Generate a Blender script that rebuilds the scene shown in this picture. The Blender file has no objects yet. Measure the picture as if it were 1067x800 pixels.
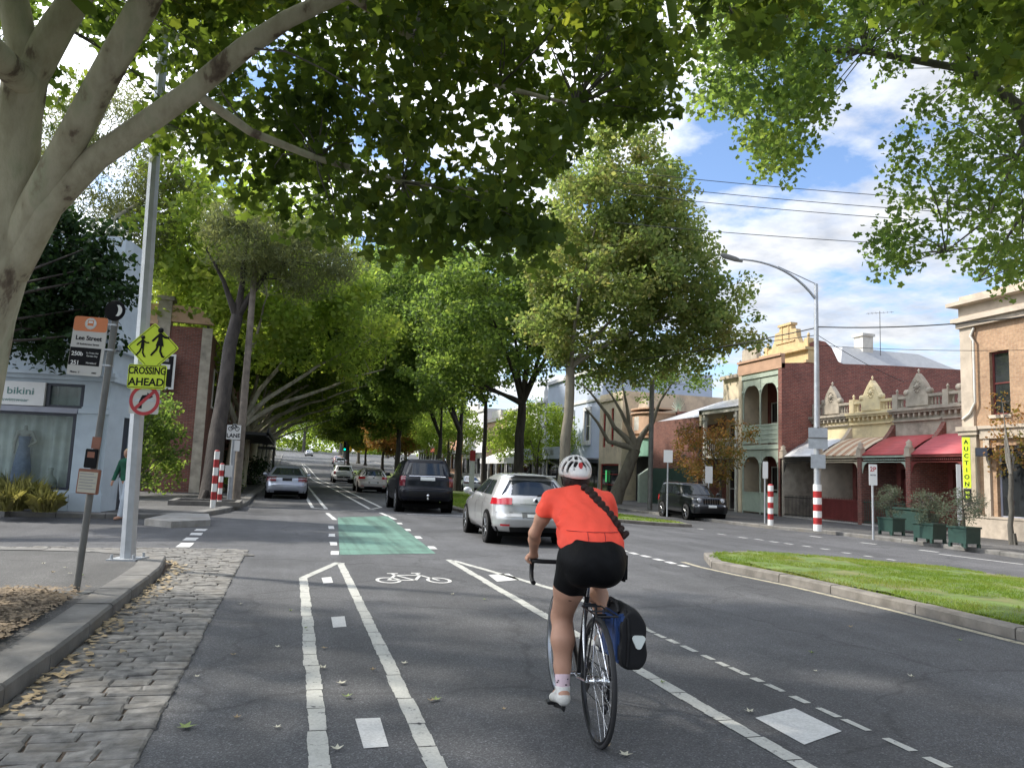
import bpy, bmesh, math, random
import numpy as np
from mathutils import Vector, Matrix
random.seed(7); rng=np.random.default_rng(11)
PI=math.pi; R=math.radians
scene=bpy.context.scene; COL=scene.collection
# ---------------------------------------------------------------- camera geometry
FPX=800.; IW,IH=1067.,800.; CH=1.42
roll=0.040; pitch=math.atan(94/FPX); yaw=R(15.9)
FW=np.array([math.sin(yaw)*math.cos(pitch),math.cos(yaw)*math.cos(pitch),math.sin(pitch)])
RT=np.array([math.cos(yaw),-math.sin(yaw),0.]); UP=np.cross(RT,FW)
R2=RT*math.cos(roll)+UP*math.sin(roll); U2=-RT*math.sin(roll)+UP*math.cos(roll)
CC=np.array([0,0,CH])
def sm(t): t=min(max(t,0.),1.); return t*t*(3-2*t)
def gz(x,y):
    r=0.
    if y>75: d=y-75; r=0.034*d*sm(d/40)
    return r-0.28*sm((x-8)/7)
def ray(px,py): return FW*FPX+R2*(px-IW/2)-U2*(py-IH/2)
def G(px,py,dz=0.):
    d=ray(px,py); z=0.
    for _ in range(60):
        p=CC+d*((z+dz-CH)/d[2]); z=.5*z+.5*gz(p[0],p[1])
    return (float(p[0]),float(p[1]))
def PT(px,py,depth):
    p=CC+ray(px,py)*(depth/FPX); return Vector(p)
def onX(px,py,X): d=ray(px,py); return CC+d*(X/d[0])
def onY(px,py,Y): d=ray(px,py); return CC+d*(Y/d[1])
def proj(p):
    v=np.asarray(p,dtype=float)-CC; z=v@FW; return IW/2+FPX*(v@R2)/z, IH/2-FPX*(v@U2)/z
cam=bpy.data.cameras.new('camera'); camo=bpy.data.objects.new('camera',cam); COL.objects.link(camo)
cam.sensor_width=36; cam.lens=FPX/IW*36; cam.clip_end=5000; cam.clip_start=.05
camo.matrix_world=Matrix(((R2[0],U2[0],-FW[0],0),(R2[1],U2[1],-FW[1],0),(R2[2],U2[2],-FW[2],CH),(0,0,0,1)))
scene.camera=camo
# ---------------------------------------------------------------- materials
def newmat(name):
    m=bpy.data.materials.new(name); m.use_nodes=True; nt=m.node_tree; b=nt.nodes['Principled BSDF']; return m,nt,b
def N(nt,t,**k):
    n=nt.nodes.new(t)
    for a,v in k.items(): setattr(n,a,v)
    return n
def coord(nt,scale=(1,1,1),kind='Object'):
    tc=N(nt,'ShaderNodeTexCoord'); mp=N(nt,'ShaderNodeMapping'); mp.inputs['Scale'].default_value=scale
    nt.links.new(tc.outputs[kind],mp.inputs[0]); return mp.outputs[0]
def noise(nt,vec,scale,detail=4,rough=.55):
    n=N(nt,'ShaderNodeTexNoise'); n.inputs['Scale'].default_value=scale; n.inputs['Detail'].default_value=detail; n.inputs['Roughness'].default_value=rough
    nt.links.new(vec,n.inputs['Vector']); return n.outputs['Fac']
def ramp(nt,fac,stops,interp='LINEAR'):
    r=N(nt,'ShaderNodeValToRGB'); e=r.color_ramp; e.interpolation=interp
    while len(e.elements)<len(stops): e.elements.new(.5)
    for el,(p,c) in zip(e.elements,stops):
        el.position=p; el.color=(c,c,c,1) if isinstance(c,(int,float)) else (*c,1)
    nt.links.new(fac,r.inputs[0]); return r.outputs[0]
def mixc(nt,fac,a,b,mode='MIX'):
    m=N(nt,'ShaderNodeMixRGB',blend_type=mode)
    for i,v in ((0,fac),(1,a),(2,b)):
        if hasattr(v,'links'): nt.links.new(v,m.inputs[i])
        elif isinstance(v,(int,float)): m.inputs[i].default_value=v
        else: m.inputs[i].default_value=(*v,1)
    return m.outputs[0]
def bump(nt,b,h,strength=.4,dist=.02):
    n=N(nt,'ShaderNodeBump'); n.inputs['Strength'].default_value=strength; n.inputs['Distance'].default_value=dist
    nt.links.new(h,n.inputs['Height']); nt.links.new(n.outputs[0],b.inputs['Normal'])
def rough_mat(name,c,var=.25,scale=4,rough=.8,metal=0,bmp=.2,fine=40,spec=.5,dirt=None,coat=0):
    m,nt,b=newmat(name); v=coord(nt)
    n1=noise(nt,v,scale,5); n2=noise(nt,v,fine,3)
    c=np.array(c); lo=tuple(c*(1-var)); hi=tuple(np.minimum(c*(1+var),1))
    col=ramp(nt,n1,[(.3,lo),(.7,hi)])
    if dirt is not None:
        n3=noise(nt,v,scale*.45,7,.7); f=ramp(nt,n3,[(.5,0.),(.68,.75)]); col=mixc(nt,f,col,dirt)
    nt.links.new(col,b.inputs['Base Color'])
    b.inputs['Roughness'].default_value=rough; b.inputs['Metallic'].default_value=metal; b.inputs['Specular IOR Level'].default_value=spec
    if coat: b.inputs['Coat Weight'].default_value=coat; b.inputs['Coat Roughness'].default_value=.05
    if bmp: bump(nt,b,n2,bmp,.01)
    return m
M={}
def mk(name,*a,**k): M[name]=rough_mat(name,*a,**k)
# asphalt
def asphalt(name,base,patch=.25):
    m,nt,b=newmat(name); v=coord(nt)
    big=noise(nt,v,.35,5,.6); mid=noise(nt,v,2.2,5,.6); fn=noise(nt,v,90,2,.7)
    vo=N(nt,'ShaderNodeTexVoronoi'); vo.inputs['Scale'].default_value=120; nt.links.new(v,vo.inputs['Vector'])
    sp=ramp(nt,vo.outputs['Color'],[(.0,.55),(.6,.95),(.85,1.5),(1.,2.6)])
    bb=np.array(base)
    c=ramp(nt,big,[(.3,tuple(bb*(1-patch))),(.7,tuple(bb*(1+patch)))])
    c=mixc(nt,1.,c,ramp(nt,mid,[(.3,.86),(.7,1.12)]),'MULTIPLY')
    c=mixc(nt,1.,c,sp,'MULTIPLY')
    # long streaks along the wheel tracks
    tc=coord(nt,(1.1,.05,1)); st=noise(nt,tc,1.3,3); c=mixc(nt,1.,c,ramp(nt,st,[(.35,.85),(.65,1.15)]),'MULTIPLY')
    oil=noise(nt,v,.9,7,.75); c=mixc(nt,1.,c,ramp(nt,oil,[(.28,.6),(.38,1.),(.66,1.),(.74,1.2)]),'MULTIPLY')
    # cracks
    wv=N(nt,'ShaderNodeTexVoronoi',feature='DISTANCE_TO_EDGE'); wv.inputs['Scale'].default_value=.32
    ds=N(nt,'ShaderNodeTexNoise'); ds.inputs['Scale'].default_value=1.2; ds.inputs['Detail'].default_value=6; nt.links.new(v,ds.inputs['Vector'])
    ad=N(nt,'ShaderNodeVectorMath',operation='ADD'); nt.links.new(v,ad.inputs[0]); nt.links.new(ds.outputs['Color'],ad.inputs[1]); nt.links.new(ad.outputs[0],wv.inputs['Vector'])
    cr=ramp(nt,wv.outputs['Distance'],[(0.,.35),(.006,.6),(.013,1.)]); c=mixc(nt,.5,c,cr,'MULTIPLY')
    nt.links.new(c,b.inputs['Base Color']); b.inputs['Roughness'].default_value=.78; b.inputs['Specular IOR Level'].default_value=.45
    bump(nt,b,vo.outputs['Distance'],.5,.006)
    M[name]=m
asphalt('asphalt',(.082,.083,.087),.32); asphalt('footpath_asphalt',(.085,.083,.08),.3)
def brick(name,c1,c2,mortar,sc=1.,bw=.23,bh=.076,stain=.5):
    m,nt,b=newmat(name)
    tc=N(nt,'ShaderNodeTexCoord'); sx=N(nt,'ShaderNodeSeparateXYZ'); nt.links.new(tc.outputs['Object'],sx.inputs[0])
    ad=N(nt,'ShaderNodeMath',operation='ADD'); nt.links.new(sx.outputs[0],ad.inputs[0]); nt.links.new(sx.outputs[1],ad.inputs[1])
    cb=N(nt,'ShaderNodeCombineXYZ'); nt.links.new(ad.outputs[0],cb.inputs[0]); nt.links.new(sx.outputs[2],cb.inputs[1])
    bt=N(nt,'ShaderNodeTexBrick'); bt.inputs['Scale'].default_value=1; bt.inputs['Brick Width'].default_value=bw; bt.inputs['Row Height'].default_value=bh
    bt.inputs['Mortar Size'].default_value=.008; bt.inputs['Color1'].default_value=(*c1,1); bt.inputs['Color2'].default_value=(*c2,1); bt.inputs['Mortar'].default_value=(*mortar,1)
    nt.links.new(cb.outputs[0],bt.inputs['Vector'])
    n1=noise(nt,tc.outputs['Object'],.8,6,.65); c=mixc(nt,1.,bt.outputs['Color'],ramp(nt,n1,[(.3,1-stain*.5),(.7,1.25)]),'MULTIPLY')
    n2=noise(nt,tc.outputs['Object'],9,4); c=mixc(nt,1.,c,ramp(nt,n2,[(.3,.8),(.7,1.2)]),'MULTIPLY')
    nt.links.new(c,b.inputs['Base Color']); b.inputs['Roughness'].default_value=.9
    bump(nt,b,bt.outputs['Fac'],-.5,.01); M[name]=m
brick('red_brick',(.26,.075,.055),(.17,.05,.04),(.22,.18,.15)); brick('old_brick',(.2,.07,.05),(.13,.045,.035),(.16,.13,.11))
brick('tan_brick',(.36,.23,.135),(.3,.18,.105),(.32,.24,.17),stain=.3)
for a in [('bluestone',(.155,.15,.14),dict(var=.35,scale=3,rough=.85,bmp=.5,fine=30,dirt=(.17,.15,.12))),
 ('sett',(.175,.168,.155),dict(var=.55,scale=9,rough=.85,bmp=1.,fine=28,dirt=(.16,.145,.12))),
 ('concrete',(.3,.29,.27),dict(var=.2,rough=.9,dirt=(.2,.18,.15))),
 ('mulch',(.11,.082,.052),dict(var=.5,scale=25,fine=90,bmp=1.,rough=1)),
 ('soil',(.09,.065,.045),dict(var=.4,scale=12,bmp=.8,rough=1)),
 ('galv',(.42,.44,.46),dict(var=.12,scale=6,rough=.5,metal=.55,bmp=.03)),
 ('dark_pole',(.16,.16,.15),dict(var=.2,rough=.6,metal=.4)),
 ('wood_pole',(.19,.16,.13),dict(var=.3,rough=.9)),
 ('white_paint',(.75,.75,.73),dict(var=.05,rough=.5,bmp=.03)),
 ('off_white',(.6,.58,.52),dict(var=.1,rough=.6,dirt=(.42,.38,.32))),
 ('sign_white',(.72,.72,.7),dict(var=.04,rough=.4,bmp=0)),
 ('sign_grey',(.5,.49,.46),dict(var=.05,rough=.4,bmp=0)),
 ('sign_yellow',(.62,.78,.02),dict(var=.05,rough=.4,bmp=0)),
 ('sign_orange',(.6,.17,.04),dict(var=.05,rough=.4,bmp=0)),
 ('sign_black',(.012,.012,.014),dict(var=.1,rough=.8,spec=.2,bmp=0)),
 ('sign_red',(.42,.012,.02),dict(var=.1,rough=.4,bmp=0)),
 ('text_green',(.1,.22,.2),dict(var=.05,rough=.5,bmp=0)),
 ('text_grey',(.25,.26,.28),dict(var=.05,rough=.5,bmp=0)),
 ('pole_red',(.36,.02,.02),dict(var=.2,rough=.5)),
 ('shop_blue',(.47,.54,.59),dict(var=.07,scale=2,rough=.7,bmp=.05,dirt=(.36,.42,.48))),
 ('cellar_blue',(.5,.56,.68),dict(var=.06,scale=1,rough=.8,bmp=.05)),
 ('white_wall',(.66,.66,.66),dict(var=.06,scale=1,rough=.8,bmp=.05,dirt=(.5,.49,.46))),
 ('cream_wall',(.62,.53,.38),dict(var=.1,scale=1.5,rough=.85,dirt=(.33,.28,.22))),
 ('grey_stucco',(.36,.32,.26),dict(var=.25,scale=2.5,rough=.9,dirt=(.13,.12,.1))),
 ('stone_stucco',(.45,.38,.3),dict(var=.15,scale=2,rough=.9,dirt=(.25,.21,.17))),
 ('yellow_stucco',(.58,.43,.23),dict(var=.1,scale=2,rough=.85,dirt=(.42,.3,.18))),
 ('pale_yellow',(.66,.56,.34),dict(var=.1,scale=2,rough=.85,dirt=(.38,.32,.22))),
 ('tan_render',(.48,.3,.2),dict(var=.12,scale=2,rough=.85)),
 ('peach',(.55,.36,.24),dict(var=.1,rough=.8)),
 ('mint',(.24,.44,.33),dict(var=.08,rough=.6)),
 ('pale_green',(.38,.45,.37),dict(var=.08,rough=.6)),
 ('lace_green',(.4,.46,.38),dict(var=.1,rough=.6,bmp=.1)),
 ('awning_white',(.62,.63,.65),dict(var=.06,rough=.6)),
 ('awning_cream',(.62,.5,.36),dict(var=.06,rough=.6)),
 ('awning_stripe',(.42,.24,.14),dict(var=.06,rough=.6)),
 ('awning_red',(.36,.05,.05),dict(var=.15,scale=3,rough=.6)),
 ('awning_red2',(.42,.07,.08),dict(var=.1,scale=3,rough=.6)),
 ('roof_metal',(.4,.41,.42),dict(var=.08,rough=.5,metal=.3)),
 ('terracotta',(.4,.15,.09),dict(var=.2,rough=.8)),
 ('maroon',(.13,.025,.022),dict(var=.2,rough=.5)),
 ('maroon_wall',(.16,.045,.035),dict(var=.25,rough=.8)),
 ('dark_green',(.02,.05,.04),dict(var=.2,rough=.5)),
 ('bin_green',(.015,.045,.036),dict(var=.2,rough=.5)),
 ('iron',(.012,.013,.013),dict(var=.2,rough=.5)),
 ('dark_trim',(.025,.03,.045),dict(var=.2,rough=.4)),
 ('grey_trim',(.3,.31,.36),dict(var=.1,rough=.5)),
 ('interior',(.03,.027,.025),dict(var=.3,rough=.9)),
 ('curtain',(.8,.78,.74),dict(var=.12,rough=.9)),
 ('black_plastic',(.008,.008,.009),dict(var=.2,spec=.3,rough=.55,bmp=.1)),
 ('tyre',(.018,.018,.019),dict(var=.2,rough=.85)),
 ('arch',(.004,.004,.004),dict(var=.1,rough=.95,bmp=0,spec=.1)),
 ('rim',(.5,.51,.53),dict(var=.05,rough=.3,metal=.9,bmp=0)),
 ('chrome',(.75,.76,.78),dict(var=.03,rough=.2,metal=1.,bmp=0)),
 ('plate',(.6,.62,.6),dict(var=.05,rough=.4,bmp=0)),
 ('frame_black',(.02,.02,.022),dict(var=.1,rough=.3,metal=.3,bmp=0)),
 ('skin',(.44,.24,.16),dict(var=.08,scale=8,rough=.55,bmp=.06,fine=120)),
 ('jersey',(.95,.085,.045),dict(var=.1,scale=7,rough=.75,bmp=.9,fine=11)),
 ('shorts',(.004,.004,.0045),dict(var=.4,spec=.15,rough=.6,bmp=.7,fine=13)),
 ('hair',(.022,.009,.006),dict(var=.5,scale=30,spec=.3,rough=.6,bmp=.6,fine=60)),
 ('blonde',(.62,.48,.25),dict(var=.3,scale=20,rough=.6)),
 ('sock',(.6,.46,.5),dict(var=.08,rough=.9)),
 ('shoe',(.62,.61,.57),dict(var=.12,scale=14,rough=.6,dirt=(.4,.38,.33))),
 ('helmet_white',(.66,.64,.6),dict(var=.04,rough=.3,bmp=0)),
 ('helmet_grey',(.3,.27,.24),dict(var=.05,rough=.4,bmp=0)),
 ('bag_black',(.006,.006,.007),dict(var=.3,spec=.3,rough=.6,bmp=.4,fine=12)),
 ('bag_blue',(.01,.04,.14),dict(var=.2,rough=.55,bmp=.3,fine=12)),
 ('reflector',(.6,.64,.6),dict(var=.05,rough=.3,bmp=0)),
 ('red_plastic',(.5,.03,.03),dict(var=.1,rough=.3,bmp=0)),
 ('denim',(.45,.5,.55),dict(var=.1,rough=.9)),
 ('green_cloth',(.01,.09,.05),dict(var=.3,rough=.9)),
 ('dress_grey',(.3,.33,.45),dict(var=.25,scale=9,rough=.8)),
 ('mannequin',(.5,.46,.42),dict(var=.05,rough=.5)),
 ('grass_soil',(.1,.15,.035),dict(var=.4,scale=3,rough=1,bmp=.6,fine=60,dirt=(.2,.17,.08))),
 ('paper',(.5,.48,.4),dict(var=.1,rough=.7,bmp=0)),
 ('copper_frame',(.25,.1,.06),dict(var=.15,rough=.5)),
 ('bark_chip',(.2,.15,.095),dict(var=.45,scale=5,rough=.9)),
 ('dead_leaf',(.3,.23,.13),dict(var=.3,scale=3,rough=.8)),
 ('pale_leaf',(.5,.48,.38),dict(var=.25,scale=3,rough=.8)),
 ('green_leaf',(.2,.26,.08),dict(var=.3,scale=3,rough=.7)),
 ]: mk(a[0],a[1],**a[2])
def paint(name,c,metal=.4):
    m,nt,b=newmat(name); v=coord(nt); n=noise(nt,v,3,5); c=np.array(c)
    nt.links.new(ramp(nt,n,[(.3,tuple(c*.93)),(.7,tuple(c*1.05))]),b.inputs['Base Color'])
    b.inputs['Metallic'].default_value=metal; b.inputs['Roughness'].default_value=.32
    b.inputs['Coat Weight'].default_value=1.; b.inputs['Coat Roughness'].default_value=.04; M[name]=m
paint('car_silver',(.5,.5,.5),.6); paint('car_navy',(.003,.004,.008),.0); paint('car_blue_silver',(.42,.45,.52),.6); paint('car_white',(.72,.73,.75),0)
paint('car_black',(.005,.007,.009),.0); paint('car_cream',(.5,.47,.45),0); paint('car_red',(.4,.05,.05),.1)
def glassy(name,c,rough=.04):
    m,nt,b=newmat(name); v=coord(nt); n=noise(nt,v,1.5,2); c=np.array(c)
    nt.links.new(ramp(nt,n,[(.3,tuple(c*.7)),(.7,tuple(c*1.3))]),b.inputs['Base Color'])
    b.inputs['Roughness'].default_value=rough; b.inputs['Specular IOR Level'].default_value=.9; M[name]=m
M['car_navy'].node_tree.nodes['Principled BSDF'].inputs['Coat Weight'].default_value=.25; M['car_navy'].node_tree.nodes['Principled BSDF'].inputs['Specular IOR Level'].default_value=.25
glassy('car_glass',(.02,.025,.028)); glassy('window_glass',(.025,.028,.03)); glassy('light_red',(.4,.012,.02),.1); glassy('light_dark_red',(.16,.01,.02),.1); glassy('head_lens',(.6,.62,.65),.08)
def shopglass():
    m,nt,b=newmat('shop_glass'); out=nt.nodes['Material Output']
    t=N(nt,'ShaderNodeBsdfTransparent'); t.inputs[0].default_value=(.85,.9,.9,1); gl=N(nt,'ShaderNodeBsdfGlossy'); gl.inputs['Roughness'].default_value=.02
    fr=N(nt,'ShaderNodeFresnel'); fr.inputs[0].default_value=1.28; mx=N(nt,'ShaderNodeMixShader')
    nt.links.new(fr.outputs[0],mx.inputs[0]); nt.links.new(t.outputs[0],mx.inputs[1]); nt.links.new(gl.outputs[0],mx.inputs[2]); nt.links.new(mx.outputs[0],out.inputs[0]); M['shop_glass']=m
shopglass()
def emis(name,c,s):
    m,nt,b=newmat(name); b.inputs['Emission Color'].default_value=(*c,1); b.inputs['Emission Strength'].default_value=s; b.inputs['Base Color'].default_value=(*c,1); M[name]=m
emis('green_lamp',(.0,.8,.5),2.5); emis('neon_green',(.1,.6,.2),.3)
def leafmat(name,cols,trans=.45,tgain=2.2,tint=(1.15,1.1,.5)):
    m,nt,b=newmat(name); out=nt.nodes['Material Output']; nt.nodes.remove(b)
    g=N(nt,'ShaderNodeNewGeometry'); v=coord(nt); big=noise(nt,v,.45,3)
    r=g.outputs['Random Per Island']; r0=N(nt,'ShaderNodeMath',operation='MULTIPLY_ADD'); nt.links.new(r,r0.inputs[0]); r0.inputs[1].default_value=.5; r0.inputs[2].default_value=.25; r=r0.outputs[0]; ad=N(nt,'ShaderNodeMath',operation='ADD'); nt.links.new(r,ad.inputs[0])
    sc=N(nt,'ShaderNodeMath',operation='MULTIPLY_ADD'); nt.links.new(big,sc.inputs[0]); sc.inputs[1].default_value=1.6; sc.inputs[2].default_value=-.8
    nt.links.new(sc.outputs[0],ad.inputs[1]); ml=N(nt,'ShaderNodeMath',operation='MULTIPLY'); ml.inputs[1].default_value=1.; nt.links.new(ad.outputs[0],ml.inputs[0])
    c=ramp(nt,ml.outputs[0],[(i/(len(cols)-1),k) for i,k in enumerate(cols)])
    d=N(nt,'ShaderNodeBsdfPrincipled'); d.inputs['Roughness'].default_value=.65; d.inputs['Specular IOR Level'].default_value=.18; nt.links.new(c,d.inputs['Base Color'])
    t=N(nt,'ShaderNodeBsdfTranslucent'); tc=mixc(nt,1.,c,tuple(tgain*x for x in tint),'MULTIPLY'); nt.links.new(tc,t.inputs[0])
    mx=N(nt,'ShaderNodeMixShader'); mx.inputs[0].default_value=trans; nt.links.new(d.outputs[0],mx.inputs[1]); nt.links.new(t.outputs[0],mx.inputs[2]); nt.links.new(mx.outputs[0],out.inputs[0]); M[name]=m
leafmat('leaf_plane',[(.028,.05,.015),(.045,.075,.019),(.07,.105,.024),(.12,.145,.03)],.5,3.1,(1.15,1.05,.5))
leafmat('leaf_lime',[(.085,.13,.032),(.12,.17,.042),(.165,.21,.055),(.22,.24,.07)],.55,2.9,(1.1,1.08,.55))
leafmat('leaf_mid',[(.045,.078,.026),(.068,.108,.034),(.098,.14,.042),(.14,.172,.055)],.5,3.0,(1.1,1.08,.6))
leafmat('leaf_olive',[(.08,.115,.042),(.11,.145,.052),(.155,.17,.062),(.24,.2,.1)],.5,2.6,(1.05,1.1,.7))
leafmat('leaf_dark',[(.012,.03,.012),(.02,.045,.015),(.03,.06,.02)],.25,1.6)
leafmat('leaf_grey',[(.07,.09,.06),(.1,.12,.08),(.14,.15,.1)],.35,1.6,(1,1,.9))
leafmat('leaf_gum',[(.075,.095,.045),(.11,.13,.06),(.15,.165,.08)],.45,2.1,(1.1,1.05,.7))
leafmat('leaf_autumn',[(.1,.12,.03),(.16,.14,.04),(.3,.16,.06),(.26,.12,.05)],.45,1.8,(1.1,1,.7))
leafmat('leaf_yellow',[(.3,.24,.03),(.5,.36,.04),(.55,.3,.05)],.5,1.6,(1,1,.6))
leafmat('leaf_grassy',[(.2,.21,.06),(.34,.32,.11),(.46,.42,.2)],.35,1.5,(1,1,.7))
leafmat('grass_blade',[(.1,.17,.025),(.14,.22,.03),(.2,.26,.05),(.26,.24,.09)],.35,1.6,(1,1,.5))
def barkm(name,cols,scale,stretch,bs=.6):
    m,nt,b=newmat(name); v=coord(nt,(1,1,stretch)); n=noise(nt,v,scale,6,.6)
    nt.links.new(ramp(nt,n,cols),b.inputs['Base Color']); b.inputs['Roughness'].default_value=.85
    n2=noise(nt,v,scale*5,4); bump(nt,b,n2,bs,.02); M[name]=m
barkm('bark_plane',[(.3,(.07,.05,.035)),(.37,(.16,.125,.09)),(.41,(.34,.31,.22)),(.53,(.45,.42,.31)),(.63,(.36,.36,.25)),(.69,(.22,.17,.12)),(.73,(.47,.43,.32))],2.8,.4,.6)
barkm('bark_pale',[(.3,(.12,.1,.075)),(.42,(.22,.2,.15)),(.55,(.34,.32,.25)),(.68,(.2,.18,.13))],3,.4,.5)
barkm('bark_mid',[(.3,(.12,.105,.08)),(.55,(.2,.18,.14)),(.75,(.15,.135,.1))],4,.4,.5)
barkm('bark_dark',[(.3,(.02,.016,.013)),(.7,(.062,.051,.043))],5,.18,1.)
barkm('bark_grey',[(.3,(.06,.055,.045)),(.7,(.13,.12,.1))],5,.3,.8)
# ---------------------------------------------------------------- mesh helpers
class MB:
    def __init__(s): s.v=[]; s.f=[]; s.m=[]; s.sm=[]
    def add(s,vs,fs,mi=0,smooth=False):
        o=len(s.v); s.v.extend([tuple(v) for v in vs]); s.f.extend([tuple(i+o for i in f) for f in fs]); s.m.extend([mi]*len(fs)); s.sm.extend([smooth]*len(fs)); return s
    def box(s,x0,x1,y0,y1,z0,z1,mi=0):
        if x0>x1:x0,x1=x1,x0
        if y0>y1:y0,y1=y1,y0
        if z0>z1:z0,z1=z1,z0
        v=[(x0,y0,z0),(x1,y0,z0),(x1,y1,z0),(x0,y1,z0),(x0,y0,z1),(x1,y0,z1),(x1,y1,z1),(x0,y1,z1)]
        return s.add(v,[(0,3,2,1),(4,5,6,7),(0,1,5,4),(1,2,6,5),(2,3,7,6),(3,0,4,7)],mi)
    def rbox(s,x0,x1,y0,y1,z0,z1,b=.01,mi=0):
        bm=bmesh.new(); bmesh.ops.create_cube(bm,size=1)
        for v in bm.verts: v.co=Vector((x0+(v.co.x+.5)*(x1-x0),y0+(v.co.y+.5)*(y1-y0),z0+(v.co.z+.5)*(z1-z0)))
        bmesh.ops.bevel(bm,geom=bm.edges[:],offset=b,segments=2,affect='EDGES'); return s.bm(bm,mi)
    def bm(s,bm,mi=0,smooth=False):
        bm.verts.index_update(); vs=[v.co.copy() for v in bm.verts]; fs=[[v.index for v in f.verts] for f in bm.faces]; bm.free(); return s.add(vs,fs,mi,smooth)
    def quad(s,a,b,c,d,mi=0): return s.add([a,b,c,d],[(0,1,2,3)],mi)
    def prism(s,pts,axis,a0,a1,mi=0,smooth=False):
        """pts: 2D outline; axis 'x','y','z' extrusion"""
        n=len(pts)
        def P(p,a): return (a,p[0],p[1]) if axis=='x' else ((p[0],a,p[1]) if axis=='y' else (p[0],p[1],a))
        v=[P(p,a0) for p in pts]+[P(p,a1) for p in pts]
        f=[tuple(range(n))[::-1],tuple(range(n,2*n))]+[(i,(i+1)%n,n+(i+1)%n,n+i) for i in range(n)]
        return s.add(v,f,mi,smooth)
    def tube(s,path,rad,n=8,mi=0,cap=True,smooth=True,flat=1.):
        path=[Vector(p) for p in path]; 
        if not hasattr(rad,'__len__'): rad=[rad]*len(path)
        up=Vector((0,0,1)); vs=[]; fs=[]; prev=None
        for i,p in enumerate(path):
            t=(path[min(i+1,len(path)-1)]-path[max(i-1,0)]); 
            if t.length<1e-9: t=Vector((0,0,1))
            t.normalize()
            if prev is None:
                a=t.cross(Vector((0,1,0)) if abs(t.y)<.9 else Vector((1,0,0))).normalized()
            else:
                a=(prev-t*prev.dot(t)); a=a.normalized() if a.length>1e-6 else t.orthogonal().normalized()
            prev=a; b=t.cross(a)
            for k in range(n):
                w=2*PI*k/n; vs.append(p+(a*math.cos(w)+b*math.sin(w)*flat)*rad[i])
        for i in range(len(path)-1):
            for k in range(n):
                k2=(k+1)%n; fs.append((i*n+k,i*n+k2,(i+1)*n+k2,(i+1)*n+k))
        s.add(vs,fs,mi,smooth)
        if cap:
            o=len(path)-1; s.add(vs[:n],[tuple(range(n))[::-1]],mi); s.add(vs[o*n:],[tuple(range(n))],mi)
        return s
    def cyl(s,p0,p1,r,n=12,mi=0,r1=None): return s.tube([p0,p1],[r,r if r1 is None else r1],n,mi)
    def lathe(s,prof,c=(0,0,0),n=24,axis='z',mi=0,smooth=True):
        """prof: (r,h)"""
        vs=[];fs=[]
        for r,h in prof:
            for k in range(n):
                w=2*PI*k/n; a,b=r*math.cos(w),r*math.sin(w)
                p=(a,b,h) if axis=='z' else ((h,a,b) if axis=='x' else (a,h,b))
                vs.append((p[0]+c[0],p[1]+c[1],p[2]+c[2]))
        for i in range(len(prof)-1):
            for k in range(n): fs.append((i*n+k,i*n+(k+1)%n,(i+1)*n+(k+1)%n,(i+1)*n+k))
        return s.add(vs,fs,mi,smooth)
    def sphere(s,c,r,mi=0,n=12,sc=(1,1,1)):
        prof=[(max(math.sin(PI*i/n),1e-4)*r,-math.cos(PI*i/n)*r) for i in range(n+1)]
        o=len(s.v); s.lathe(prof,(0,0,0),n*2,'z',mi)
        for i in range(o,len(s.v)): v=s.v[i]; s.v[i]=(v[0]*sc[0]+c[0],v[1]*sc[1]+c[1],v[2]*sc[2]+c[2])
        return s
    def xf(s,M4,o=0):
        for i in range(o,len(s.v)): s.v[i]=tuple(M4@Vector(s.v[i]))
        return s
    def build(s,name,mat,parent=None,bevel=0):
        me=bpy.data.meshes.new(name); me.from_pydata(s.v,[],s.f)
        mats=mat if isinstance(mat,(list,tuple)) else [mat]
        for m in mats: me.materials.append(M[m] if isinstance(m,str) else m)
        me.polygons.foreach_set('material_index',s.m); me.polygons.foreach_set('use_smooth',s.sm); me.update()
        o=bpy.data.objects.new(name,me); COL.objects.link(o)
        if parent: o.parent=parent
        if bevel:
            b=o.modifiers.new('bevel','BEVEL'); b.width=bevel; b.segments=2; b.limit_method='ANGLE'
        return o
def nmesh(name,V,F,mat,parent=None,smooth=False):
    """fast mesh from numpy; F (n,k)"""
    V=np.asarray(V,dtype=np.float32); F=np.asarray(F,dtype=np.int32); n,k=F.shape
    me=bpy.data.meshes.new(name); me.vertices.add(len(V)); me.vertices.foreach_set('co',V.ravel())
    me.loops.add(n*k); me.loops.foreach_set('vertex_index',F.ravel()); me.polygons.add(n)
    me.polygons.foreach_set('loop_start',np.arange(0,n*k,k,dtype=np.int32)); me.polygons.foreach_set('loop_total',np.full(n,k,dtype=np.int32))
    if smooth: me.polygons.foreach_set('use_smooth',np.ones(n,dtype=bool))
    me.update(calc_edges=True); me.validate()
    me.materials.append(M[mat] if isinstance(mat,str) else mat)
    o=bpy.data.objects.new(name,me); COL.objects.link(o)
    if parent: o.parent=parent
    return o
def tag(o,label=None,cat=None,group=None,kind=None):
    if label: o['label']=label
    if cat: o['category']=cat
    if group: o['group']=group
    if kind: o['kind']=kind
    return o
def struct(o,label=None): o['kind']='structure'; 
def thing(name,label,cat,loc=(0,0,0),rz=0,group=None):
    o=bpy.data.objects.new(name,None); COL.objects.link(o); o.empty_display_size=.2
    o.location=loc; o.rotation_euler=(0,0,rz); return tag(o,label,cat,group)
KIDS={}
def copy_tree(o,parent=None,depth=0):
    c=o.copy(); COL.objects.link(c)
    if parent: c.parent=parent
    for ch in [x for x in bpy.data.objects if x.parent==o]: copy_tree(ch,c)
    return c
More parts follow.
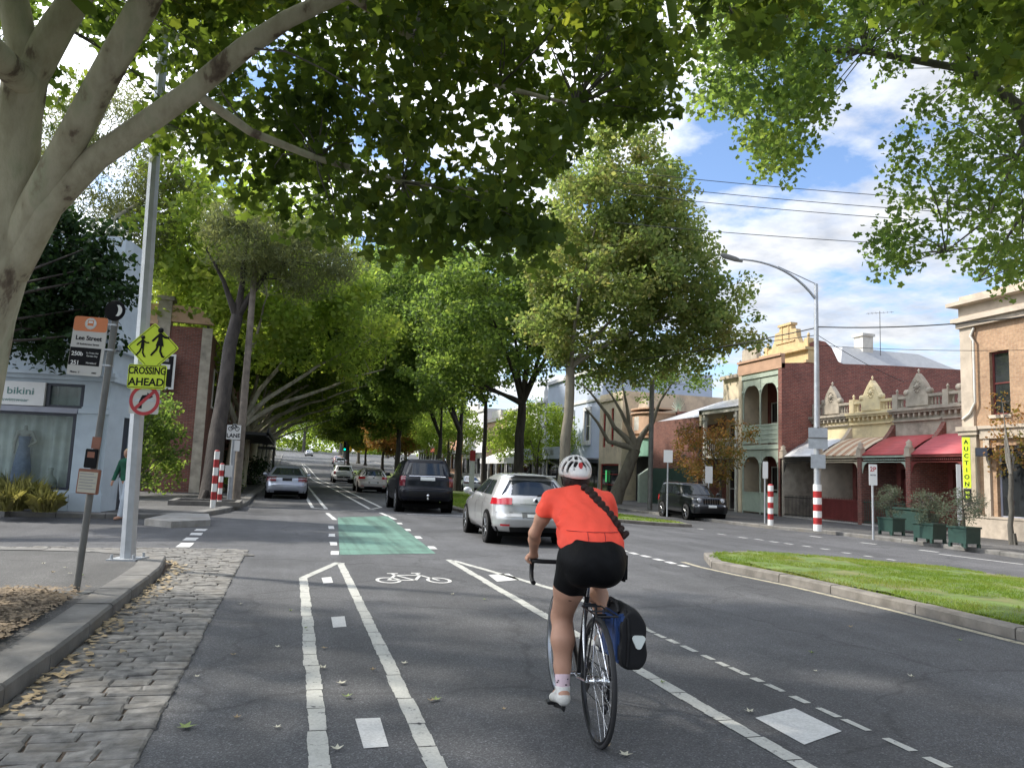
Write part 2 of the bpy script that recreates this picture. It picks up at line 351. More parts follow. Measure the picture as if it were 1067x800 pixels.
def textmesh(txt,size,depth=.002,bold=0.):
    cu=bpy.data.curves.new('lettering','FONT'); cu.body=txt; cu.size=size; cu.align_x='CENTER'; cu.align_y='CENTER'; cu.extrude=depth; cu.offset=bold; cu.resolution_u=3
    ob=bpy.data.objects.new('lettering',cu); COL.objects.link(ob); bpy.context.view_layer.update()
    me=bpy.data.meshes.new_from_object(ob.evaluated_get(bpy.context.evaluated_depsgraph_get())); bpy.data.objects.remove(ob); return me
def text(txt,size,mat,parent,loc,rot=(PI/2,0,0),name='lettering',depth=.002,bold=0.,sx=1.):
    me=textmesh(txt,size,depth,bold); me.materials.clear(); me.materials.append(M[mat])
    o=bpy.data.objects.new(name,me); COL.objects.link(o); o.parent=parent; o.location=loc; o.rotation_euler=rot; o.scale=(sx,1,1); return o
# ---------------------------------------------------------------- signed distance bodies
class SDF:
    def __init__(s,lo,hi,h):
        s.lo=np.array(lo,dtype=np.float32); s.h=h; s.n=np.ceil((np.array(hi)-s.lo)/h).astype(int)+1
        s.ax=[s.lo[i]+h*np.arange(s.n[i],dtype=np.float32) for i in range(3)]; s.F=np.full(s.n,1.,dtype=np.float32)
    def _sl(s,lo,hi):
        sl=[]
        for i in range(3):
            a=int(max(0,math.floor((lo[i]-s.lo[i])/s.h))); b=int(min(s.n[i],math.ceil((hi[i]-s.lo[i])/s.h)+1)); 
            if b<=a: return None,None
            sl.append(slice(a,b))
        g=np.meshgrid(*[s.ax[i][sl[i]] for i in range(3)],indexing='ij',sparse=True); return tuple(sl),g
    def cone(s,a,b,ra,rb=None,k=.02,sc=(1,1,1),op='u'):
        rb=ra if rb is None else rb; a=np.array(a,float); b=np.array(b,float); sc=np.array(sc,float)
        m=max(ra,rb)*max(sc)+max(k,.01)+.05; sl,g=s._sl(np.minimum(a,b)-m,np.maximum(a,b)+m)
        if sl is None: return s
        X,Y,Z=g; d=(b-a)/sc; L=max(float(d@d),1e-9); px,py,pz=(X-a[0])/sc[0],(Y-a[1])/sc[1],(Z-a[2])/sc[2]
        t=np.clip((px*d[0]+py*d[1]+pz*d[2])/L,0,1)
        D=(np.sqrt((px-d[0]*t)**2+(py-d[1]*t)**2+(pz-d[2]*t)**2)-(ra+(rb-ra)*t))*min(sc)
        A=s.F[sl]
        if op=='u':
            h=np.clip(.5+.5*(A-D)/k,0,1); s.F[sl]=A+(D-A)*h-k*h*(1-h)
        elif op=='s': s.F[sl]=np.maximum(A,-D)
        return s
    def chain(s,pts,rs,k=.02,sc=(1,1,1)):
        for i in range(len(pts)-1): s.cone(pts[i],pts[i+1],rs[i],rs[i+1],k,sc)
        return s
    def ell(s,c,r,k=.02,op='u'):
        r=np.array(r,float); m=r+max(k,.01)+.03; c=np.array(c,float); sl,g=s._sl(c-m,c+m)
        if sl is None: return s
        X,Y,Z=g; q=np.sqrt(((X-c[0])/r[0])**2+((Y-c[1])/r[1])**2+((Z-c[2])/r[2])**2); D=(q-1)*min(r); A=s.F[sl]
        if op=='u': h=np.clip(.5+.5*(A-D)/k,0,1); s.F[sl]=A+(D-A)*h-k*h*(1-h)
        else: s.F[sl]=np.maximum(A,-D)
        return s
    def cut(s,p,n):
        """keep the side where (x-p).n<0"""
        n=np.array(n,float); n/=np.linalg.norm(n); X,Y,Z=np.meshgrid(*s.ax,indexing='ij',sparse=True)
        s.F=np.maximum(s.F,((X-p[0])*n[0]+(Y-p[1])*n[1]+(Z-p[2])*n[2]).astype(np.float32)); return s
    def val(s,p):
        i=[int(min(max(round((p[k]-s.lo[k])/s.h),0),s.n[k]-1)) for k in range(3)]; return s.F[tuple(i)]
    def mesh(s,name,mat,parent=None):
        F=s.F; S=F<0; nx,ny,nz=F.shape; acc=np.zeros((nx-1,ny-1,nz-1,3),np.float32); cnt=np.zeros((nx-1,ny-1,nz-1),np.float32)
        corners=[(i,j,k) for i in (0,1) for j in (0,1) for k in (0,1)]
        sub=lambda A,c:A[c[0]:nx-1+c[0],c[1]:ny-1+c[1],c[2]:nz-1+c[2]]
        tot=sum(sub(S,c).astype(np.int8) for c in corners); act=(tot>0)&(tot<8); idx=np.argwhere(act)
        acc=np.zeros((len(idx),3)); cnt=np.zeros(len(idx))
        for c in corners:
            for ax in range(3):
                if c[ax]: continue
                e=list(c); e[ax]=1
                a=F[idx[:,0]+c[0],idx[:,1]+c[1],idx[:,2]+c[2]]; b=F[idx[:,0]+e[0],idx[:,1]+e[1],idx[:,2]+e[2]]
                m=(a<0)!=(b<0); t=np.where(m,a/np.where(m,a-b,1),0); P=np.tile(np.array(c,float),(len(idx),1)); P[:,ax]+=t; acc+=P*m[:,None]; cnt+=m
        V=(idx+acc/cnt[:,None])*s.h+s.lo; vid=np.full(act.shape,-1,np.int64); vid[act]=np.arange(len(idx)); quads=[]
        for ax in range(3):
            A=np.moveaxis(S,ax,0); v=np.moveaxis(vid,ax,0)
            ch=A[:-1,1:-1,1:-1]!=A[1:,1:-1,1:-1]; q=np.argwhere(ch); i,j,k=q[:,0],q[:,1],q[:,2]
            a=v[i,j,k]; b=v[i,j+1,k]; c=v[i,j+1,k+1]; d=v[i,j,k+1]; Q=np.stack([a,b,c,d],1); fl=A[i+1,j+1,k+1]
            Q[fl]=Q[fl][:,::-1]
            if ax==1: Q=Q[:,::-1]
            quads.append(Q)
        Q=np.concatenate(quads); Q=Q[(Q>=0).all(1)]
        # two rounds of light smoothing
        for _ in range(2):
            sA=np.zeros_like(V); n=np.zeros(len(V))
            for a in range(4):
                for b in ((a+1)%4,(a+3)%4): np.add.at(sA,Q[:,a],V[Q[:,b]]); np.add.at(n,Q[:,a],1)
            V=V*.5+.5*sA/np.maximum(n,1)[:,None]
        return nmesh(name,V,Q,mat,parent,True)
# ================================================================ GROUND
mk('kerb_stone',(.17,.155,.135),var=.35,scale=4,rough=.9,bmp=.5,fine=30,dirt=(.1,.09,.075))
def linpath(pts,n=8):
    out=[]
    for i in range(len(pts)-1):
        for k in range(n): t=k/n; out.append((pts[i][0]+(pts[i+1][0]-pts[i][0])*t,pts[i][1]+(pts[i+1][1]-pts[i][1])*t))
    out.append(pts[-1]); return out
# one sheet to the horizon
xs=np.unique(np.concatenate([np.linspace(-900,-40,8),np.linspace(-40,60,101),np.linspace(60,900,8)])); ys=np.unique(np.concatenate([np.linspace(-300,-10,6),np.linspace(-10,150,161),np.linspace(150,1500,50)]))
V=[(x,y,gz(x,min(y,330))) for y in ys for x in xs]; nx=len(xs)
Fq=[(j*nx+i,j*nx+i+1,(j+1)*nx+i+1,(j+1)*nx+i) for j in range(len(ys)-1) for i in range(nx-1)]
g=nmesh('road',V,Fq,'asphalt',None,True); struct(g)
def slab(name,pts,top,mat,sub=6,skirt=.3):
    """raised area following the terrain: pts = outline in plan"""
    bm=bmesh.new(); vs=[bm.verts.new((x,y,0)) for x,y in linpath(pts+[pts[0]],sub)[:-1]]
    f=bm.faces.new(vs); 
    if f.normal.z<0: f.normal_flip()
    bm.normal_update()
    if f.normal.z<0: bmesh.ops.reverse_faces(bm,faces=[f])
    r=bmesh.ops.extrude_face_region(bm,geom=[f]); up=[v for v in r['geom'] if isinstance(v,bmesh.types.BMVert)]
    low=[v for v in bm.verts if v not in set(up)]
    for v in up: v.co.z=gz(v.co.x,v.co.y)+top
    for v in low: v.co.z=gz(v.co.x,v.co.y)-skirt
    bmesh.ops.triangulate(bm,faces=[f for f in bm.faces if len(f.verts)>4])
    mb=MB().bm(bm); o=mb.build(name,mat); o['kind']='structure'; return o
def kerb(name,pts,w=.28,hgt=.13,seg=1.1,mat='bluestone',side=1,rnd=.02):
    """row of kerbstones along a plan polyline; stones lie on the left of travel for side=1"""
    mb=MB(); 
    P=[Vector((x,y,0)) for x,y in pts]
    L=[0]; 
    for i in range(len(P)-1): L.append(L[-1]+(P[i+1]-P[i]).length)
    def at(s):
        for i in range(len(P)-1):
            if s<=L[i+1] or i==len(P)-2:
                t=(s-L[i])/max(L[i+1]-L[i],1e-6); return P[i].lerp(P[i+1],t)
    s=0.; rr=random.Random(len(pts)*7+int(abs(pts[0][0])*10))
    while s<L[-1]-.05:
        l=min(seg*rr.uniform(.75,1.25),L[-1]-s); a=at(s+.008); b=at(s+l-.008); d=(b-a).normalized(); n=Vector((-d.y,d.x,0))*side
        j=rr.uniform(-.006,.006); za,zb=gz(a.x,a.y),gz(b.x,b.y); j+=0
        prof=[(0,-.3),(0,hgt-rnd+j),(rnd,hgt+j),(w,hgt+.004+j),(w,-.3)]
        va=[(a+n*p[0]) for p in prof]; vb=[(b+n*p[0]) for p in prof]
        V=[(v.x,v.y,za+p[1]) for v,p in zip(va,prof)]+[(v.x,v.y,zb+p[1]) for v,p in zip(vb,prof)]
        k=5; mb.add(V,[tuple(range(k)),tuple(range(k,2*k))[::-1]]+[(i,i+k,(i+1)%k+k,(i+1)%k) for i in range(k)])
        s+=l
    o=mb.build(name,mat); o['kind']='structure'; return o
# left near footpath, kerb stones, corner
kl=[G(*p) for p in [(71,684),(124,637),(161,607),(178,590)]]
k0=kl[0]; dirx=(kl[0][0]-kl[1][0])/(kl[0][1]-kl[1][1])
near=(k0[0]-dirx*(k0[1]+4)*1.,-4.)
nearkerb=[near,(kl[0][0]+.0,kl[0][1]),kl[1],kl[2],kl[3]]
nearkerb=[(-1.46,-4),(-1.47,4.5)]+[ (x,y) for x,y in kl]
c1=(kl[3][0]-.35,kl[3][1]+.55); c2=(c1[0]-.9,c1[1]+.35)
corner=nearkerb+[c1,c2,(-14,c2[1]+.3)]
kerb('kerb',corner,w=.3,hgt=.13,seg=1.0,side=1)
slab('footpath',[(x-.28,y-.0) for x,y in nearkerb]+[(c1[0]-.25,c1[1]-.2),(c2[0],c2[1]-.28),(-14,c2[1]+.0),(-14,-4)],.125,'footpath_asphalt')
# mulch bed
bed=[(-1.8,2.0),(-1.8,6.0),(-1.85,8.2),(-2.3,8.6),(-4.4,8.4),(-4.6,3)]
def lumpy(name,pts,z0,amp,mat,step=.07,kind='structure'):
    xs=[p[0] for p in pts]; ys=[p[1] for p in pts]
    def inside(x,y):
        c=False; n=len(pts); j=n-1
        for i in range(n):
            xi,yi=pts[i]; xj,yj=pts[j]
            if (yi>y)!=(yj>y) and x<(xj-xi)*(y-yi)/(yj-yi)+xi: c=not c
            j=i
        return c
    nx=int((max(xs)-min(xs))/step)+1; ny=int((max(ys)-min(ys))/step)+1; ids={}; V=[];F=[]
    from mathutils import noise as MN
    for j in range(ny):
        for i in range(nx):
            x=min(xs)+i*step; y=min(ys)+j*step
            if inside(x,y): ids[(i,j)]=len(V); V.append((x,y,z0+gz(x,y)+amp*(MN.noise((x*3,y*3,1))+.7*MN.noise((x*11,y*11,4))+.8)))
    for (i,j),k in ids.items():
        q=[(i,j),(i+1,j),(i+1,j+1),(i,j+1)]
        if all(a in ids for a in q): F.append([ids[a] for a in q])
    o=nmesh(name,V,F,mat,None,True); o['kind']=kind; return o
lumpy('mulch_bed',bed,.125,.035,'mulch',.05)
# cobbled gutter: individual setts in courses
mb=MB(); rr=random.Random(3)
def kx(y):
    pts=[(-4,-1.46),(4.5,-1.47)]+[(q[1],q[0]) for q in kl]+[(c1[1],c1[0])]
    for a,b in zip(pts[:-1],pts[1:]):
        if y<=b[0]: t=(y-a[0])/(b[0]-a[0]); return a[1]+(b[1]-a[1])*t
    return pts[-1][1]-(y-pts[-1][0])*1.2
def stone(x0,x1,y0,y1,z,rr):
    g=.004; j=lambda:rr.uniform(-.01,.01); b=.014; zt=z+rr.uniform(-.006,.008); ti=rr.uniform(-.004,.004)
    B=[(x0+g+j(),y0+g+j()),(x1-g+j(),y0+g+j()),(x1-g+j(),y1-g+j()),(x0+g+j(),y1-g+j())]; cx=(x0+x1)/2; cy=(y0+y1)/2
    T=[(cx+(x-cx)*(1-b*2/max(x1-x0,.05)),cy+(y-cy)*(1-b*2/max(y1-y0,.05))) for x,y in B]
    V=[(x,y,z-.05) for x,y in B]+[(x,y,zt-.007) for x,y in B]+[(x,y,zt+(ti if x>cx else -ti)) for x,y in T]
    F=[]
    for r in (0,4):
        for i in range(4): F.append((r+i,r+(i+1)%4,r+4+(i+1)%4,r+4+i))
    F.append((8,9,10,11)); mb.add(V,F)
y=1.5
while y<12.75:
    dy=rr.uniform(.095,.15); x=kx(y)+.01; right=-.60+.004*y; 
    if y>12: pass
    while x<right-.02:
        edge = right-x
        dx=rr.uniform(.14,.34)
        if edge<dx+.1: dx=edge
        stone(x,x+dx,y,y+dy,.016,rr); x+=dx
    y+=dy
y=12.75
while y<13.6:
    dy=rr.uniform(.1,.15); x=-13.
    while x<-.6-(y-12.75)*.15:
        dx=rr.uniform(.18,.34)
        if y>c2[1] or x>kx(y): stone(x,x+dx,y,y+dy,.016,rr)
        x+=dx
    y+=dy
o=mb.build('cobbled_gutter','sett'); o['kind']='structure'
q=MB().add([(-1.55,-4,.003),(-.6,-4,.003),(-.6,12.75,.003),(-1.9,12.75,.003)],[(0,1,2,3)]); q.add([(-13,12.75,.006),(-.62,12.75,.006),(-.75,13.6,.006),(-13,13.6,.006)],[(0,1,2,3)]); o=q.build('gutter_bed','soil'); o['kind']='structure'
# far-left footpath
fc=[G(*p) for p in [(110,552),(150,548)]]
fl=[(-14,21.9),(-6.2,20.4),(-4.3,20.3),G(190,541),G(214,538),G(240,533),G(258,526),G(270,520),(-1.1,40),(-1.1,60)]
flx=[fl[i] for i in range(7)]+[(-1.3,34),(-1.3,45),(-1.3,75),(-1.3,115),(-1.3,190)]
fl=flx
kerb('kerb',fl,w=.3,hgt=.12,side=1,seg=1.2)
slab('footpath',[(x-.2,y+.1) for x,y in fl]+[(-15,190),(-15,22.1)],.115,'footpath_asphalt',8)
# traffic island at the side street
isl=[G(*p) for p in [(150,547),(178,550),(219,548),(217,541),(180,540)]]
slab('island',isl,.14,'concrete',3)
# planted strip in front of the blue shop
slab('garden_bed',[(-13,21.6),(-6.3,20.3),(-6.2,20.9),(-12.6,22.8)],.2,'soil')
kerb('kerb',[(-13,21.45),(-6.1,20.15)],w=.18,hgt=.24,side=1,seg=1.4)
# near median (right)
mk_=[(7.1,-3),(7.1,3)]+[G(*p) for p in [(1067,668),(940,636),(830,610),(770,598),(738,591)]]
tip=[G(727,586),G(735,581),G(760,579)]
farm=[(13.3,13.2),(13.6,8),(13.8,-3)]
mo=mk_+tip+farm
kerb('median_kerb',mo,w=.17,hgt=.115,side=-1,seg=1.3,mat='kerb_stone')
def inset(pts,d):
    out=[];n=len(pts); cx=sum(p[0] for p in pts)/n; cy=sum(p[1] for p in pts)/n
    for x,y in pts: v=Vector((cx-x,cy-y)); v.normalize(); out.append((x+v.x*d,y+v.y*d))
    return out
def inset_poly(pts,d):
    n=len(pts); out=[]
    A=sum(pts[i][0]*pts[(i+1)%n][1]-pts[(i+1)%n][0]*pts[i][1] for i in range(n)); sg=1 if A>0 else -1
    for i in range(n):
        p=Vector(pts[i]); a=(p-Vector(pts[i-1])).normalized(); b=(Vector(pts[(i+1)%n])-p).normalized()
        na=Vector((-a.y,a.x))*sg; nb=Vector((-b.y,b.x))*sg; m=(na+nb); m.normalize(); k=d/max(m.dot(na),.5); out.append((p.x+m.x*k,p.y+m.y*k))
    return out
mi=inset_poly(mo,.2)
gm=lumpy('median_ground',mi,.10,.03,'grass_soil',.25)
slab('median_ground',mi,.09,'grass_soil',2)
# far median beyond the crossing
fm=[G(474,532),(6.6,26.0),(7.4,25.3),G(600,545),G(660,546.5),G(700,547),G(712,545)]
fm=[(6.0,27.2),(6.5,26.0),(8,25.5),(11,25.6),(14.6,26.0),(15.0,27.2),(14.6,34),(14.4,60),(14.0,108),(7.2,108),(6.2,70),(6.0,40)]
kerb('median_kerb',fm+[fm[0]],w=.2,hgt=.12,side=1,seg=1.5,mat='kerb_stone')
slab('median_ground',inset_poly(fm,.18),.125,'grass_soil',10)
# right footpath
rk=[G(*p) for p in [(1140,592),(1067,582),(1000,573),(925,563.5),(860,556),(800,550.5),(737,543)]]
rk=[(20.6,-3),(20.3,10)]+rk+[(17.6,36),(17.3,50),(17.2,75),(17.2,115),(17.2,190)]
kerb('kerb',rk,w=.3,hgt=.12,side=-1,seg=1.3)
slab('footpath',[(x+.2,y) for x,y in rk]+[(40,190),(40,-3)],.115,'footpath_asphalt',8)
# ---------------------------------------------------------------- road markings
def worn(name,c,lo=.42,asph=(.07,.07,.073)):
    m,nt,b=newmat(name); v=coord(nt); n1=noise(nt,v,6,6,.7); n2=noise(nt,v,60,3,.7)
    c1=mixc(nt,1.,ramp(nt,n1,[(.3,tuple(np.array(c)*.8)),(.7,c)]),ramp(nt,n2,[(.3,.8),(.6,1.05)]),'MULTIPLY')
    f=ramp(nt,noise(nt,v,14,8,.75),[(lo-.06,1.),(lo,.0)]); c2=mixc(nt,f,c1,asph)
    nt.links.new(c2,b.inputs['Base Color']); b.inputs['Roughness'].default_value=.75; bump(nt,b,n2,.5,.006); M[name]=m; return m
worn('line_white',(.5,.5,.46),.42); worn('line_fresh',(.62,.62,.6),.25); gm_=worn('line_green',(.11,.225,.175),.44,(.08,.11,.1)); nt=gm_.node_tree; b_=nt.nodes['Principled BSDF']; src=b_.inputs['Base Color'].links[0].from_socket
tr=ramp(nt,noise(nt,coord(nt,(1.6,.06,1)),2.2,5,.6),[(.38,.62),(.55,1.08)]); ct=ramp(nt,noise(nt,coord(nt,(.3,1.4,1)),1.2,4,.6),[(.4,.8),(.55,1.05)])
nt.links.new(mixc(nt,1.,mixc(nt,1.,src,tr,'MULTIPLY'),ct,'MULTIPLY'),b_.inputs['Base Color']); worn('line_yellowish',(.42,.38,.28),.45)
def strip(mb,pts,z=.004,sub=6):
    """pts: quad in plan (list of 4), subdivided along the long side to follow the terrain"""
    a,b,c,d=pts
    for k in range(sub):
        t0,t1=k/sub,(k+1)/sub; L=lambda p,q,t:(p[0]+(q[0]-p[0])*t,p[1]+(q[1]-p[1])*t)
        q=[L(a,d,t0),L(b,c,t0),L(b,c,t1),L(a,d,t1)]; mb.add([(x,y,gz(x,y)+z) for x,y in q],[(0,1,2,3)])
def ragged(mb,p0,p1,w,z=.004,broken=False,seg=.45,rr=random.Random(5)):
    """a long line laid in short thermoplastic plates with uneven ends"""
    p0=Vector(p0);p1=Vector(p1); d=p1-p0; L=d.length; d/=L; n=Vector((-d.y,d.x)); s=0
    while s<L:
        l=min(seg*rr.uniform(.6,1.4),L-s); gap=.012 if not broken else l*rr.uniform(.18,.4); e=s+l-gap
        if e<=s: break
        k=max(1,int((e-s)/.12)); jj=rr.uniform(-.006,.006)
        for i in range(k):
            a=s+(e-s)*i/k; b_=s+(e-s)*(i+1)/k; wl=[w/2+rr.uniform(-.005,.005) for _ in range(2)]
            A=p0+d*a; B=p0+d*b_
            q=[A-n*(wl[0]-jj),A+n*(wl[0]+jj),B+n*(wl[1]+jj),B-n*(wl[1]-jj)]; mb.add([(v.x,v.y,gz(v.x,v.y)+z) for v in q],[(0,3,2,1)])
        s+=l
mb=MB()
pL=G(316,602);pA=G(352.5,586); ragged(mb,(.24,2.2),pL,.1); ragged(mb,pL,pA,.1); 
pm=G(454,800); pm2=(pm[0]+(pm[0]-pA[0])/(pm[1]-pA[1])*-1.6,pm[1]-1.6); ragged(mb,pm2,(pA[0]+.03,pA[1]-.05),.1)
pR=G(838,800); pB=G(467,583); ragged(mb,(pR[0]+.02,pR[1]-1.3),pB,.11)
pB2=(pB[0]+.06,pB[1]-.12); pC=G(585,616); ragged(mb,pB2,pC,.1); pD=G(672,655); ragged(mb,pC,pD,.08); pE=G(990,800)
ragged(mb,pD,(pE[0],pE[1]-1.2),.055,broken=True,seg=.26)
o=mb.build('lane_line','line_white'); o['kind']='structure'
mb=MB()
for q in [[(370,749),(396,748),(405,778),(379,780)],[(345,643),(359,642),(361,653),(347,654)],[(335,602),(345,601),(347,607),(337,608)],[(509,599),(530,597.5),(541,604),(518,606)],[(787,748),(828,738),(877,762),(838,776)]]:
    strip(mb,[G(*p) for p in q],.004,1)
o=mb.build('buffer_block','line_fresh'); o['kind']='structure'
# bike symbol
mb=MB()
bc=G(430,603.5); 
def BP(u,v): # u across, v along the lane
    return (bc[0]+u,bc[1]+v)
def seg2(u0,v0,u1,v1,w=.05):
    a=Vector(BP(u0,v0));b=Vector(BP(u1,v1));d=(b-a).normalized();n=Vector((-d.y,d.x))*w/2
    mb.add([(v.x,v.y,.005) for v in (a-n,a+n,b+n,b-n)],[(0,1,2,3)])
for cx in (-.33,.33):
    k=24; 
    for i in range(k):
        a0,a1=2*PI*i/k,2*PI*(i+1)/k
        def pt(r,a,ry): return BP(cx+r*math.cos(a),-.1+ry*math.sin(a))
        q=[pt(.165,a0,.26),pt(.12,a0,.2),pt(.12,a1,.2),pt(.165,a1,.26)]; mb.add([(x,y,.005) for x,y in q],[(0,1,2,3)])
for s in [(-.33,-.1,-.18,.38),(-.18,.38,.16,.38),(.16,.38,.33,-.1),(-.18,.38,.02,-.1),(.02,-.1,.16,.38),(-.33,-.1,.02,-.1),(-.2,.52,-.18,.36),(-.27,.55,-.12,.55),(.16,.36,.13,.6),(.07,.6,.2,.6)]: seg2(*s,w=.06 if abs(s[1]-s[3])<.05 else .045)
o=mb.build('bicycle_symbol','line_fresh'); o['kind']='structure'
mb=MB(); strip(mb,[G(354,578),G(454,576.5),G(404,537.5),G(352,539)],.004,10); o=mb.build('green_lane','line_green'); o['kind']='structure'
mb=MB()
for (a,b,w) in [((349,578),(349,574),.13),((347.5,568),(347.3,564.5),.13),((346,559),(346,556),.13),((345.5,551),(345,548),.13),((349,541.5),(341,534.5),.12),((452,572),(448.5,569),.13),((437,561),(434.5,558.5),.13),((426,553),(424,551),.13),((417,546),(415.5,544.5),.13),((412,541),(396,534),.12),
  ((190,570),(196,565.5),.22),((197,563),(201,560),.22),((203,557.5),(206,555),.22),((208,553),(211,551),.22)]:
    ragged(mb,G(*a),G(*b),w)
ragged(mb,G(424,535.5),G(520,538.5),.14); ragged(mb,G(355,532),G(392,531.5),.1)
# buffers beyond the crossing
for pts in [[(326,529),(316,513),(309,498)],[(340,530.5),(319,504.5),(310,494)],[(326,529),(340,530.5)],[(386,530.5),(345,508),(323,497),(314,491)],[(397,528.5),(350,506),(327,496),(316,491)],[(386,530.5),(397,528.5)]]:
    for a,b in zip(pts[:-1],pts[1:]): ragged(mb,G(*a),G(*b),.12,seg=1.5)
# dashes over the crossing to the median
for a,b in [((645,572),(652,574.5)),((657,575.5),(664,577.5)),((669,578.5),(677,580.5)),((682,582),(690,584)),((695,585),(703,587.5)),((708,588.5),(716,590.5))]: ragged(mb,G(*a),G(*b),.13)
xx=[(752,556.5),(774,560),(791,562),(807,564.5),(822,566.5),(841,569),(860,572),(882,576),(905,579.5),(929,583)]
for x,y in xx: ragged(mb,G(x-4.5,y-.6),G(x+4.5,y+.6),.14)
for x,y,w in [(850,559,6),(905,566,8),(968,574,10),(1037,577.5,11),(700,547,3),(730,551,3)]: ragged(mb,G(x-w,y-w*.12),G(x+w,y+w*.12),.14)
ragged(mb,G(978,577),G(1067,588),.1)
o=mb.build('dashed_line','line_fresh'); o['kind']='structure'
mb=MB()
e=[(p[0]-.14,p[1]) for p in mk_]+[(tip[0][0]-.25,tip[0][1]+.1)]
for a,b in zip(e[:-1],e[1:]): ragged(mb,a,b,.1,seg=.8)
o=mb.build('edge_line','line_yellowish'); o['kind']='structure'
# ---------------------------------------------------------------- grass and leaves
def blades(name,n,region,z,h,mat,w=.012,label='',cat='grass',dens=None):
    X0,X1,Y0,Y1=region; P=np.stack([rng.uniform(X0,X1,n*2),rng.uniform(Y0,Y1,n*2)],1); keep=[]
    poly=dens; k=len(poly); ins=np.zeros(len(P),bool); j=k-1
    for i in range(k):
        xi,yi=poly[i];xj,yj=poly[j]; c=((yi>P[:,1])!=(yj>P[:,1]))&(P[:,0]<(xj-xi)*(P[:,1]-yi)/((yj-yi) or 1e-9)+xi); ins^=c; j=i
    P=P[ins]
    from mathutils import noise as MN
    kp=np.array([MN.noise((x*.9,y*.9,3.))+.5*MN.noise((x*4,y*4,7.))>-.34+.25*float(rng.random()) for x,y in P]); P=P[kp][:n]; n=len(P); a=rng.uniform(0,2*PI,n); hh=h*rng.uniform(.5,1.3,n); le=rng.normal(0,.5,(n,2))*hh[:,None]
    Z=np.array([gz(x,y) for x,y in P])+z
    dx,dy=np.cos(a)*w/2,np.sin(a)*w/2
    V=np.empty((n,3,3)); V[:,0]=np.stack([P[:,0]-dx,P[:,1]-dy,Z],1); V[:,1]=np.stack([P[:,0]+dx,P[:,1]+dy,Z],1); V[:,2]=np.stack([P[:,0]+le[:,0],P[:,1]+le[:,1],Z+hh],1)
    o=nmesh(name,V.reshape(-1,3),np.arange(n*3).reshape(n,3),mat); o['kind']='stuff'; o['label']=label; o['category']=cat; return o
blades('grass',95000,(6.9,13.6,4.5,13.5),.1,.05,'grass_blade',.014,'short mown grass on the kerbed median at the right','grass',mi)
blades('grass',30000,(6,15,25,48),.12,.06,'grass_blade',.04,'short grass on the far median under the trees','grass',inset_poly(fm,.3))
def leaf_shape(lobes=5,seed=0,amp=.45):
    r_=random.Random(seed); pts=[]
    n=lobes*2
    for i in range(n):
        a=-PI*.82+ (2*PI*.82)*i/(n-1); r=(1.0 if i%2==0 else amp)*(1-.28*abs(a)/PI)*r_.uniform(.9,1.08); pts.append((math.sin(a)*r,math.cos(a)*r))
    pts.append((0,-.25)); return pts
rl=random.Random(21)
spots=[(192,787-28,.09),(449-0,731,.05),(355,713,.06),(361,727,.06),(337,697,.06),(338,676,.05),(289,675,.045),(303,637,.045),(421,692,.05),(388,699,.045),(471,620,.05),(505,625,.05),(351,782,.06),(630,783-3,.07),(651,788,.06),(454,730,.06),(250,630,.05),(243,683,.05),(205,706,.04),(846,681,.05),(950,706,.05),(886,654,.05),(781,743,.06),(690,712,.04),(73,598,.05),(55,597,.05),(45,588,.05),(86,600,.05),(68,592,.05),(40,640,.05),(52,629,.05),(1000,668,.05),(560,590,.04),(246,749,.04),(288,759,.04),(318,655,.04),(850,700,.035),(525,740,.03)]
for i,(x,y,s) in enumerate(spots):
    dz=.135 if (x<100 and y<660) else .0; X,Y=G(x,y,dz)
    sh=leaf_shape(5,i); m=MB(); cu=rl.uniform(.15,.5); a=rl.uniform(0,2*PI)
    def lp(p): return (p[0]*s*.75,p[1]*s*.75,.012+cu*s*(p[0]**2+.6*p[1]**2))
    m.add([lp(p) for p in sh]+[(0,0,.008)],[(k,(k+1)%len(sh),len(sh)) for k in range(len(sh))])
    o=m.build('fallen_leaf',['pale_leaf','dead_leaf','pale_leaf','green_leaf'][i%4] if i else 'green_leaf'); o.location=(X,Y,gz(X,Y)+dz); o.rotation_euler=(0,0,a)
    tag(o,'dry fallen plane leaf lying on the asphalt or footpath','leaf','fallen leaves scattered over the road')
# leaf litter in the gutter and on the mulch
def litter(name,n,fn,mat,label,smin=.015,smax=.05):
    V=[];F=[]
    for i in range(n):
        x,y,z=fn(); s=rl.uniform(smin,smax); a=rl.uniform(0,2*PI); ca,sa=math.cos(a)*s,math.sin(a)*s; o=len(V); cu=rl.uniform(.1,.8)*s
        for u,v in ((0,-1),(.6,0),(0,1),(-.6,0)): V.append((x+ca*u-sa*v,y+sa*u+ca*v,z+(cu if abs(v)>.5 else .004)*rl.uniform(.3,1)))
        F.append((o,o+1,o+2,o+3))
    o=nmesh(name,V,F,mat); tag(o,label,'leaf litter',None,'stuff')
def f1():
    y=rl.uniform(4,12.5); return (kx(y)+.03+abs(rl.gauss(0,.1)),y,.03)
litter('leaf_litter',380,f1,'dead_leaf','brown leaf litter gathered against the bluestone kerb')
def f2(): x,y=rl.uniform(-3.6,-1.75),rl.uniform(3,8.5); return (x,y,.18)
litter('mulch_litter',5200,f2,'bark_chip','dry leaf and bark litter over the mulch bed',.012,.04)
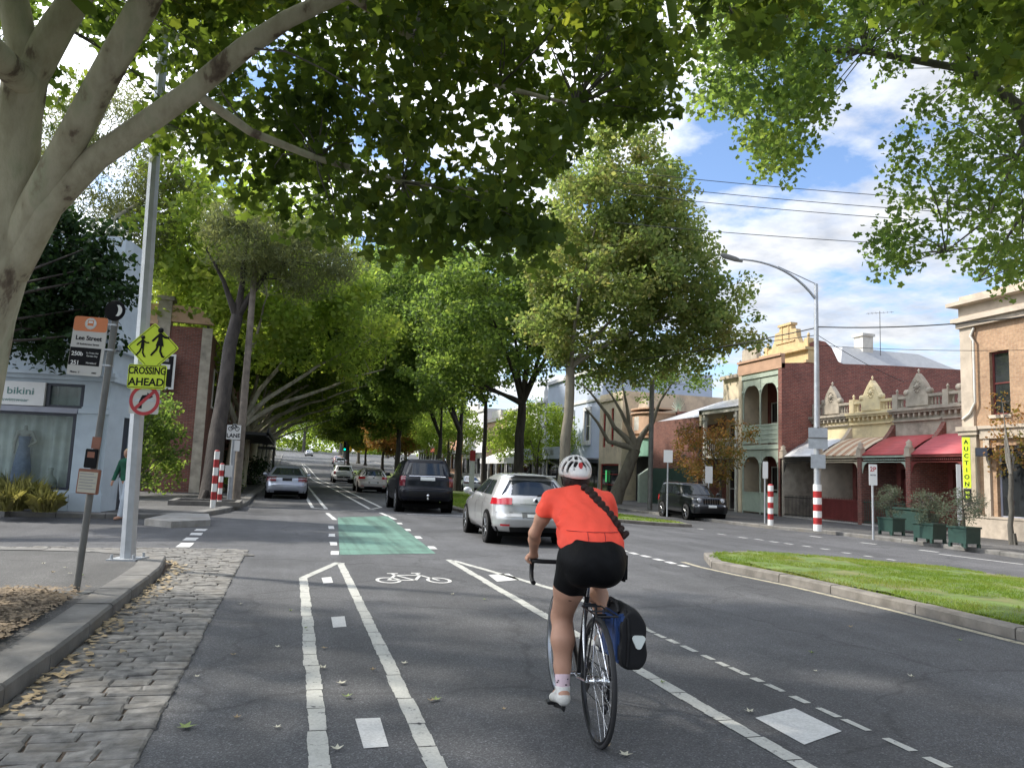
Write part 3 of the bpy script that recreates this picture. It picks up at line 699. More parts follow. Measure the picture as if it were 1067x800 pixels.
# ================================================================ VEHICLES
class CarBody:
    """rows: (yr,zr,yf,zf,w,rc,bow) from the sill to the roof; rear at -y"""
    def __init__(s,rows): s.r=rows
    def row(s,u):
        i=min(int(u),len(s.r)-2); t=u-i; return [a+(b-a)*t for a,b in zip(s.r[i],s.r[i+1])]
    def P(s,face,u,a):
        yr,zr,yf,zf,w,rc,bow=s.row(u); k=.07
        if face=='rear':
            x=w*(1-k)*a; return (x,yr+bow*a*a+rc*abs(a)**6,zr+(zf-zr)*.0-.012*a*a)
        if face=='front':
            x=w*(1-k)*a; return (x,yf-bow*a*a-rc*abs(a)**6,zf-.012*a*a)
        sg=-1 if face=='left' else 1; y0,y1=yr+bow+rc,yf-bow-rc; q=abs(2*a-1)
        return (sg*w*(1-k*q**4),y0+(y1-y0)*a,zr+(zf-zr)*a-.012)
    def body(s,per=2):
        mb=MB(); nr=(len(s.r)-1)*per; A=[-1+2*i/14 for i in range(15)]; T=[i/16 for i in range(17)]; rings=[]
        for j in range(nr+1):
            u=j/per; u=min(u,len(s.r)-1-1e-6)
            ring=[s.P('rear',u,a) for a in A]+[s.P('right',u,t) for t in T[1:]]+[s.P('front',u,a) for a in A[::-1][1:]]+[s.P('left',u,t) for t in T[::-1][1:-1]]
            rings.append(ring)
        n=len(rings[0]); V=[p for r in rings for p in r]; F=[(j*n+i,j*n+(i+1)%n,(j+1)*n+(i+1)%n,(j+1)*n+i) for j in range(nr) for i in range(n)]
        top=rings[-1]; cx=0; cy=sum(p[1] for p in top)/n; zt=max(p[2] for p in top); base=len(V)
        prev=(nr)*n
        for q,dz in ((.8,.02),(.45,.03)):
            o=len(V); V+= [(p[0]*q,cy+(p[1]-cy)*q,p[2]+dz) for p in top]; F+=[(prev+i,prev+(i+1)%n,o+(i+1)%n,o+i) for i in range(n)]; prev=o
        F.append(tuple(prev+i for i in range(n))); F.append(tuple(range(n))[::-1])
        return mb.add(V,F,0,True)
    def patch(s,mb,face,u0,u1,a0,a1,off=.004,mi=0,nu=4,na=6,trim=None):
        """panel lying on the body; trim=(da0,da1) shifts the ends at u1"""
        V=[];c=s.P('left' if face=='x' else face,(u0+u1)/2,.5)
        for i in range(nu+1):
            u=u0+(u1-u0)*i/nu; t=i/nu; b0=a0+(trim[0]*t if trim else 0); b1=a1+(trim[1]*t if trim else 0)
            for j in range(na+1):
                a=b0+(b1-b0)*j/na; p=Vector(s.P(face,u,a)); du=Vector(s.P(face,min(u+.02,len(s.r)-1.001),a))-Vector(s.P(face,max(u-.02,0),a)); da=Vector(s.P(face,u,a+.01))-Vector(s.P(face,u,a-.01))
                nn=da.cross(du); nn.normalize()
                ref={'rear':Vector((0,-1,.3)),'front':Vector((0,1,.3)),'left':Vector((-1,0,.1)),'right':Vector((1,0,.1))}[face]
                if nn.dot(ref)<0: nn=-nn
                V.append(p+nn*off)
        n=na+1; return mb.add(V,[(i*n+j,i*n+j+1,(i+1)*n+j+1,(i+1)*n+j) for i in range(nu) for j in range(na)],mi,True)
def wheel(root,x,y,r,w,side,rimmat='rim'):
    o=bpy.data.objects.new('wheel',None)
    m=MB(); m.lathe([(r*.62,-w/2),(r*.9,-w/2),(r*.985,-w*.36),(r,-w*.2),(r,w*.2),(r*.985,w*.36),(r*.9,w/2),(r*.62,w/2)],(0,0,0),28,'x'); t=m.build('tyre','tyre',root); t.location=(x,y,r)
    m=MB(); so=side*w*.38; m.lathe([(.001,so),(r*.14,so),(r*.16,so*.8),(r*.16,so*.2),(.001,so*.2)],(0,0,0),16,'x',)
    m.lathe([(r*.55,so*.2),(r*.55,so*.9),(r*.64,so*1.15),(r*.64,so*.2)],(0,0,0),28,'x')
    for k in range(5):
        a=2*PI*k/5; m.tube([(so*.9,math.cos(a)*r*.1,math.sin(a)*r*.1),(so*.98,math.cos(a)*r*.58,math.sin(a)*r*.58)],[r*.085,r*.075],6)
    m.lathe([(.001,so*.15),(r*.62,so*.15)],(0,0,0),24,'x',1)
    rm=m.build('rim',[rimmat,'arch'],t); return t
def finish_car(root,cb,spec):
    """wheels, arches, mirrors, lights, plate common to every car"""
    L,W,r=spec['L'],spec['W'],spec['wr']; ya,yb=spec['axles']
    for sx in (-1,1):
        for y in (ya,yb):
            m=MB(); m.lathe([(.001,sx*(W/2+.002)),(r*1.13,sx*(W/2+.002)),(r*1.15,sx*(W/2-.02)),(r*1.13,sx*(W/2-.3)),(.001,sx*(W/2-.3))],(0,y,r+.01),28,'x'); m.build('wheel_arch','arch',root)
    for sx in (-1,1):
        for y in (ya,yb): wheel(root,sx*(W/2-.085),y,r,.2,sx)
    m=MB(); m.box(-W*.4,W*.4,-L*.42,L*.42,.17,.3); m.build('underbody','arch',root)
    for sx in (-1,1):
        mm=MB(); my,mz=spec['mirror']; mm.sphere((sx*(W/2+.09),my,mz),.1,0,8,(1.,.6,.75)); mm.cyl((sx*(W/2-.04),my+.02,mz-.05),(sx*(W/2+.06),my,mz-.02),.025,6); mm.build('wing_mirror',spec['paint'],root)
def place(root,x,y,rz): root.location=(x,y,gz(x,y)); root.rotation_euler=(0,0,rz)
def lightset(cb,root,face,u0,u1,a0,a1,mat,name,side_t=None):
    for s in (-1,1):
        m=MB(); b0,b1=(a0*s,a1*s) if s>0 else (a1*s,a0*s); cb.patch(m,face,u0,u1,b0,b1,.008)
        if side_t:
            sd='left' if s<0 else 'right'
            if face=='rear': cb.patch(m,sd,u0,u1,0.,side_t,.008)
            else: cb.patch(m,sd,u0,u1,1-side_t,1.,.008)
        m.build(name,mat,root)
# --- silver hatchback (nearest car)
def hatch(name,label,cat,paintm,detail=True,group=None):
    root=thing(name,label,cat,group=group)
    rows=[(-1.96,.28,2.0,.24,.82,.26,.03),(-2.06,.38,2.06,.40,.885,.3,.06),(-2.10,.56,2.06,.58,.9,.3,.09),(-2.04,.66,2.02,.66,.9,.27,.09),(-2.0,.82,1.92,.78,.895,.24,.09),(-1.92,.96,1.05,1.0,.86,.2,.08),(-1.56,1.33,.25,1.36,.64,.14,.09),(-1.34,1.42,.0,1.43,.55,.12,.06)]
    cb=CarBody(rows); cb.body(3).build('body',paintm,root)
    m=MB(); cb.patch(m,'rear',5.12,5.93,-.88,.88,.006,trim=(.1,-.1)); m.build('rear_window','car_glass',root)
    m=MB(); m.box(-.03,.5,0,.012,0,.012)
    m=MB(); cb.patch(m,'front',5.05,5.95,-.92,.92,.006); m.build('windscreen','car_glass',root)
    for sd in ('left','right'):
        m=MB(); cb.patch(m,sd,5.1,5.9,.1,.42,.006,trim=(.05,0)); m.build('side_window','car_glass',root)
        m=MB(); cb.patch(m,sd,5.1,5.9,.45,.9,.006,trim=(0,-.1)); m.build('side_window','car_glass',root)
        m=MB(); cb.patch(m,sd,1.2,5.05,.5,.506,.005,na=1,nu=10); cb.patch(m,sd,1.5,5.05,.26,.265,.005,na=1,nu=10); m.build('door_seam','arch',root)
        m=MB(); cb.patch(m,sd,4.3,4.45,.43,.49,.025,na=2,nu=1); cb.patch(m,sd,4.3,4.45,.21,.255,.025,na=2,nu=1); m.build('door_handle',paintm,root)
    lightset(cb,root,'rear',4.0,4.92,.6,1.,'light_red','tail_light',.05)
    lightset(cb,root,'front',3.1,4.6,.6,1.,'head_lens','headlight',.05)
    m=MB(); cb.patch(m,'rear',0,1.0,-.97,.97,.006,nu=3); m.build('lower_bumper','black_plastic',root)
    for s in (-1,1):
        m=MB(); cb.patch(m,'rear',1.08,1.3,min(s*.66,s*.86),max(s*.66,s*.86),.008,na=2); m.build('reflector','light_red',root)
    m=MB(); cb.patch(m,'rear',1.95,2.95,-.36,.36,.004); m.build('plate_recess','dark_pole',root)
    m=MB(); cb.patch(m,'rear',2.1,2.7,-.24,.24,.016); m.build('number_plate','plate',root)
    m=MB(); cb.patch(m,'rear',4.02,4.07,-.95,.95,.004); cb.patch(m,'rear',3.0,3.05,-.95,.95,.004); m.build('tailgate_seam','arch',root)
    p=cb.P('rear',4.55,0); m=MB(); m.lathe([(.001,-.02),(.05,-.02),(.06,-.012),(.06,.01)],(p[0],p[1]-.004,p[2]),20,'y'); m.lathe([(.001,-.024),(.035,-.024)],(p[0],p[1]-.004,p[2]),16,'y',1); m.build('badge',['chrome','black_plastic'],root)
    m=MB(); p=cb.P('rear',5.12,.05); q=cb.P('rear',5.25,.55); m.tube([(p[0],p[1]-.02,p[2]),(q[0],q[1]-.02,q[2])],.012,6); m.build('wiper','arch',root)
    m=MB(); m.box(-.5,.5,-1.62,-1.35,1.395,1.42); m.build('roof_spoiler',paintm,root,.01)
    m=MB(); m.tube([(0,-1.1,1.45),(0,-1.3,1.56)],[.01,.005],6); m.build('aerial','black_plastic',root)
    finish_car(root,cb,dict(L=4.1,W=1.8,wr=.315,axles=(-1.27,1.3),mirror=(.62,1.02),paint=paintm))
    return root
golf=hatch('parked_car','silver hatchback ahead of the cyclist, dark rear window and red tail lights','car','car_silver'); golf.name='silver_hatchback'
# rear-left contact X=4.15,Y=15.5
place(golf,5.0,16.95,R(-3.5))
# --- dark SUV
def suv(name,label,paintm):
    root=thing(name,label,'car')
    rows=[(-2.25,.42,2.3,.4,.9,.2,.02),(-2.38,.52,2.38,.5,.96,.2,.05),(-2.4,.78,2.38,.75,.97,.18,.06),(-2.32,.84,2.36,.95,.96,.14,.05),(-2.28,1.18,2.2,1.08,.95,.12,.05),(-2.2,1.24,1.1,1.2,.92,.12,.05),(-2.0,1.72,.3,1.68,.76,.08,.05),(-1.95,1.80,.1,1.76,.7,.08,.04)]
    cb=CarBody(rows); cb.body(3).build('body',paintm,root)
    m=MB(); cb.patch(m,'rear',5.1,5.92,-.88,.88,.006,trim=(.05,-.05)); m.build('rear_window','car_glass',root)
    m=MB(); cb.patch(m,'front',5.05,5.95,-.92,.92,.006); m.build('windscreen','car_glass',root)
    for sd in ('left','right'):
        for a,b in ((.05,.28),(.31,.56),(.59,.93)):
            m=MB(); cb.patch(m,sd,5.1,5.88,a,b,.006,trim=(.01,-.03 if b<.9 else -.12)); m.build('side_window','car_glass',root)
        m=MB(); cb.patch(m,sd,0,1.6,.0,1.,.01); m.build('side_cladding','black_plastic',root)
    lightset(cb,root,'rear',3.2,5.0,.84,1.,'light_dark_red','tail_light',.04)
    lightset(cb,root,'front',3.1,4.2,.6,1.,'head_lens','headlight',.05)
    m=MB(); cb.patch(m,'rear',4.72,4.98,-.72,.72,.016); m.build('garnish_bar','chrome',root)
    m=MB(); cb.patch(m,'rear',0,2.3,-.98,.98,.008); m.build('bumper','black_plastic',root)
    m=MB(); cb.patch(m,'rear',2.4,2.9,-.98,.98,.014); m.build('bumper_step','frame_black',root)
    m=MB(); cb.patch(m,'rear',3.75,4.3,-.28,.28,.012); m.build('number_plate','plate',root)
    m=MB(); m.cyl((0,-2.5,.5),(0,-2.38,.5),.035,10); m.cyl((0,-2.5,.5),(0,-2.5,.58),.02,10); m.sphere((0,-2.5,.6),.05,0,8); m.build('tow_ball','chrome',root)
    for s in (-1,1):
        m=MB(); m.tube([(s*.66,-1.8,1.8),(s*.66,-1.7,1.86),(s*.66,.0,1.86),(s*.66,.1,1.79)],.022,8); m.build('roof_rail','chrome',root)
    finish_car(root,cb,dict(L=4.8,W=1.94,wr=.39,axles=(-1.45,1.4),mirror=(.8,1.25),paint=paintm)); return root
s=suv('dark_suv','dark navy four wheel drive with roof rails and tow ball stopped at the crossing','car_navy'); place(s,4.62,28.2,R(-1.5))
# --- sedan
def sedan(name,label,paintm,group=None,dark_plate=True):
    root=thing(name,label,'car',group=group)
    rows=[(-2.15,.28,2.1,.24,.83,.22,.02),(-2.24,.40,2.2,.38,.87,.24,.05),(-2.26,.58,2.2,.56,.88,.22,.07),(-2.22,.66,2.16,.66,.88,.2,.07),(-2.18,.88,2.0,.8,.87,.18,.07),(-1.75,.99,1.0,.97,.84,.16,.06),(-.95,1.32,.3,1.32,.62,.1,.05),(-.75,1.38,.0,1.38,.55,.1,.05)]
    cb=CarBody(rows); cb.body(3).build('body',paintm,root)
    m=MB(); cb.patch(m,'rear',5.05,5.95,-.85,.85,.006,trim=(.05,-.05)); m.build('rear_window','car_glass',root)
    m=MB(); cb.patch(m,'front',5.05,5.95,-.92,.92,.006); m.build('windscreen','car_glass',root)
    for sd in ('left','right'):
        m=MB(); cb.patch(m,sd,5.1,5.9,.1,.42,.006,trim=(.05,0)); m.build('side_window','car_glass',root)
        m=MB(); cb.patch(m,sd,5.1,5.9,.45,.9,.006,trim=(0,-.1)); m.build('side_window','car_glass',root)
    lightset(cb,root,'rear',3.4,4.4,.55,1.,'light_dark_red','tail_light',.04)
    lightset(cb,root,'front',3.1,4.2,.6,1.,'head_lens','headlight',.05)
    m=MB(); cb.patch(m,'rear',3.5,4.05,-.24,.24,.012); m.build('number_plate','black_plastic' if dark_plate else 'plate',root)
    m=MB(); cb.patch(m,'rear',0,.7,-.9,.9,.006); cb.patch(m,'rear',2.05,2.2,-.98,.98,.008); m.build('bumper_trim','black_plastic',root)
    finish_car(root,cb,dict(L=4.4,W=1.75,wr=.31,axles=(-1.38,1.33),mirror=(.62,1.0),paint=paintm)); return root
s=sedan('silver_sedan','blue-silver sedan stopped at the left kerb beside the trees','car_blue_silver'); place(s,-.02,36.2,R(.5))
h=hatch('white_hatchback','cream-white hatchback driving ahead, left of the dark four wheel drive','car','car_cream'); place(h,4.9,48.2,R(0))
s2=suv('white_suv','small white four wheel drive farthest up the traffic lane','car_white'); place(s2,4.9,74,0); s2.scale=(.97,.97,.9)
# parked rows far away
i=0
for (nm,lab,f,mat,x,y,rz) in [
 ('white_sedan','white sedan parked behind the far median trees, beside the tall trunk',sedan,'car_white',15.9,58,0),
 ('dark_sedan','dark sedan just left of the dark four wheel drive, in the distance',sedan,'car_navy',8.6-2.0,68,0),
 ('pale_sedan','pale sedan behind the cream hatchback in the distance',sedan,'car_blue_silver',8.2,84,0),
 ('white_wagon','white car parked on the rise beside the green traffic light',sedan,'car_white',7.4,118,0),
 ('silver_wagon','silver car at the top of the rise, farthest along the street',sedan,'car_silver',4.4,185,0),
 ('red_sedan','reddish pale car parked on the rise near the yellow trees',sedan,'car_red',7.9,132,0),
 ('parked_sedan','white car parked on the far right side beyond the tree trunks',sedan,'car_white',16.1,70,0)]:
    c=f(nm,lab,mat); place(c,x,y,rz)
# --- black jeep
def jeep():
    root=thing('black_jeep','black boxy four wheel drive parked by the terrace kerb, round headlights facing us','car')
    rows=[(-2.05,.36,2.1,.34,.84,.16,.02),(-2.15,.46,2.17,.44,.87,.16,.04),(-2.16,.68,2.18,.66,.88,.15,.04),(-2.1,.74,2.08,.7,.87,.12,.04),(-2.06,1.0,2.04,1.0,.86,.12,.04),(-2.02,1.08,.95,1.1,.84,.12,.04),(-1.9,1.55,.42,1.55,.7,.08,.04),(-1.85,1.63,.25,1.62,.64,.08,.03)]
    cb=CarBody(rows); cb.body(3).build('body','car_black',root)
    m=MB(); cb.patch(m,'rear',5.1,5.92,-.88,.88,.006); m.build('rear_window','car_glass',root)
    m=MB(); cb.patch(m,'front',5.06,5.94,-.93,.93,.008); m.build('windscreen','car_glass',root)
    for sd in ('left','right'):
        for a,b in ((.05,.3),(.33,.6),(.63,.95)):
            m=MB(); cb.patch(m,sd,5.1,5.88,a,b,.008,trim=(.01,-.02 if b<.9 else -.1)); m.build('side_window','car_glass',root)
    lightset(cb,root,'rear',3.2,4.6,.84,1.,'light_red','tail_light',.04)
    for s in (-1,1):
        p=cb.P('front',3.7,s*.68); m=MB(); m.lathe([(.001,.035),(.07,.03),(.085,.0)],(p[0],p[1]+.0,p[2]),18,'y'); m.lathe([(.085,.0),(.1,.03),(.105,-.02)],(p[0],p[1],p[2]),18,'y',1); m.build('headlight',['head_lens','chrome'],root)
        p=cb.P('front',2.2,s*.75); m=MB(); m.lathe([(.001,.02),(.045,.015),(.05,-.01)],(p[0],p[1],p[2]),14,'y'); m.build('fog_light','head_lens',root)
    m=MB()
    for k in range(7): a=-.42+k*.14; cb.patch(m,'front',3.1,3.9,a-.035,a+.035,.01,na=1)
    m.build('grille','arch',root)
    m=MB(); cb.patch(m,'front',.4,2.4,-.98,.98,.012); m.build('bumper','black_plastic',root)
    m=MB(); cb.patch(m,'front',1.7,2.3,-.24,.24,.03); m.build('number_plate','plate',root)
    for s in (-1,1):
        m=MB(); m.tube([(s*.6,-1.7,1.63),(s*.6,-1.6,1.7),(s*.6,-.1,1.7),(s*.6,0,1.62)],.02,8); m.build('roof_rail','black_plastic',root)
    finish_car(root,cb,dict(L=4.3,W=1.76,wr=.36,axles=(-1.3,1.33),mirror=(.8,1.15),paint='car_black')); return root
j=jeep(); jx,jy=G(748,543.5); place(j,jx-.1,jy+2.2,PI+R(-4))
# ================================================================ BICYCLE
BH=R(-7); bx,by=G(621,777); BM=Matrix.Translation((bx,by,0))@Matrix.Rotation(BH,4,'Z')
bike=thing('road_bicycle','drop bar road bicycle being ridden up the bike lane, with rear rack','bicycle',(bx,by,0),BH)
FA=.95; WR=.335
for nm,y,ang in (('rear',0,.2),('front',FA,.05)):
    m=MB(); rr_=.013
    # tyre torus
    V=[];F=[];n=64;k=8
    for i in range(n):
        a=2*PI*i/n
        for q in range(k):
            b=2*PI*q/k; rad=WR-rr_+rr_*math.cos(b); V.append((rr_*math.sin(b),math.cos(a)*rad,math.sin(a)*rad))
    for i in range(n):
        for q in range(k): F.append((i*k+q,i*k+(q+1)%k,((i+1)%n)*k+(q+1)%k,((i+1)%n)*k+q))
    m.add(V,F,0,True); w=thing('wheel',None,None); w.parent=bike; w.location=(0,y,WR)
    for kk in list(w.keys()): del w[kk]
    m.build('tyre','tyre',w)
    m=MB(); m.lathe([(WR-.036,-.011),(WR-.024,-.012),(WR-.024,.012),(WR-.036,.011),(WR-.036,-.011)],(0,0,0),64,'x'); m.build('rim','rim' if nm=='front' else 'frame_black',w)
    m=MB(); m.lathe([(.001,-.05),(.012,-.05),(.014,-.03),(.026,-.028),(.026,-.024),(.013,-.02),(.013,.02),(.026,.024),(.026,.028),(.012,.05),(.001,.05)],(0,0,0),16,'x'); m.build('hub','chrome',w)
    for i in range(24):
        a=2*PI*i/24+ang; sx=.024 if i%2 else -.024; b=a+(.5 if (i//2)%2 else -.5)
        m=MB(); m.tube([(sx,math.cos(b)*.026,math.sin(b)*.026),(0,math.cos(a)*(WR-.036),math.sin(a)*(WR-.036))],.0012,4); m.build('spoke','chrome',w)
BB=(0,.42,.27); ST=(0,.265,.74); HT=(0,.775,.79); HB=(0,.81,.66)
def tubes(name,mat,segs,parent=bike):
    m=MB()
    for p in segs: m.tube(p[0],p[1],10)
    return m.build(name,mat,parent)
tubes('frame','frame_black',[([ST,(0,.77,.77)],.0155),([BB,HB],.019),([BB,ST],.0155),([HT,HB],.02)])
tubes('chain_stay','chrome',[([(s*.02,.40,.27),(s*.055,.2,.3),(s*.062,0,WR)],[.011,.01,.008]) for s in (-1,1)])
tubes('seat_stay','chrome',[([(s*.014,.265,.70),(s*.05,.13,.53),(s*.062,0,WR)],[.008,.008,.007]) for s in (-1,1)])
tubes('fork','frame_black',[([HB,(s*.04,.835,.62),(s*.05,.88,.5),(s*.05,FA,WR)],[.018,.014,.012,.008]) for s in (-1,1)]+[([(-.05,.83,.63),(.05,.83,.63)],.016)])
tubes('seat_post','chrome',[([ST,(0,.235,.85)],.0135)])
m=MB(); m.prism([(-.075,.0),(-.07,.04),(-.03,.12),(-.02,.25),(0,.27),(.02,.25),(.03,.12),(.07,.04),(.075,.0),(.04,-.02),(-.04,-.02)],'z',.855,.88); o=m.build('saddle','black_plastic',bike,.012); o.location=(0,.1,0)
tubes('stem','frame_black',[([HT,(0,.755,.85)],.017),([(0,.755,.85),(0,.83,.865)],.015)])
bar=[]
def barpts(s): return [(0,.83,.865),(s*.14,.83,.867),(s*.19,.84,.868),(s*.205,.875,.865),(s*.208,.905,.845),(s*.21,.91,.80),(s*.212,.885,.755),(s*.213,.84,.735),(s*.213,.80,.735)]
tubes('handlebar','black_plastic',[(barpts(s),.0145) for s in (-1,1)])
for s in (-1,1):
    m=MB(); m.tube([(s*.205,.88,.865),(s*.205,.93,.882),(s*.205,.955,.915)],[.018,.018,.013],8); m.tube([(s*.205,.945,.88),(s*.207,.965,.82),(s*.21,.94,.755)],[.008,.007,.006],6); m.build('brake_lever','black_plastic',bike)
# cranks: left down, right up
tubes('crank','chrome',[([(-.07,.42,.27),(-.085,.45,.10)],[.014,.011]),([(.07,.42,.27),(.085,.39,.44)],[.014,.011]),([(-.07,.42,.27),(.07,.42,.27)],.018)])
m=MB(); m.lathe([(.03,.045),(.095,.045),(.098,.047),(.095,.049),(.03,.049)],BB,40,'x'); m.build('chainring','frame_black',bike)
for s,(y,z) in ((-1,(.45,.10)),(1,(.39,.44))):
    m=MB(); m.rbox(min(s*.095,s*.18),max(s*.095,s*.18),y-.035,y+.035,z-.008,z+.01,.004); m.build('pedal','frame_black',bike)
m=MB()
for i in range(7): r=.022+.0055*i; m.lathe([(.01,.05-.004*i),(r,.05-.004*i),(r,.048-.004*i),(.01,.048-.004*i)],(0,0,WR),24,'x')
m.build('cassette','chrome',bike)
m=MB(); m.tube([(.047,.42,.365),(.047,.0,.385)],.004,4); m.tube([(.047,.42,.175),(.05,.02,.18)],.004,4); m.build('chain','frame_black',bike)
m=MB(); m.tube([(.06,.0,.31),(.065,.01,.24),(.06,.02,.18)],.009,6); m.lathe([(.001,.045),(.028,.045),(.028,.055),(.001,.055)],(0,.01,.25),14,'x'); m.lathe([(.001,.045),(.028,.045),(.028,.055),(.001,.055)],(0,.03,.18),14,'x'); m.build('derailleur','frame_black',bike)
tubes('rear_brake','frame_black',[([(-.035,.2,.70),(-.03,.17,.64)],.009),([(.035,.2,.70),(.03,.17,.64)],.009),([(-.035,.2,.70),(.035,.2,.70)],.01)])
# rack
tubes('rear_rack','frame_black',[([(s*.055,.16,.70),(s*.055,-.16,.70)],.005) for s in (-1,1)]+[([(-.055,y,.70),(.055,y,.70)],.005) for y in (.16,.0,-.16)]+[([(s*.055,-.1,.70),(s*.07,.0,WR)],.005) for s in (-1,1)]+[([(s*.055,.1,.70),(s*.07,.0,WR)],.005) for s in (-1,1)])

bo=thing('water_bottle','dark drink bottle in the cage inside the bicycle frame','bottle',tuple(BM@Vector((-.035,.5,.42))),BH); m=MB(); m.lathe([(.001,0),(.036,0),(.036,.13),(.03,.15),(.018,.155),(.018,.18),(.001,.18)],(0,0,0),16); m.build('body','dark_trim',bo); bo.rotation_euler=(R(-38),0,BH)
# pannier
pn=thing('pannier_bag','black and blue pannier bag hung on the right of the bicycle rack','bag',(bx-.02,by,.075),BH); pn.scale=(.96,1,.87)
f=SDF((.05,-.28,.36),(.36,.26,.84),.006)
for (y0,y1) in ((-.12,.12),):
    f.cone((.17,y0,.5),(.17,y1,.5),.105,k=.02,sc=(.8,1,1)).cone((.17,y0,.64),(.17,y1,.64),.1,k=.05,sc=(.78,1,1)).cone((.155,y0*.9,.71),(.155,y1*.9,.71),.06,k=.04,sc=(.8,1,1))
f.cut((0,-.165,0),(0,-1,0)); f.cut((.09,0,0),(-1,0,0)); f.cut((0,0,.41),(0,0,-1)); f.mesh('bag_body','bag_black',pn)
m=MB(); m.rbox(.078,.125,-.14,.15,.44,.72,.015); m.build('back_panel','bag_blue',pn)
m=MB(); m.rbox(.082,.15,-.16,-.13,.68,.735,.012); m.build('rolled_top','bag_blue',pn)
m=MB(); m.rbox(.222,.25,-.08,.12,.6,.69,.01); m.build('side_panel','bag_blue',pn)
m=MB(); m.tube([(.1,-.1,.735),(.1,-.05,.79),(.1,.06,.79),(.1,.1,.735)],.009,6,flat=1.6); m.build('carry_handle','bag_black',pn)
m=MB(); m.tube([(.12,-.15,.76),(.135,-.168,.7),(.14,-.17,.6),(.135,-.168,.43)],.009,4,flat=.3); m.build('strap','bag_black',pn)
def rtri(cx,cz,s,y0,y1,mb):
    pts=[]
    for a0,(x,z) in zip((30,150,270),((.5,.42),(-.5,.42),(0,-.5))):
        for d in (-50,-20,20,50): a=R(a0+d); pts.append((cx+x*s*.6+math.cos(a)*s*.3,cz+z*s*.75+math.sin(a)*s*.3))
    mb.prism(pts,'y',y0,y1)
m=MB(); rtri(.195,.575,.062,-.176,-.16,m); m.build('reflector','reflector',pn)
m=MB(); m.tube([(.02,-.02,.685),(.1,-.02,.685)],.007,6); m.tube([(.02,.06,.685),(.1,.06,.685)],.007,6); m.build('hook','bag_black',pn)
# ================================================================ CYCLIST
rider=thing('person','cyclist seen from behind in orange-red jersey and black shorts, white helmet, riding','person',(bx,by,0),BH)
def mir(p,s): return (p[0]*s,p[1],p[2])
def torso(f,g=0.,k=.05):
    f.chain([(0,.19,1.0),(0,.27,1.06),(0,.36,1.13),(0,.46,1.20),(0,.53,1.245)],[.12+g,.11+g,.112+g,.12+g,.112+g],k,(1.22,.86,1))
    f.cone((-.14,.535,1.275),(.14,.535,1.275),.056+g,k=.05)
LEG=[(-1,[(-.085,.19,.96),(-.115,.405,.60),(-.12,.30,.215)]),(1,[(.085,.19,.96),(.10,.56,.80),(.125,.29,.53)])]
f=SDF((-.34,-.05,.02),(.34,1.08,1.64),.0065)
torso(f,-.006); f.ell((0,.15,.955),(.165,.125,.12),.05)
for s,(hip,kn,an) in LEG:
    f.chain([hip,tuple(Vector(hip).lerp(Vector(kn),.5)),kn],[.102,.088,.062],.03)
    mid=Vector(kn).lerp(Vector(an),.32)+Vector((0,-.022,0)); f.chain([kn,tuple(mid),tuple(Vector(kn).lerp(Vector(an),.7)),an],[.058,.066,.046,.036],.03)
    fy=Vector(an)+Vector((0,.15,-.07)); f.chain([an,tuple(Vector(an)+Vector((0,-.03,-.035))),tuple(fy)],[.034,.032,.028],.02)
# arms
ARM=[]
for s in (-1,1):
    sh=(s*.178,.535,1.262); el=(s*.25,.64,1.06); wr=(s*.215,.83,.912); ARM.append((sh,el,wr))
    f.chain([sh,tuple(Vector(sh).lerp(Vector(el),.5)),el],[.05,.043,.035],.03); mdl=Vector(el).lerp(Vector(wr),.3); f.chain([el,tuple(mdl),wr],[.036,.037,.023],.02)
    # palm and fingers closed round the brake hood
    pm=(s*.209,.885,.898); f.cone(wr,pm,.024,.03,.02,(1.15,1,.8)); 
    for k,(dy,L) in enumerate(((.0,.03),(.018,.033),(.036,.032),(.052,.026))):
        y=.885+dy; a=(s*.232,y,.897-dy*.1); b=(s*.244,y+.006,.872); c=(s*.228,y+.006,.852); d=(s*.205,y+.002,.85)
        f.chain([(s*.212,.885+dy*.8,.905),a,b,c,d],[.0125,.0105,.0095,.009,.0085],.004)
    f.chain([(s*.2,.87,.9),(s*.18,.895,.893),(s*.178,.925,.875),(s*.19,.94,.858)],[.014,.012,.0105,.009],.006)
# neck + head
f.cone((0,.555,1.27),(0,.615,1.40),.055,.05,.03)
H=(0,.655,1.445); f.ell(H,(.074,.09,.095),.03); f.cone((0,.69,1.42),(0,.705,1.385),.05,.035,.03)
f.cone((0,.74,1.445),(0,.757,1.425),.009,.013,.01); f.ell((0,.735,1.395),(.024,.014,.009),.006)
for s in (-1,1):
    f.ell((s*.031,.738,1.455),(.014,.01,.009),.004,'s'); f.ell((s*.03,.727,1.455),(.0125,.0125,.0125),.002)
    f.ell((s*.076,.65,1.44),(.009,.018,.028),.006)
f.mesh('body','skin',rider)
for s in (-1,1):
    m=MB(); m.sphere((s*.03,.7385,1.455),.0045); m.build('eye','arch',rider)
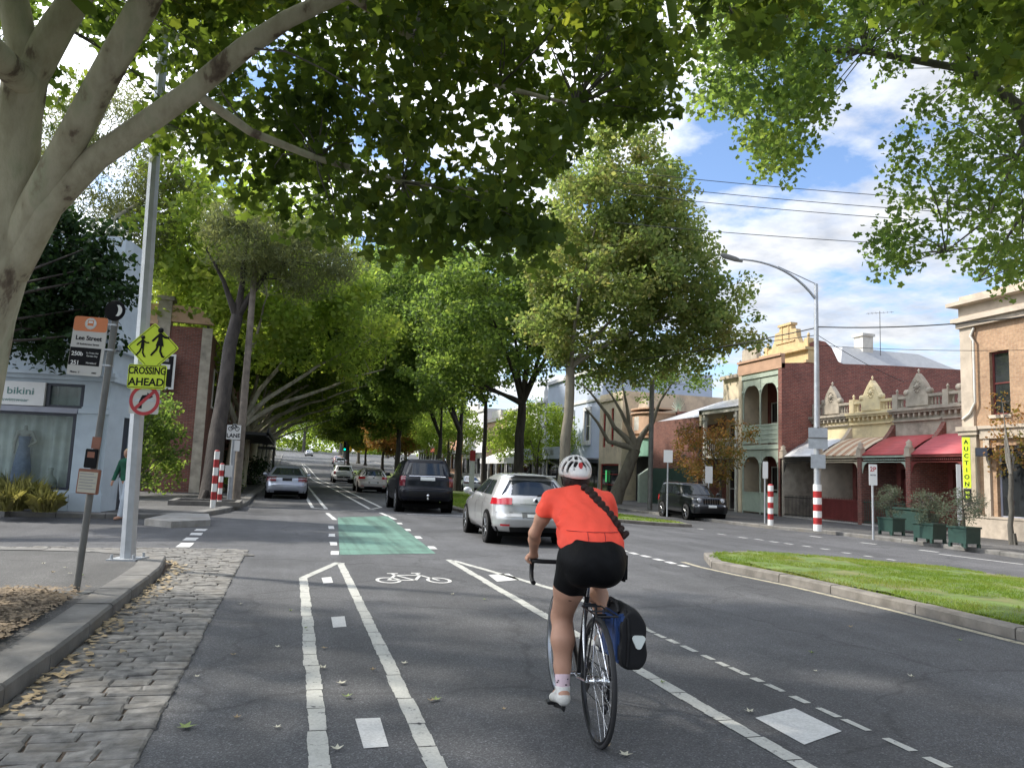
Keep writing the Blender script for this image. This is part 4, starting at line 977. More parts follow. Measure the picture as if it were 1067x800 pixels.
# jersey
j=SDF((-.34,.0,.95),(.34,.8,1.45),.0065); torso(j,.012,.05); j.chain([(0,.21,1.02),(0,.29,1.09)],[.147,.136],.05,(1.22,.86,1))
for sh,el,wr in ARM: j.chain([sh,tuple(Vector(sh).lerp(Vector(el),.62))],[.064,.056],.04)
rj=random.Random(2)
for k in range(9):   # folds: low smooth ridges
    z=1.03+k*.022; x=rj.uniform(-.06,.06); yb=.16+ (z-1.0)*.95
    j.cone((x-.14,yb-.015+rj.uniform(-.01,.01),z),(x+.12,yb-.015+rj.uniform(-.01,.01),z+rj.uniform(-.02,.02)),.010,.007,.035)
for sh,el,wr in ARM:
    e=Vector(sh).lerp(Vector(el),.52); d=(Vector(el)-Vector(sh)).normalized(); s=1 if e.x>0 else -1
    X,Y,Z=np.meshgrid(*j.ax,indexing='ij',sparse=True); D=((X-e.x)*d.x+(Y-e.y)*d.y+(Z-e.z)*d.z); side=np.minimum(D,(s*X-.185))   # cut only beyond the sleeve end, outside the trunk
    j.F=np.maximum(j.F,side.astype(np.float32))
j.cut((0,.2,1.02),(0,.45,-1)); j.cut((0,.58,1.335),(0,.5,1))
X,Y,Z=np.meshgrid(*j.ax,indexing='ij',sparse=True)
low=np.clip((1.22-Z)/.12,0,1); side=np.clip((np.abs(X)-.04)/.14,0,1)
wr=np.sin(62*Z+14*X+2.4*np.sin(17*X+1)+1.5*np.sin(26*Z))*(.0042*low*(.4+.6*side))+np.sin(34*Z-38*np.abs(X)+2*np.sin(9*Z))*.0028*np.clip((Z-1.12)/.1,0,1)*side+np.sin(75*X+20*Z+2*np.sin(30*Z))*.0016
j.F=j.F+wr.astype(np.float32); j.mesh('jersey','jersey',rider)
m=MB(); pth=[]
for x in np.linspace(-.15,.15,15):   # back pocket seam
    for yy in np.arange(.02,.7,.003):
        if j.val((x,yy,1.115))<0: pth.append((x,yy-.002,1.115)); break
m.tube(pth,.0022,4); m.build('pocket_seam','pole_red',rider)
for s in (-1,1):
    pth=[]
    for z in np.linspace(1.045,1.115,6):
        for yy in np.arange(.02,.7,.003):
            if j.val((s*.05,yy,z))<0: pth.append((s*.05,yy-.002,z)); break
    m=MB(); m.tube(pth,.002,4); m.build('pocket_seam','pole_red',rider)
c=MB(); c.lathe([(.06,-.02),(.064,.0),(.062,.018),(.054,.022),(.05,.0)],(0,0,0),28,'z',0,True); o=c.build('collar','jersey',rider); o.location=(0,.575,1.328); o.rotation_euler=(R(-32),0,0)
# shorts
sh_=SDF((-.3,-.05,.5),(.3,.8,1.2),.0065); sh_.chain([(0,.18,.99),(0,.29,1.095)],[.136,.128],.05,(1.22,.86,1)); sh_.ell((0,.145,.94),(.158,.14,.13),.05)
for s,(hip,kn,an) in LEG:
    sh_.ell((s*.075,.125,.93),(.097,.11,.12),.04); q=Vector(hip).lerp(Vector(kn),.62); sh_.chain([hip,tuple(q)],[.115,.09],.03)
for s,(hip,kn,an) in LEG:
    q=Vector(hip).lerp(Vector(kn),.56); d=(Vector(kn)-Vector(hip)).normalized(); X,Y,Z=np.meshgrid(*sh_.ax,indexing='ij',sparse=True)
    D=((X-q.x)*d.x+(Y-q.y)*d.y+(Z-q.z)*d.z); sh_.F=np.maximum(sh_.F,np.minimum(D,s*X-.0+0*Y+0*Z).astype(np.float32))
X,Y,Z=np.meshgrid(*sh_.ax,indexing='ij',sparse=True); sh_.F=sh_.F+(np.sin(50*Z+30*X+2*np.sin(19*X))*.0013).astype(np.float32)
sh_.cut((0,.22,1.10),(0,-.25,1)); sh_.mesh('shorts','shorts',rider)
m=MB(); m.rbox(.165,.2,.13,.27,.84,1.0,.012); m.build('hip_pocket','shorts',rider)
# socks and shoes
for s,(hip,kn,an) in LEG:
    an=Vector(an); kn=Vector(kn); up=(kn-an).normalized()
    m=MB(); m.tube([an-up*.03,an+up*.03,an+up*.075,an+up*.08],[.041,.0405,.046,.043],16); 
    for kk in range(5):
        a=kk*1.3; p=an+up*(.02+.01*kk)+Vector((math.cos(a)*.04,-abs(math.sin(a))*.04-.0,0)); m.sphere(tuple(p),.006,1,5,(1.4,1,.7))
    m.build('sock',['sock','frame_black'],rider)
    q=SDF(tuple(an+Vector((-.08,-.11,-.14))),tuple(an+Vector((.08,.26,.06))),.005)
    h=an+Vector((0,-.03,-.045)); t=an+Vector((s*.01,.14,-.085)); q.cone(tuple(h),tuple(an+Vector((0,.05,-.05))),.042,.04,.02,(.95,1,1)).cone(tuple(an+Vector((0,.05,-.055))),tuple(t),.04,.034,.02,(1.1,1,.85)); q.cone(tuple(an),tuple(an+Vector((0,0,.0))),.044,k=.02)
    q.cut((0,0,h.z-.036),(0,-.25,-1)); q.cut(tuple(an+Vector((0,0,.02))),(0,0,1)); q.mesh('shoe','shoe',rider)
    m=MB(); m.tube([h+Vector((0,-.012,-.037)),an+Vector((0,.05,-.093)),t+Vector((0,.02,-.027))],[.034,.03,.034],12,flat=.3); m.build('sole','black_plastic',rider)
# helmet
hc=(0,.648,1.462); q=SDF((-.15,.47,1.36),(.15,.84,1.6),.0035); q.ell(hc,(.103,.142,.098),.01); q.cone((0,.55,1.44),(0,.53,1.43),.06,.05,.03,(1.1,1,.7))
q.cut((0,.65,1.425),(0,.12,-1))
def hp(az,el,k=.97): a=R(az);e=R(el); return (hc[0]+.103*k*math.sin(a)*math.cos(e),hc[1]-.142*k*math.cos(a)*math.cos(e),hc[2]+.098*k*math.sin(e))
for s in (-1,1):
    for az0,el0,az1,el1,r in [(20,-2,15,30,.013),(44,-6,34,30,.0145),(70,-6,60,28,.015),(98,0,88,26,.012),(128,2,122,28,.012),(14,46,18,74,.011),(48,44,52,68,.014),(88,42,90,66,.011),(130,42,128,68,.011)]:
        q.cone(hp(s*az0,el0),hp(s*az1,el1),r,k=.002,op='s')
q.cone(hp(180,30),hp(180,70),.011,k=.002,op='s'); q.cone(hp(0,62),hp(0,80),.01,k=.002,op='s')
q.ell(hc,(.09,.129,.085),.002,'s'); q.mesh('helmet','helmet_white',rider)
m=MB(); m.sphere(hc,.1,0,12,(.86,1.23,.81)); o=m.build('helmet_liner','black_plastic',rider)
q=SDF((-.13,.47,1.37),(.13,.84,1.46),.004); q.ell((0,.648,1.43),(.1,.136,.03),.01); q.ell((0,.648,1.41),(.09,.125,.05),.002,'s'); q.cut((0,.65,1.42),(0,.12,-1)); q.mesh('helmet_rim','helmet_grey',rider)
m=MB(); m.rbox(-.013,.013,.498,.515,1.455,1.51,.005); m.build('helmet_light','red_plastic',rider)
for s in (-1,1): tubes('helmet_strap','black_plastic',[([(s*.088,.66,1.44),(s*.07,.69,1.37),(s*.03,.7,1.345)],.004)],rider)
# hair: nape and plait over the right shoulder
q=SDF((-.14,.45,1.25),(.14,.8,1.5),.005); q.ell((0,.612,1.40),(.088,.08,.062),.02); q.ell((0,.595,1.365),(.06,.055,.05),.03); q.ell((.015,.55,1.345),(.03,.03,.03),.02); q.mesh('hair','hair',rider)
path=[]
for t in np.linspace(0,1,13):
    x=.02+.175*t**1.0; z=1.345-.25*t; y=.5
    for yy in np.arange(.05,.75,.004):
        if j.val((min(x,.17),yy,z))<0: y=yy; break
    path.append((x,min(y,.56)-.014,z))
pp=[path[0]]
for a in path[1:]: pp.append((a[0],.5*pp[-1][1]+.5*a[1],a[2]))
q=SDF((-.06,.05,1.02),(.3,.7,1.42),.004)
for i in range(20):
    t=i/19*12; k=min(int(t),11); a=Vector(pp[k]).lerp(Vector(pp[k+1]),t-k); off=.010*(1 if i%2 else -1); rad=.0235-.006*i/19
    if i==16: rad=.010
    q.cone((a.x+off*1.2,a.y,a.z+.012),(a.x-off*.5,a.y-.004,a.z-.012),rad,rad*.7,.004)
q.mesh('plait','hair',rider)
m=MB(); rh=random.Random(8)
for i in range(46):
    k=rh.randint(0,11); a=Vector(pp[k]); a+=Vector((rh.uniform(-.02,.02),-.012,rh.uniform(-.02,.02))); b=a+Vector((rh.uniform(-.03,.03),rh.uniform(-.012,0),rh.uniform(-.05,-.01))); m.tube([a,a.lerp(b,.5)+Vector((rh.uniform(-.01,.01),-.004,0)),b],.0012,3)
for i in range(40):
    a=Vector((rh.uniform(-.07,.07),.55,rh.uniform(1.35,1.40))); b=a+Vector((rh.uniform(-.03,.03),-.02,rh.uniform(-.05,-.01))); m.tube([a,b],.0012,3)
m.build('loose_hair','hair',rider)
m=MB(); a=pp[0]; m.tube([(a[0]-.022,a[1]+.0,a[2]),(a[0],a[1]-.022,a[2]+.004),(a[0]+.022,a[1],a[2])],.006,6); m.build('hair_tie','helmet_grey',rider)
# ================================================================ BUILDINGS
def part(mb,name,mat,root,bevel=0): return mb.build(name,mat,root,bevel)
def wall_openings(mb,x0,x1,z0,z1,holes,y=0,t=.3,mi=0):
    """wall in the xz plane at depth y..y+t with rectangular holes (x0,x1,z0,z1)"""
    xs=sorted({x0,x1,*[h[0] for h in holes],*[h[1] for h in holes]}); zs=sorted({z0,z1,*[h[2] for h in holes],*[h[3] for h in holes]})
    for a,b in zip(xs[:-1],xs[1:]):
        run=None
        for c,d in zip(zs[:-1],zs[1:]):
            cx,cz=(a+b)/2,(c+d)/2; hole=any(h[0]<cx<h[1] and h[2]<cz<h[3] for h in holes)
            if not hole:
                if run is None: run=[c,d]
                else: run[1]=d
            elif run: mb.box(a,b,y,y+t,run[0],run[1],mi); run=None
        if run: mb.box(a,b,y,y+t,run[0],run[1],mi)
    return mb
def window(root,x0,x1,z0,z1,y,frame='off_white',glass='window_glass',mull=1,trans=0,d=.05,name='window',fw=.06):
    m=MB(); m.box(x0,x1,y,y+d,z1-fw,z1); m.box(x0,x1,y,y+d,z0,z0+fw); m.box(x0,x0+fw,y,y+d,z0+fw,z1-fw); m.box(x1-fw,x1,y,y+d,z0+fw,z1-fw)
    for i in range(1,mull+1):
        if mull and i<=mull: 
            z=z0+(z1-z0)*i/(mull+1); m.box(x0+fw,x1-fw,y+.005,y+d-.005,z-.025,z+.025)
    w=m.build(name,frame,root); g=MB(); g.box(x0+fw*.5,x1-fw*.5,y+d*.6,y+d*.6+.01,z0+fw*.5,z1-fw*.5); g.build('pane',glass,w); return w
def balusters(m,x0,x1,y,z0,z1,step=.16,r=.035,mi=0):
    n=max(1,int((x1-x0)/step))
    for i in range(n):
        x=x0+(i+.5)*(x1-x0)/n; m.lathe([(r*.5,z0),(r,z0+(z1-z0)*.35),(r*.45,z0+(z1-z0)*.6),(r*.7,z1)],(x,y,0),6,'z',mi)
def fleur(m,x,y,z,s,mi=0):
    m.lathe([(.02*s,0),(.09*s,.03*s),(.1*s,.08*s),(.05*s,.13*s),(.11*s,.22*s),(.12*s,.3*s),(.06*s,.4*s),(.001,.48*s)],(x,y,z),8,'z',mi)
KX=24.3  # plane of the street front on the right
RB=-PI/2
def rloc(Y,X=KX): return (X,Y,gz(X,Y)+.115)
def scroll_wall(m,x0,x1,d0,d1,z0,z1,zlow,zhigh,mi=0):
    """party wall fin whose top sweeps from zlow at the street to zhigh at the house"""
    pts=[(d0,z0),(d1,z0),(d1,zhigh)]
    for i in range(9):
        t=i/8; pts.append((d1-(d1-d0)*t,zlow+(zhigh-zlow)*(1-t)**2.2))
    m.prism(pts,'x',x0,x1,mi)
def awning(m,w,d0,d1,zl,zh,stripes=None,x0=0,mi=(0,1)):
    n=10; 
    segs=1 if not stripes else stripes
    for k in range(segs):
        a=x0+w*k/segs; b=x0+w*(k+1)/segs
        for i in range(n):
            t0,t1=i/n,(i+1)/n; f=lambda t:(d0+(d1-d0)*t, zl+(zh-zl)*(1-(1-t)**1.5))
            y0,z0=f(t0);y1,z1=f(t1); m.add([(a,y0,z0),(b,y0,z0),(b,y1,z1),(a,y1,z1),(a,y0,z0-.03),(b,y0,z0-.03),(b,y1,z1-.03),(a,y1,z1-.03)],[(0,1,2,3),(7,6,5,4),(0,4,5,1),(1,5,6,2),(3,7,4,0)],mi[k%2],True)
FACE_=-yaw-.35
def terrace(Y0,Y1,label,wall,aw,awn_stripe,fence,door,chim,ped='grey_stucco',frieze='cream_wall'):
    w=Y1-Y0; r=thing('terrace_house',label,'house',rloc(Y1),RB,'single storey terrace row'); D=1.9
    m=MB(); wall_openings(m,0,w,0,3.7,[(.35,w*.40,0,2.5),(w*.5,w-.3,.7,2.5)],D,.3); part(m,'porch_wall','maroon_wall',r); m=MB(); m.box(0,w,D,D+.3,3.702,4.95); part(m,'wall',wall,r)  # verandah shade is put into the dark maroon of the porch wall
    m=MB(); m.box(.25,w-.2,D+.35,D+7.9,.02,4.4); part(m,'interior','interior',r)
    f=MB(); f.box(.4,w*.40-.05,D+.12,D+.17,.02,2.1); f.box(.55,w*.4-.2,D+.1,D+.12,.3,.9); f.box(.55,w*.4-.2,D+.1,D+.12,1.1,1.9); part(f,'door',door,r)
    window(r,w*.5,w-.3,.7,2.5,D+.08,'off_white',mull=1)
    # patterned screen panels beside window
    m=MB()
    for k in range(9):
        z=.75+k*.19; m.prism([(w*.5-.26,z),(w*.5-.13,z-.085),(w*.5,z),(w*.5-.13,z+.085)],'y',D-.02,D-.005)
    part(m,'lattice_panel','off_white',r)
    # fins
    for x0,x1 in ((-.14,.1),):
        m=MB(); scroll_wall(m,x0,x1,.0,D-.003,0,0,3.2,4.5); part(m,'party_wall',fence[1],r)
        m=MB(); m.box(x0-.04,x1+.04,-.06,.26,2.95,3.05); m.box(x0-.02,x1+.02,-.04,.22,3.05,3.3); m.lathe([(.14,0),(.17,.06),(.1,.14),(.13,.24),(.001,.36)],((x0+x1)/2,.09,3.3),10); part(m,'pier_cap','stone_stucco',r)
    m=MB(); awning(m,w-.2,.02,D-.01,3.05,3.98,awn_stripe,.1); part(m,'verandah_roof',list(aw),r)
    m=MB(); m.box(.1,w-.14,.05,.13,2.93,3.045); m.box(.1,w-.14,.06,.1,2.72,2.75)
    n=int((w-.3)/.1)
    for k in range(n): x=.15+(w-.35)*(k+.5)/n; m.lathe([(.001,-.02),(.03,-.02),(.03,.02),(.001,.02)],(x,.08,2.83),6,'y')
    for s,x in ((1,.1),(-1,w-.14)):
        m.prism([(x,2.72),(x+s*.32,2.72),(x+s*.14,2.62),(x+s*.05,2.4),(x,2.25)],'y',.06,.09)
    part(m,'frieze',frieze,r)
    # fence
    m=MB(); m.box(.1,w-.14,.08,.11,.12,.16); m.box(.1,w-.14,.08,.11,.98,1.02)
    if fence[0]=='solid': m.box(.1,w-.14,.12,.15,.1,1.05); 
    n=int(w/.12)
    for k in range(n): x=.14+(w-.3)*(k+.5)/n; m.cyl((x,.095,.05),(x,.095,1.12),.011,5)
    part(m,'fence',fence[2],r)
    m=MB(); m.box(.1,w-.14,0,D,0,.06); part(m,'verandah_floor','concrete',r)
    # cornice, parapet, pediment
    m=MB(); m.box(-.06,w-.065,D-.22,D,4.95,5.05); m.box(-.06,w-.065,D-.3,D,5.05,5.16); m.box(0,w-.065,D-.12,D,4.6,4.66)
    for k in range(int(w/.3)): x=.1+k*.3; m.box(x,x+.1,D-.18,D-.001,4.8,4.948)
    part(m,'cornice',ped,r)
    m=MB(); m.box(0,w-.065,D,D+.28,4.953,5.25); m.box(0,w-.065,D-.03,D+.28,5.62,5.74)
    m.box(-.02,.28,D-.06,D+.3,5.162,5.85); m.box(w*.5-.62,w*.5+.62,D-.05,D+.28,5.252,5.72)
    for a,b in ((.28,w*.5-.62),(w*.5+.62,w-.065)): balusters(m,a,b,D+.1,5.25,5.62,.17,.05)
    for a in (.13,): fleur(m,a,D+.1,5.85,.55)
    part(m,'parapet',ped,r)
    m=MB(); cx=w*.5; zb=5.742
    P=[(cx-.62,zb),(cx+.62,zb)]; 
    for t in np.linspace(0,1,9): P.append((cx+.62*(1-t)**1.0-.0+.08*math.sin(PI*t),zb+.95*t))
    for t in np.linspace(1,0,9)[1:]: P.append((cx-.62*(1-t)-.08*math.sin(PI*t),zb+.95*t))
    m.prism(P,'y',D-.02,D+.24)
    for s in (-1,1): m.lathe([(.001,-.1),(.13,-.1),(.15,0),(.13,.1),(.001,.1)],(cx+s*.62,D+.05,zb+.14),14,'y')
    fleur(m,cx,D+.1,zb+.95,.45)
    for a in np.linspace(0,2*PI,12,endpoint=False): m.sphere((cx+math.cos(a)*.17,D-.03,zb+.36+math.sin(a)*.25),.035,0,5)
    m.lathe([(.001,-.06),(.1,-.05),(.12,.0)],(cx,D-.03,zb+.36),12,'y')
    part(m,'pediment',ped,r)
    m=MB(); m.prism([(D+.3,4.4),(D+8,4.0),(D+4.,5.1)],'x',.0,w-.065); part(m,'roof','roof_metal',r)
    if chim:
        m=MB(); m.box(w-.75,w-.05,D+2.5,D+3.2,4.6,6.9); part(m,'chimney','tan_brick',r); 
        m=MB(); m.box(w-.82,w+.02,D+2.43,D+3.27,6.9,7.05); m.box(w-.78,w-.02,D+2.47,D+3.23,7.05,7.15); m.lathe([(.1,0),(.12,.25),(.08,.3)],(w-.4,D+2.85,7.15),10); part(m,'chimney_cap','bluestone',r)
    return r
YB=[23.0,25.8,28.6,31.4,34.2]
terrace(YB[0],YB[1],'single storey terrace with deep red verandah roof, nearest the brown corner building','stone_stucco',('awning_red2','awning_red2'),None,('open','red_brick','maroon'),'maroon',True,'grey_stucco','maroon')
terrace(YB[1],YB[2],'single storey terrace with dull red verandah roof and weathered grey parapet','grey_stucco',('awning_red','awning_red'),None,('open','old_brick','dark_green'),'maroon',True,'grey_stucco','pale_green')
terrace(YB[2],YB[3],'single storey terrace painted pale yellow with striped verandah roof','pale_yellow',('awning_cream','awning_stripe'),9,('solid','stone_stucco','maroon'),'dark_green',False,'pale_yellow','cream_wall')
terrace(YB[3],YB[4],'single storey terrace with white verandah roof beside the two storey brick side wall','pale_yellow',('awning_white','awning_white'),None,('open','grey_stucco','iron'),'maroon',False,'grey_stucco','iron')
# --- two storey terrace with green balcony
def balcony_house(Y0,Y1,label,main=True,name='balcony_terrace'):
    w=Y1-Y0; r=thing(name,label,'house',rloc(Y1),RB); D=1.7; wallm='maroon_wall' if main else 'cream_wall'; lace='lace_green' if main else 'off_white'; up='yellow_stucco' if main else 'cream_wall'
    m=MB(); wall_openings(m,.302,w-.302,0,8.05,[(.5,1.4,0,2.6),(w*.55,w-.5,.6,2.7),(.5,1.4,3.9,6.2),(w*.55,w-.5,3.9,6.2)],D,.3); part(m,'front_wall',wallm,r)
    for a,b,c,d in ((.5,1.4,0,2.6),(w*.55,w-.5,.6,2.7),(.5,1.4,3.9,6.2),(w*.55,w-.5,3.9,6.2)): window(r,a,b,c,d,D+.1,'off_white',mull=1,name='window')
    # side wall (brick) with stepped sweeping parapet, local x=w side
    def wz(px,py):
        p=onY(px,py,Y0); return (p[0]-KX,p[2]-r.location.z)
    prof=[(0,-.3),(9,-.3)]; 
    prof=[(0,-.2),(14,-.2),(14,8.5),(7,8.3),(3.8,8.15),(3.5,8.25),(3.3,8.6),(3.1,8.95),(2.7,9.25),(2.2,9.3),(1.72,9.1),(1.7,8.05),(0,7.9)]
    m=MB(); m.prism(prof,'x',w-.3,w); part(m,'side_wall','red_brick' if main else 'cream_wall',r)
    m=MB(); m.box(0,.3,0,D-.003,0,7.9); part(m,'wing_wall','cream_wall',r); m=MB(); m.box(0,.3,D,13,0,6.6); part(m,'party_wall','cream_wall',r)
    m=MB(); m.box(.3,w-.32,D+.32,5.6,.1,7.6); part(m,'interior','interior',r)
    m=MB(); m.box(.3,w-.302,.05,D-.004,3.55,3.7); m.box(.3,w-.302,0,.12,3.45,3.56); part(m,'balcony_floor',lace,r); m=MB(); m.box(.3,w-.302,0.,.1,7.35,7.553); m.box(.3,w-.302,.05,D-.004,7.552,7.65); part(m,'verandah_ceiling',lace,r)
    m=MB(); m.box(.0,w,-.02,.2,7.652,8.3); m.box(-.05,w+.02,-.1,.2,8.302,8.42); part(m,'verandah_fascia','tan_render' if main else 'off_white',r)
    for x in (.38,w*.5,w-.4):
        m=MB(); 
        for z0,z1 in ((0,3.4),(3.72,7.3)): m.cyl((x,.08,z0),(x,.08,z1),.05,10); m.lathe([(.05,0),(.1,.08),(.1,.14),(.05,.2)],(x,.08,z1-.75),10)
        part(m,'post',lace,r)
    for x0,x1 in ((.38,w*.5),(w*.5,w-.4)):
        for zt in (3.42,7.33):
            m=MB(); m.box(x0+.05,x1-.05,.06,.1,zt-.35,zt-.003); k=12
            for s,xx in ((1,x0+.05),(-1,x1-.05)):
                P=[(xx,zt-.35),(xx+s*.6,zt-.35)]+[(xx+s*.6*(1-math.sin(t)),zt-.35-.75*(1-math.cos(t))) for t in np.linspace(0.15,PI/2,8)]
                m.prism(P,'y',.065,.095)
            part(m,'lace_valance',lace,r)
        m=MB(); m.box(x0+.05,x1-.05,.05,.11,4.72,4.79); m.box(x0+.05,x1-.05,.06,.1,3.78,3.83)
        n=12
        for i in range(n):
            x=x0+.1+(x1-x0-.2)*(i+.5)/n; m.box(x-.055,x-.035,.07,.09,3.83,4.72); m.box(x+.035,x+.055,.07,.09,3.83,4.72)
            for z in (4.0,4.25,4.5): m.lathe([(.001,-.01),(.05,-.01),(.05,.01),(.001,.01)],(x,.08,z),8,'y')
        m.box(x0+.05,x1-.05,.085,.09,3.83,4.72); part(m,'balustrade',lace,r)
        m=MB(); m.box(x0+.05,x1-.05,.05,.1,.1,1.1); m.box(x0+.05,x1-.05,.03,.12,1.1,1.16); part(m,'ground_fence','pale_green' if main else 'off_white',r)
    # parapet on the house wall
    m=MB(); m.box(-.05,w+.05,D-.25,D+.32,8.052,8.2); m.box(-.02,w+.02,D-.1,D+.3,8.2,8.75); m.box(-.08,w+.08,D-.32,D+.35,8.75,8.9); part(m,'cornice',up,r)
    m=MB(); cx=w*.5; z=8.9
    P=[(cx-1.7,z),(cx+1.7,z),(cx+1.7,z+.25),(cx+1.25,z+.35),(cx+1.0,z+.75),(cx+.95,z+1.15),(cx+.55,z+1.2),(cx+.5,z+1.45),(cx-.5,z+1.45),(cx-.55,z+1.2),(cx-.95,z+1.15),(cx-1.0,z+.75),(cx-1.25,z+.35),(cx-1.7,z+.25)]
    m.prism(P,'y',D-.05,D+.25); m.box(cx-.6,cx+.6,D-.12,D+.3,z+1.45,z+1.58); m.box(cx-.85,cx+.85,D-.1,D+.28,z+.5,z+.58)
    for s in (-1,1): 
        m.box(cx+s*1.8-.16,cx+s*1.8+.16,D-.08,D+.3,z,z+.5); fleur(m,cx+s*1.8,D+.1,z+.5,.7); m.box(cx+s*.3-.05,cx+s*.3+.05,D-.09,D-.05,z+.6,z+1.4)
    part(m,'pediment',up,r)
    m=MB(); m.prism([(D+.4,7.9),(3.8,7.9),(3.4,8.1)],'x',.3,w-.3); part(m,'front_roof','roof_metal',r)
    return r
b=balcony_house(YB[4],38.2,'two storey terrace with pale green iron lace balcony and stepped yellow pediment')
rr_=b; w_=38.2-YB[4]
m=MB(); m.prism([(6.6,6.6),(13.9,6.6),(12.4,7.75),(7.4,7.75)],'x',.3,w_-.02)
m2=MB(); V=[(w_-.32,3.9,8.1),(w_-.32,13.2,8.1),(.3,13.2,8.1),(.3,3.9,8.1),(w_-1.5,5.0,9.4),(w_-1.5,10.2,9.4),(1.2,10.2,9.4),(1.2,5.0,9.4)]; m2.add(V,[(0,1,5,4),(1,2,6,5),(2,3,7,6),(3,0,4,7),(4,5,6,7)]); part(m2,'rear_roof','roof_metal',rr_)
m=MB(); m.box(w_-2.0,w_-1.3,6.2,6.9,8.4,10.1); m.box(w_-2.08,w_-1.22,6.12,6.98,10.1,10.25); part(m,'chimney','off_white',rr_)
m=MB(); m.cyl((w_-1.2,7.3,9.0),(w_-1.2,7.3,11.6),.02,6); m.cyl((w_-1.7,6.8,11.5),(w_-.7,7.8,11.5),.012,5)
for k in range(7): 
    t=-.6+k*.2; m.cyl((w_-1.2+t*.7-.2,7.3+t*.7+.2,11.5),(w_-1.2+t*.7+.2,7.3+t*.7-.2,11.5),.008,4)
part(m,'television_aerial','dark_pole',rr_)
def cream_house(Y0,Y1):
    w=Y1-Y0; r=thing('cream_terrace','plain cream two storey house with metal verandah roof, partly hidden by the small autumn tree','house',rloc(Y1),RB); D=1.7
    holes=[(.6,1.5,0,2.5),(w*.55,w-.6,.6,2.5),(.6,1.5,3.4,5.2),(w*.55,w-.6,3.4,5.2)]
    m=MB(); wall_openings(m,0,w-.01,0,8.0,holes,D,.3); part(m,'front_wall','cream_wall',r)
    for h in holes: window(r,*h,D+.1,'off_white',mull=1)
    m=MB(); m.box(.3,w-.1,D+.35,6,.1,7.8); part(m,'interior','interior',r)
    m=MB(); m.box(0,.3,0,D-.003,0,6.0); part(m,'wing_wall','cream_wall',r)
    m=MB(); m.box(.3,w-.02,.02,D-.004,3.0,3.15); part(m,'verandah_floor','off_white',r)
    for x in (.5,w-.35): m=MB(); m.box(x-.1,x+.1,.05,.25,0,5.7); m.box(x-.16,x+.16,.0,.3,5.35,5.5); part(m,'post','off_white',r)
    m=MB(); m.box(0,w-.02,.0,.2,5.7,5.95); part(m,'fascia','off_white',r)
    m=MB(); m.prism([(-.1,5.95),(D-.01,5.95),(D-.01,6.7)],'x',.0,w-.02); part(m,'verandah_roof','roof_metal',r)
    m=MB(); 
    for k in range(18): x=.35+k*(w-.5)/18; m.box(x,x+.03,.08,.11,3.15,4.1)
    m.box(.3,w-.1,.06,.13,4.1,4.16); part(m,'balustrade','off_white',r)
    m=MB(); cx=w-1.5; z=8.0; m.box(0,w-.02,D-.25,D+.3,8.002,8.2); m.prism([(cx-1.3,8.2),(cx+1.3,8.2),(cx+1.2,8.7),(cx+.8,8.8),(cx+.7,9.6),(cx-.7,9.6),(cx-.8,8.8),(cx-1.2,8.7)],'y',D-.05,D+.25)
    for a in (-1.15,-.6,.6,1.15): fleur(m,cx+a,D+.1,8.7 if abs(a)>1 else 9.6,.8)
    part(m,'pediment','stone_stucco',r)
cream_house(38.2,42.6)
# --- brown corner building on the right edge
def brown():
    Y1=23.0; w=18; r=thing('corner_building','tan brick two storey corner building at the right edge, stone pilasters and tall windows','building',rloc(Y1),RB)
    H=8.6; holes=[(1.15,1.95,4.4,6.7),(2.85,3.65,4.4,6.7),(4.6,5.4,4.4,6.7),(1.3,3.0,.75,3.3),(3.5,5.5,.75,3.3)]
    m=MB(); wall_openings(m,0,w,0,H,holes,0.,.35); m.box(.001,.35,.353,11,0,H); part(m,'wall','tan_brick',r)
    m=MB(); m.box(.4,w,.7,11,.1,H-.2); part(m,'interior','interior',r)
    for h in holes:
        up=h[2]>4
        window(r,*h,.14,'maroon' if up else 'grey_trim',mull=1 if up else 0,name='window',fw=.07)
        m=MB(); m.box(h[0]-.06,h[1]+.06,-.06,.02,h[2]-.12,h[2]-.002); part(m,'sill','stone_stucco',r)
    m=MB(); m.box(-.04,w,-.07,0,0,.7) ; m.box(-.06,w,-.1,.0,.702,.78); part(m,'plinth','stone_stucco',r)
    m=MB(); m.box(-.04,.6,-.12,0,.782,3.7); m.box(-.12,.7,-.2,0,3.7,3.85); m.box(-.17,.75,-.26,0,3.85,4.02); m.box(-.02,.5,-.1,0,4.02,7.75); part(m,'pilaster','stone_stucco',r)
    m=MB(); m.box(.85,1.1,-.09,0,.782,3.7); part(m,'pilaster','stone_stucco',r); m=MB(); m.box(5.6,6.1,-.1,0,.782,7.7); part(m,'pilaster','stone_stucco',r)
    m=MB(); m.box(.76,w,-.14,0,3.55,3.9); m.box(.76,w,-.22,0,3.9,4.02); part(m,'string_course','stone_stucco',r)
    m=MB(); m.box(-.1,w,-.2,.0,7.752,7.95); m.box(-.2,w,-.35,.0,7.95,8.12); m.box(-.3,w,-.45,.36,8.6,8.74); m.box(-.05,w,-.1,-.002,8.12,8.6); m.box(-.05,w,-.05,.36,8.74,9.0); part(m,'cornice','stone_stucco',r)
    m=MB(); m.tube([(.62,-.1,7.7),(.5,-.14,7.4),(.62,-.14,7.2),(.62,-.14,4.9),(.4,-.16,4.5),(.05,-.14,4.3)],.045,8); part(m,'downpipe','off_white',r)
    m=MB(); m.box(.9,1.4,-.5,-.2,2.9,3.2); part(m,'wall_light','dark_trim',r)
    return r
br=brown()
au=thing('auction_sign','tall yellow vertical auction board fixed to the corner pilaster','sign',(KX-.42,22.55,rloc(22.62)[2]+1.75),FACE_-.45); au.scale=(.9,.9,.88)
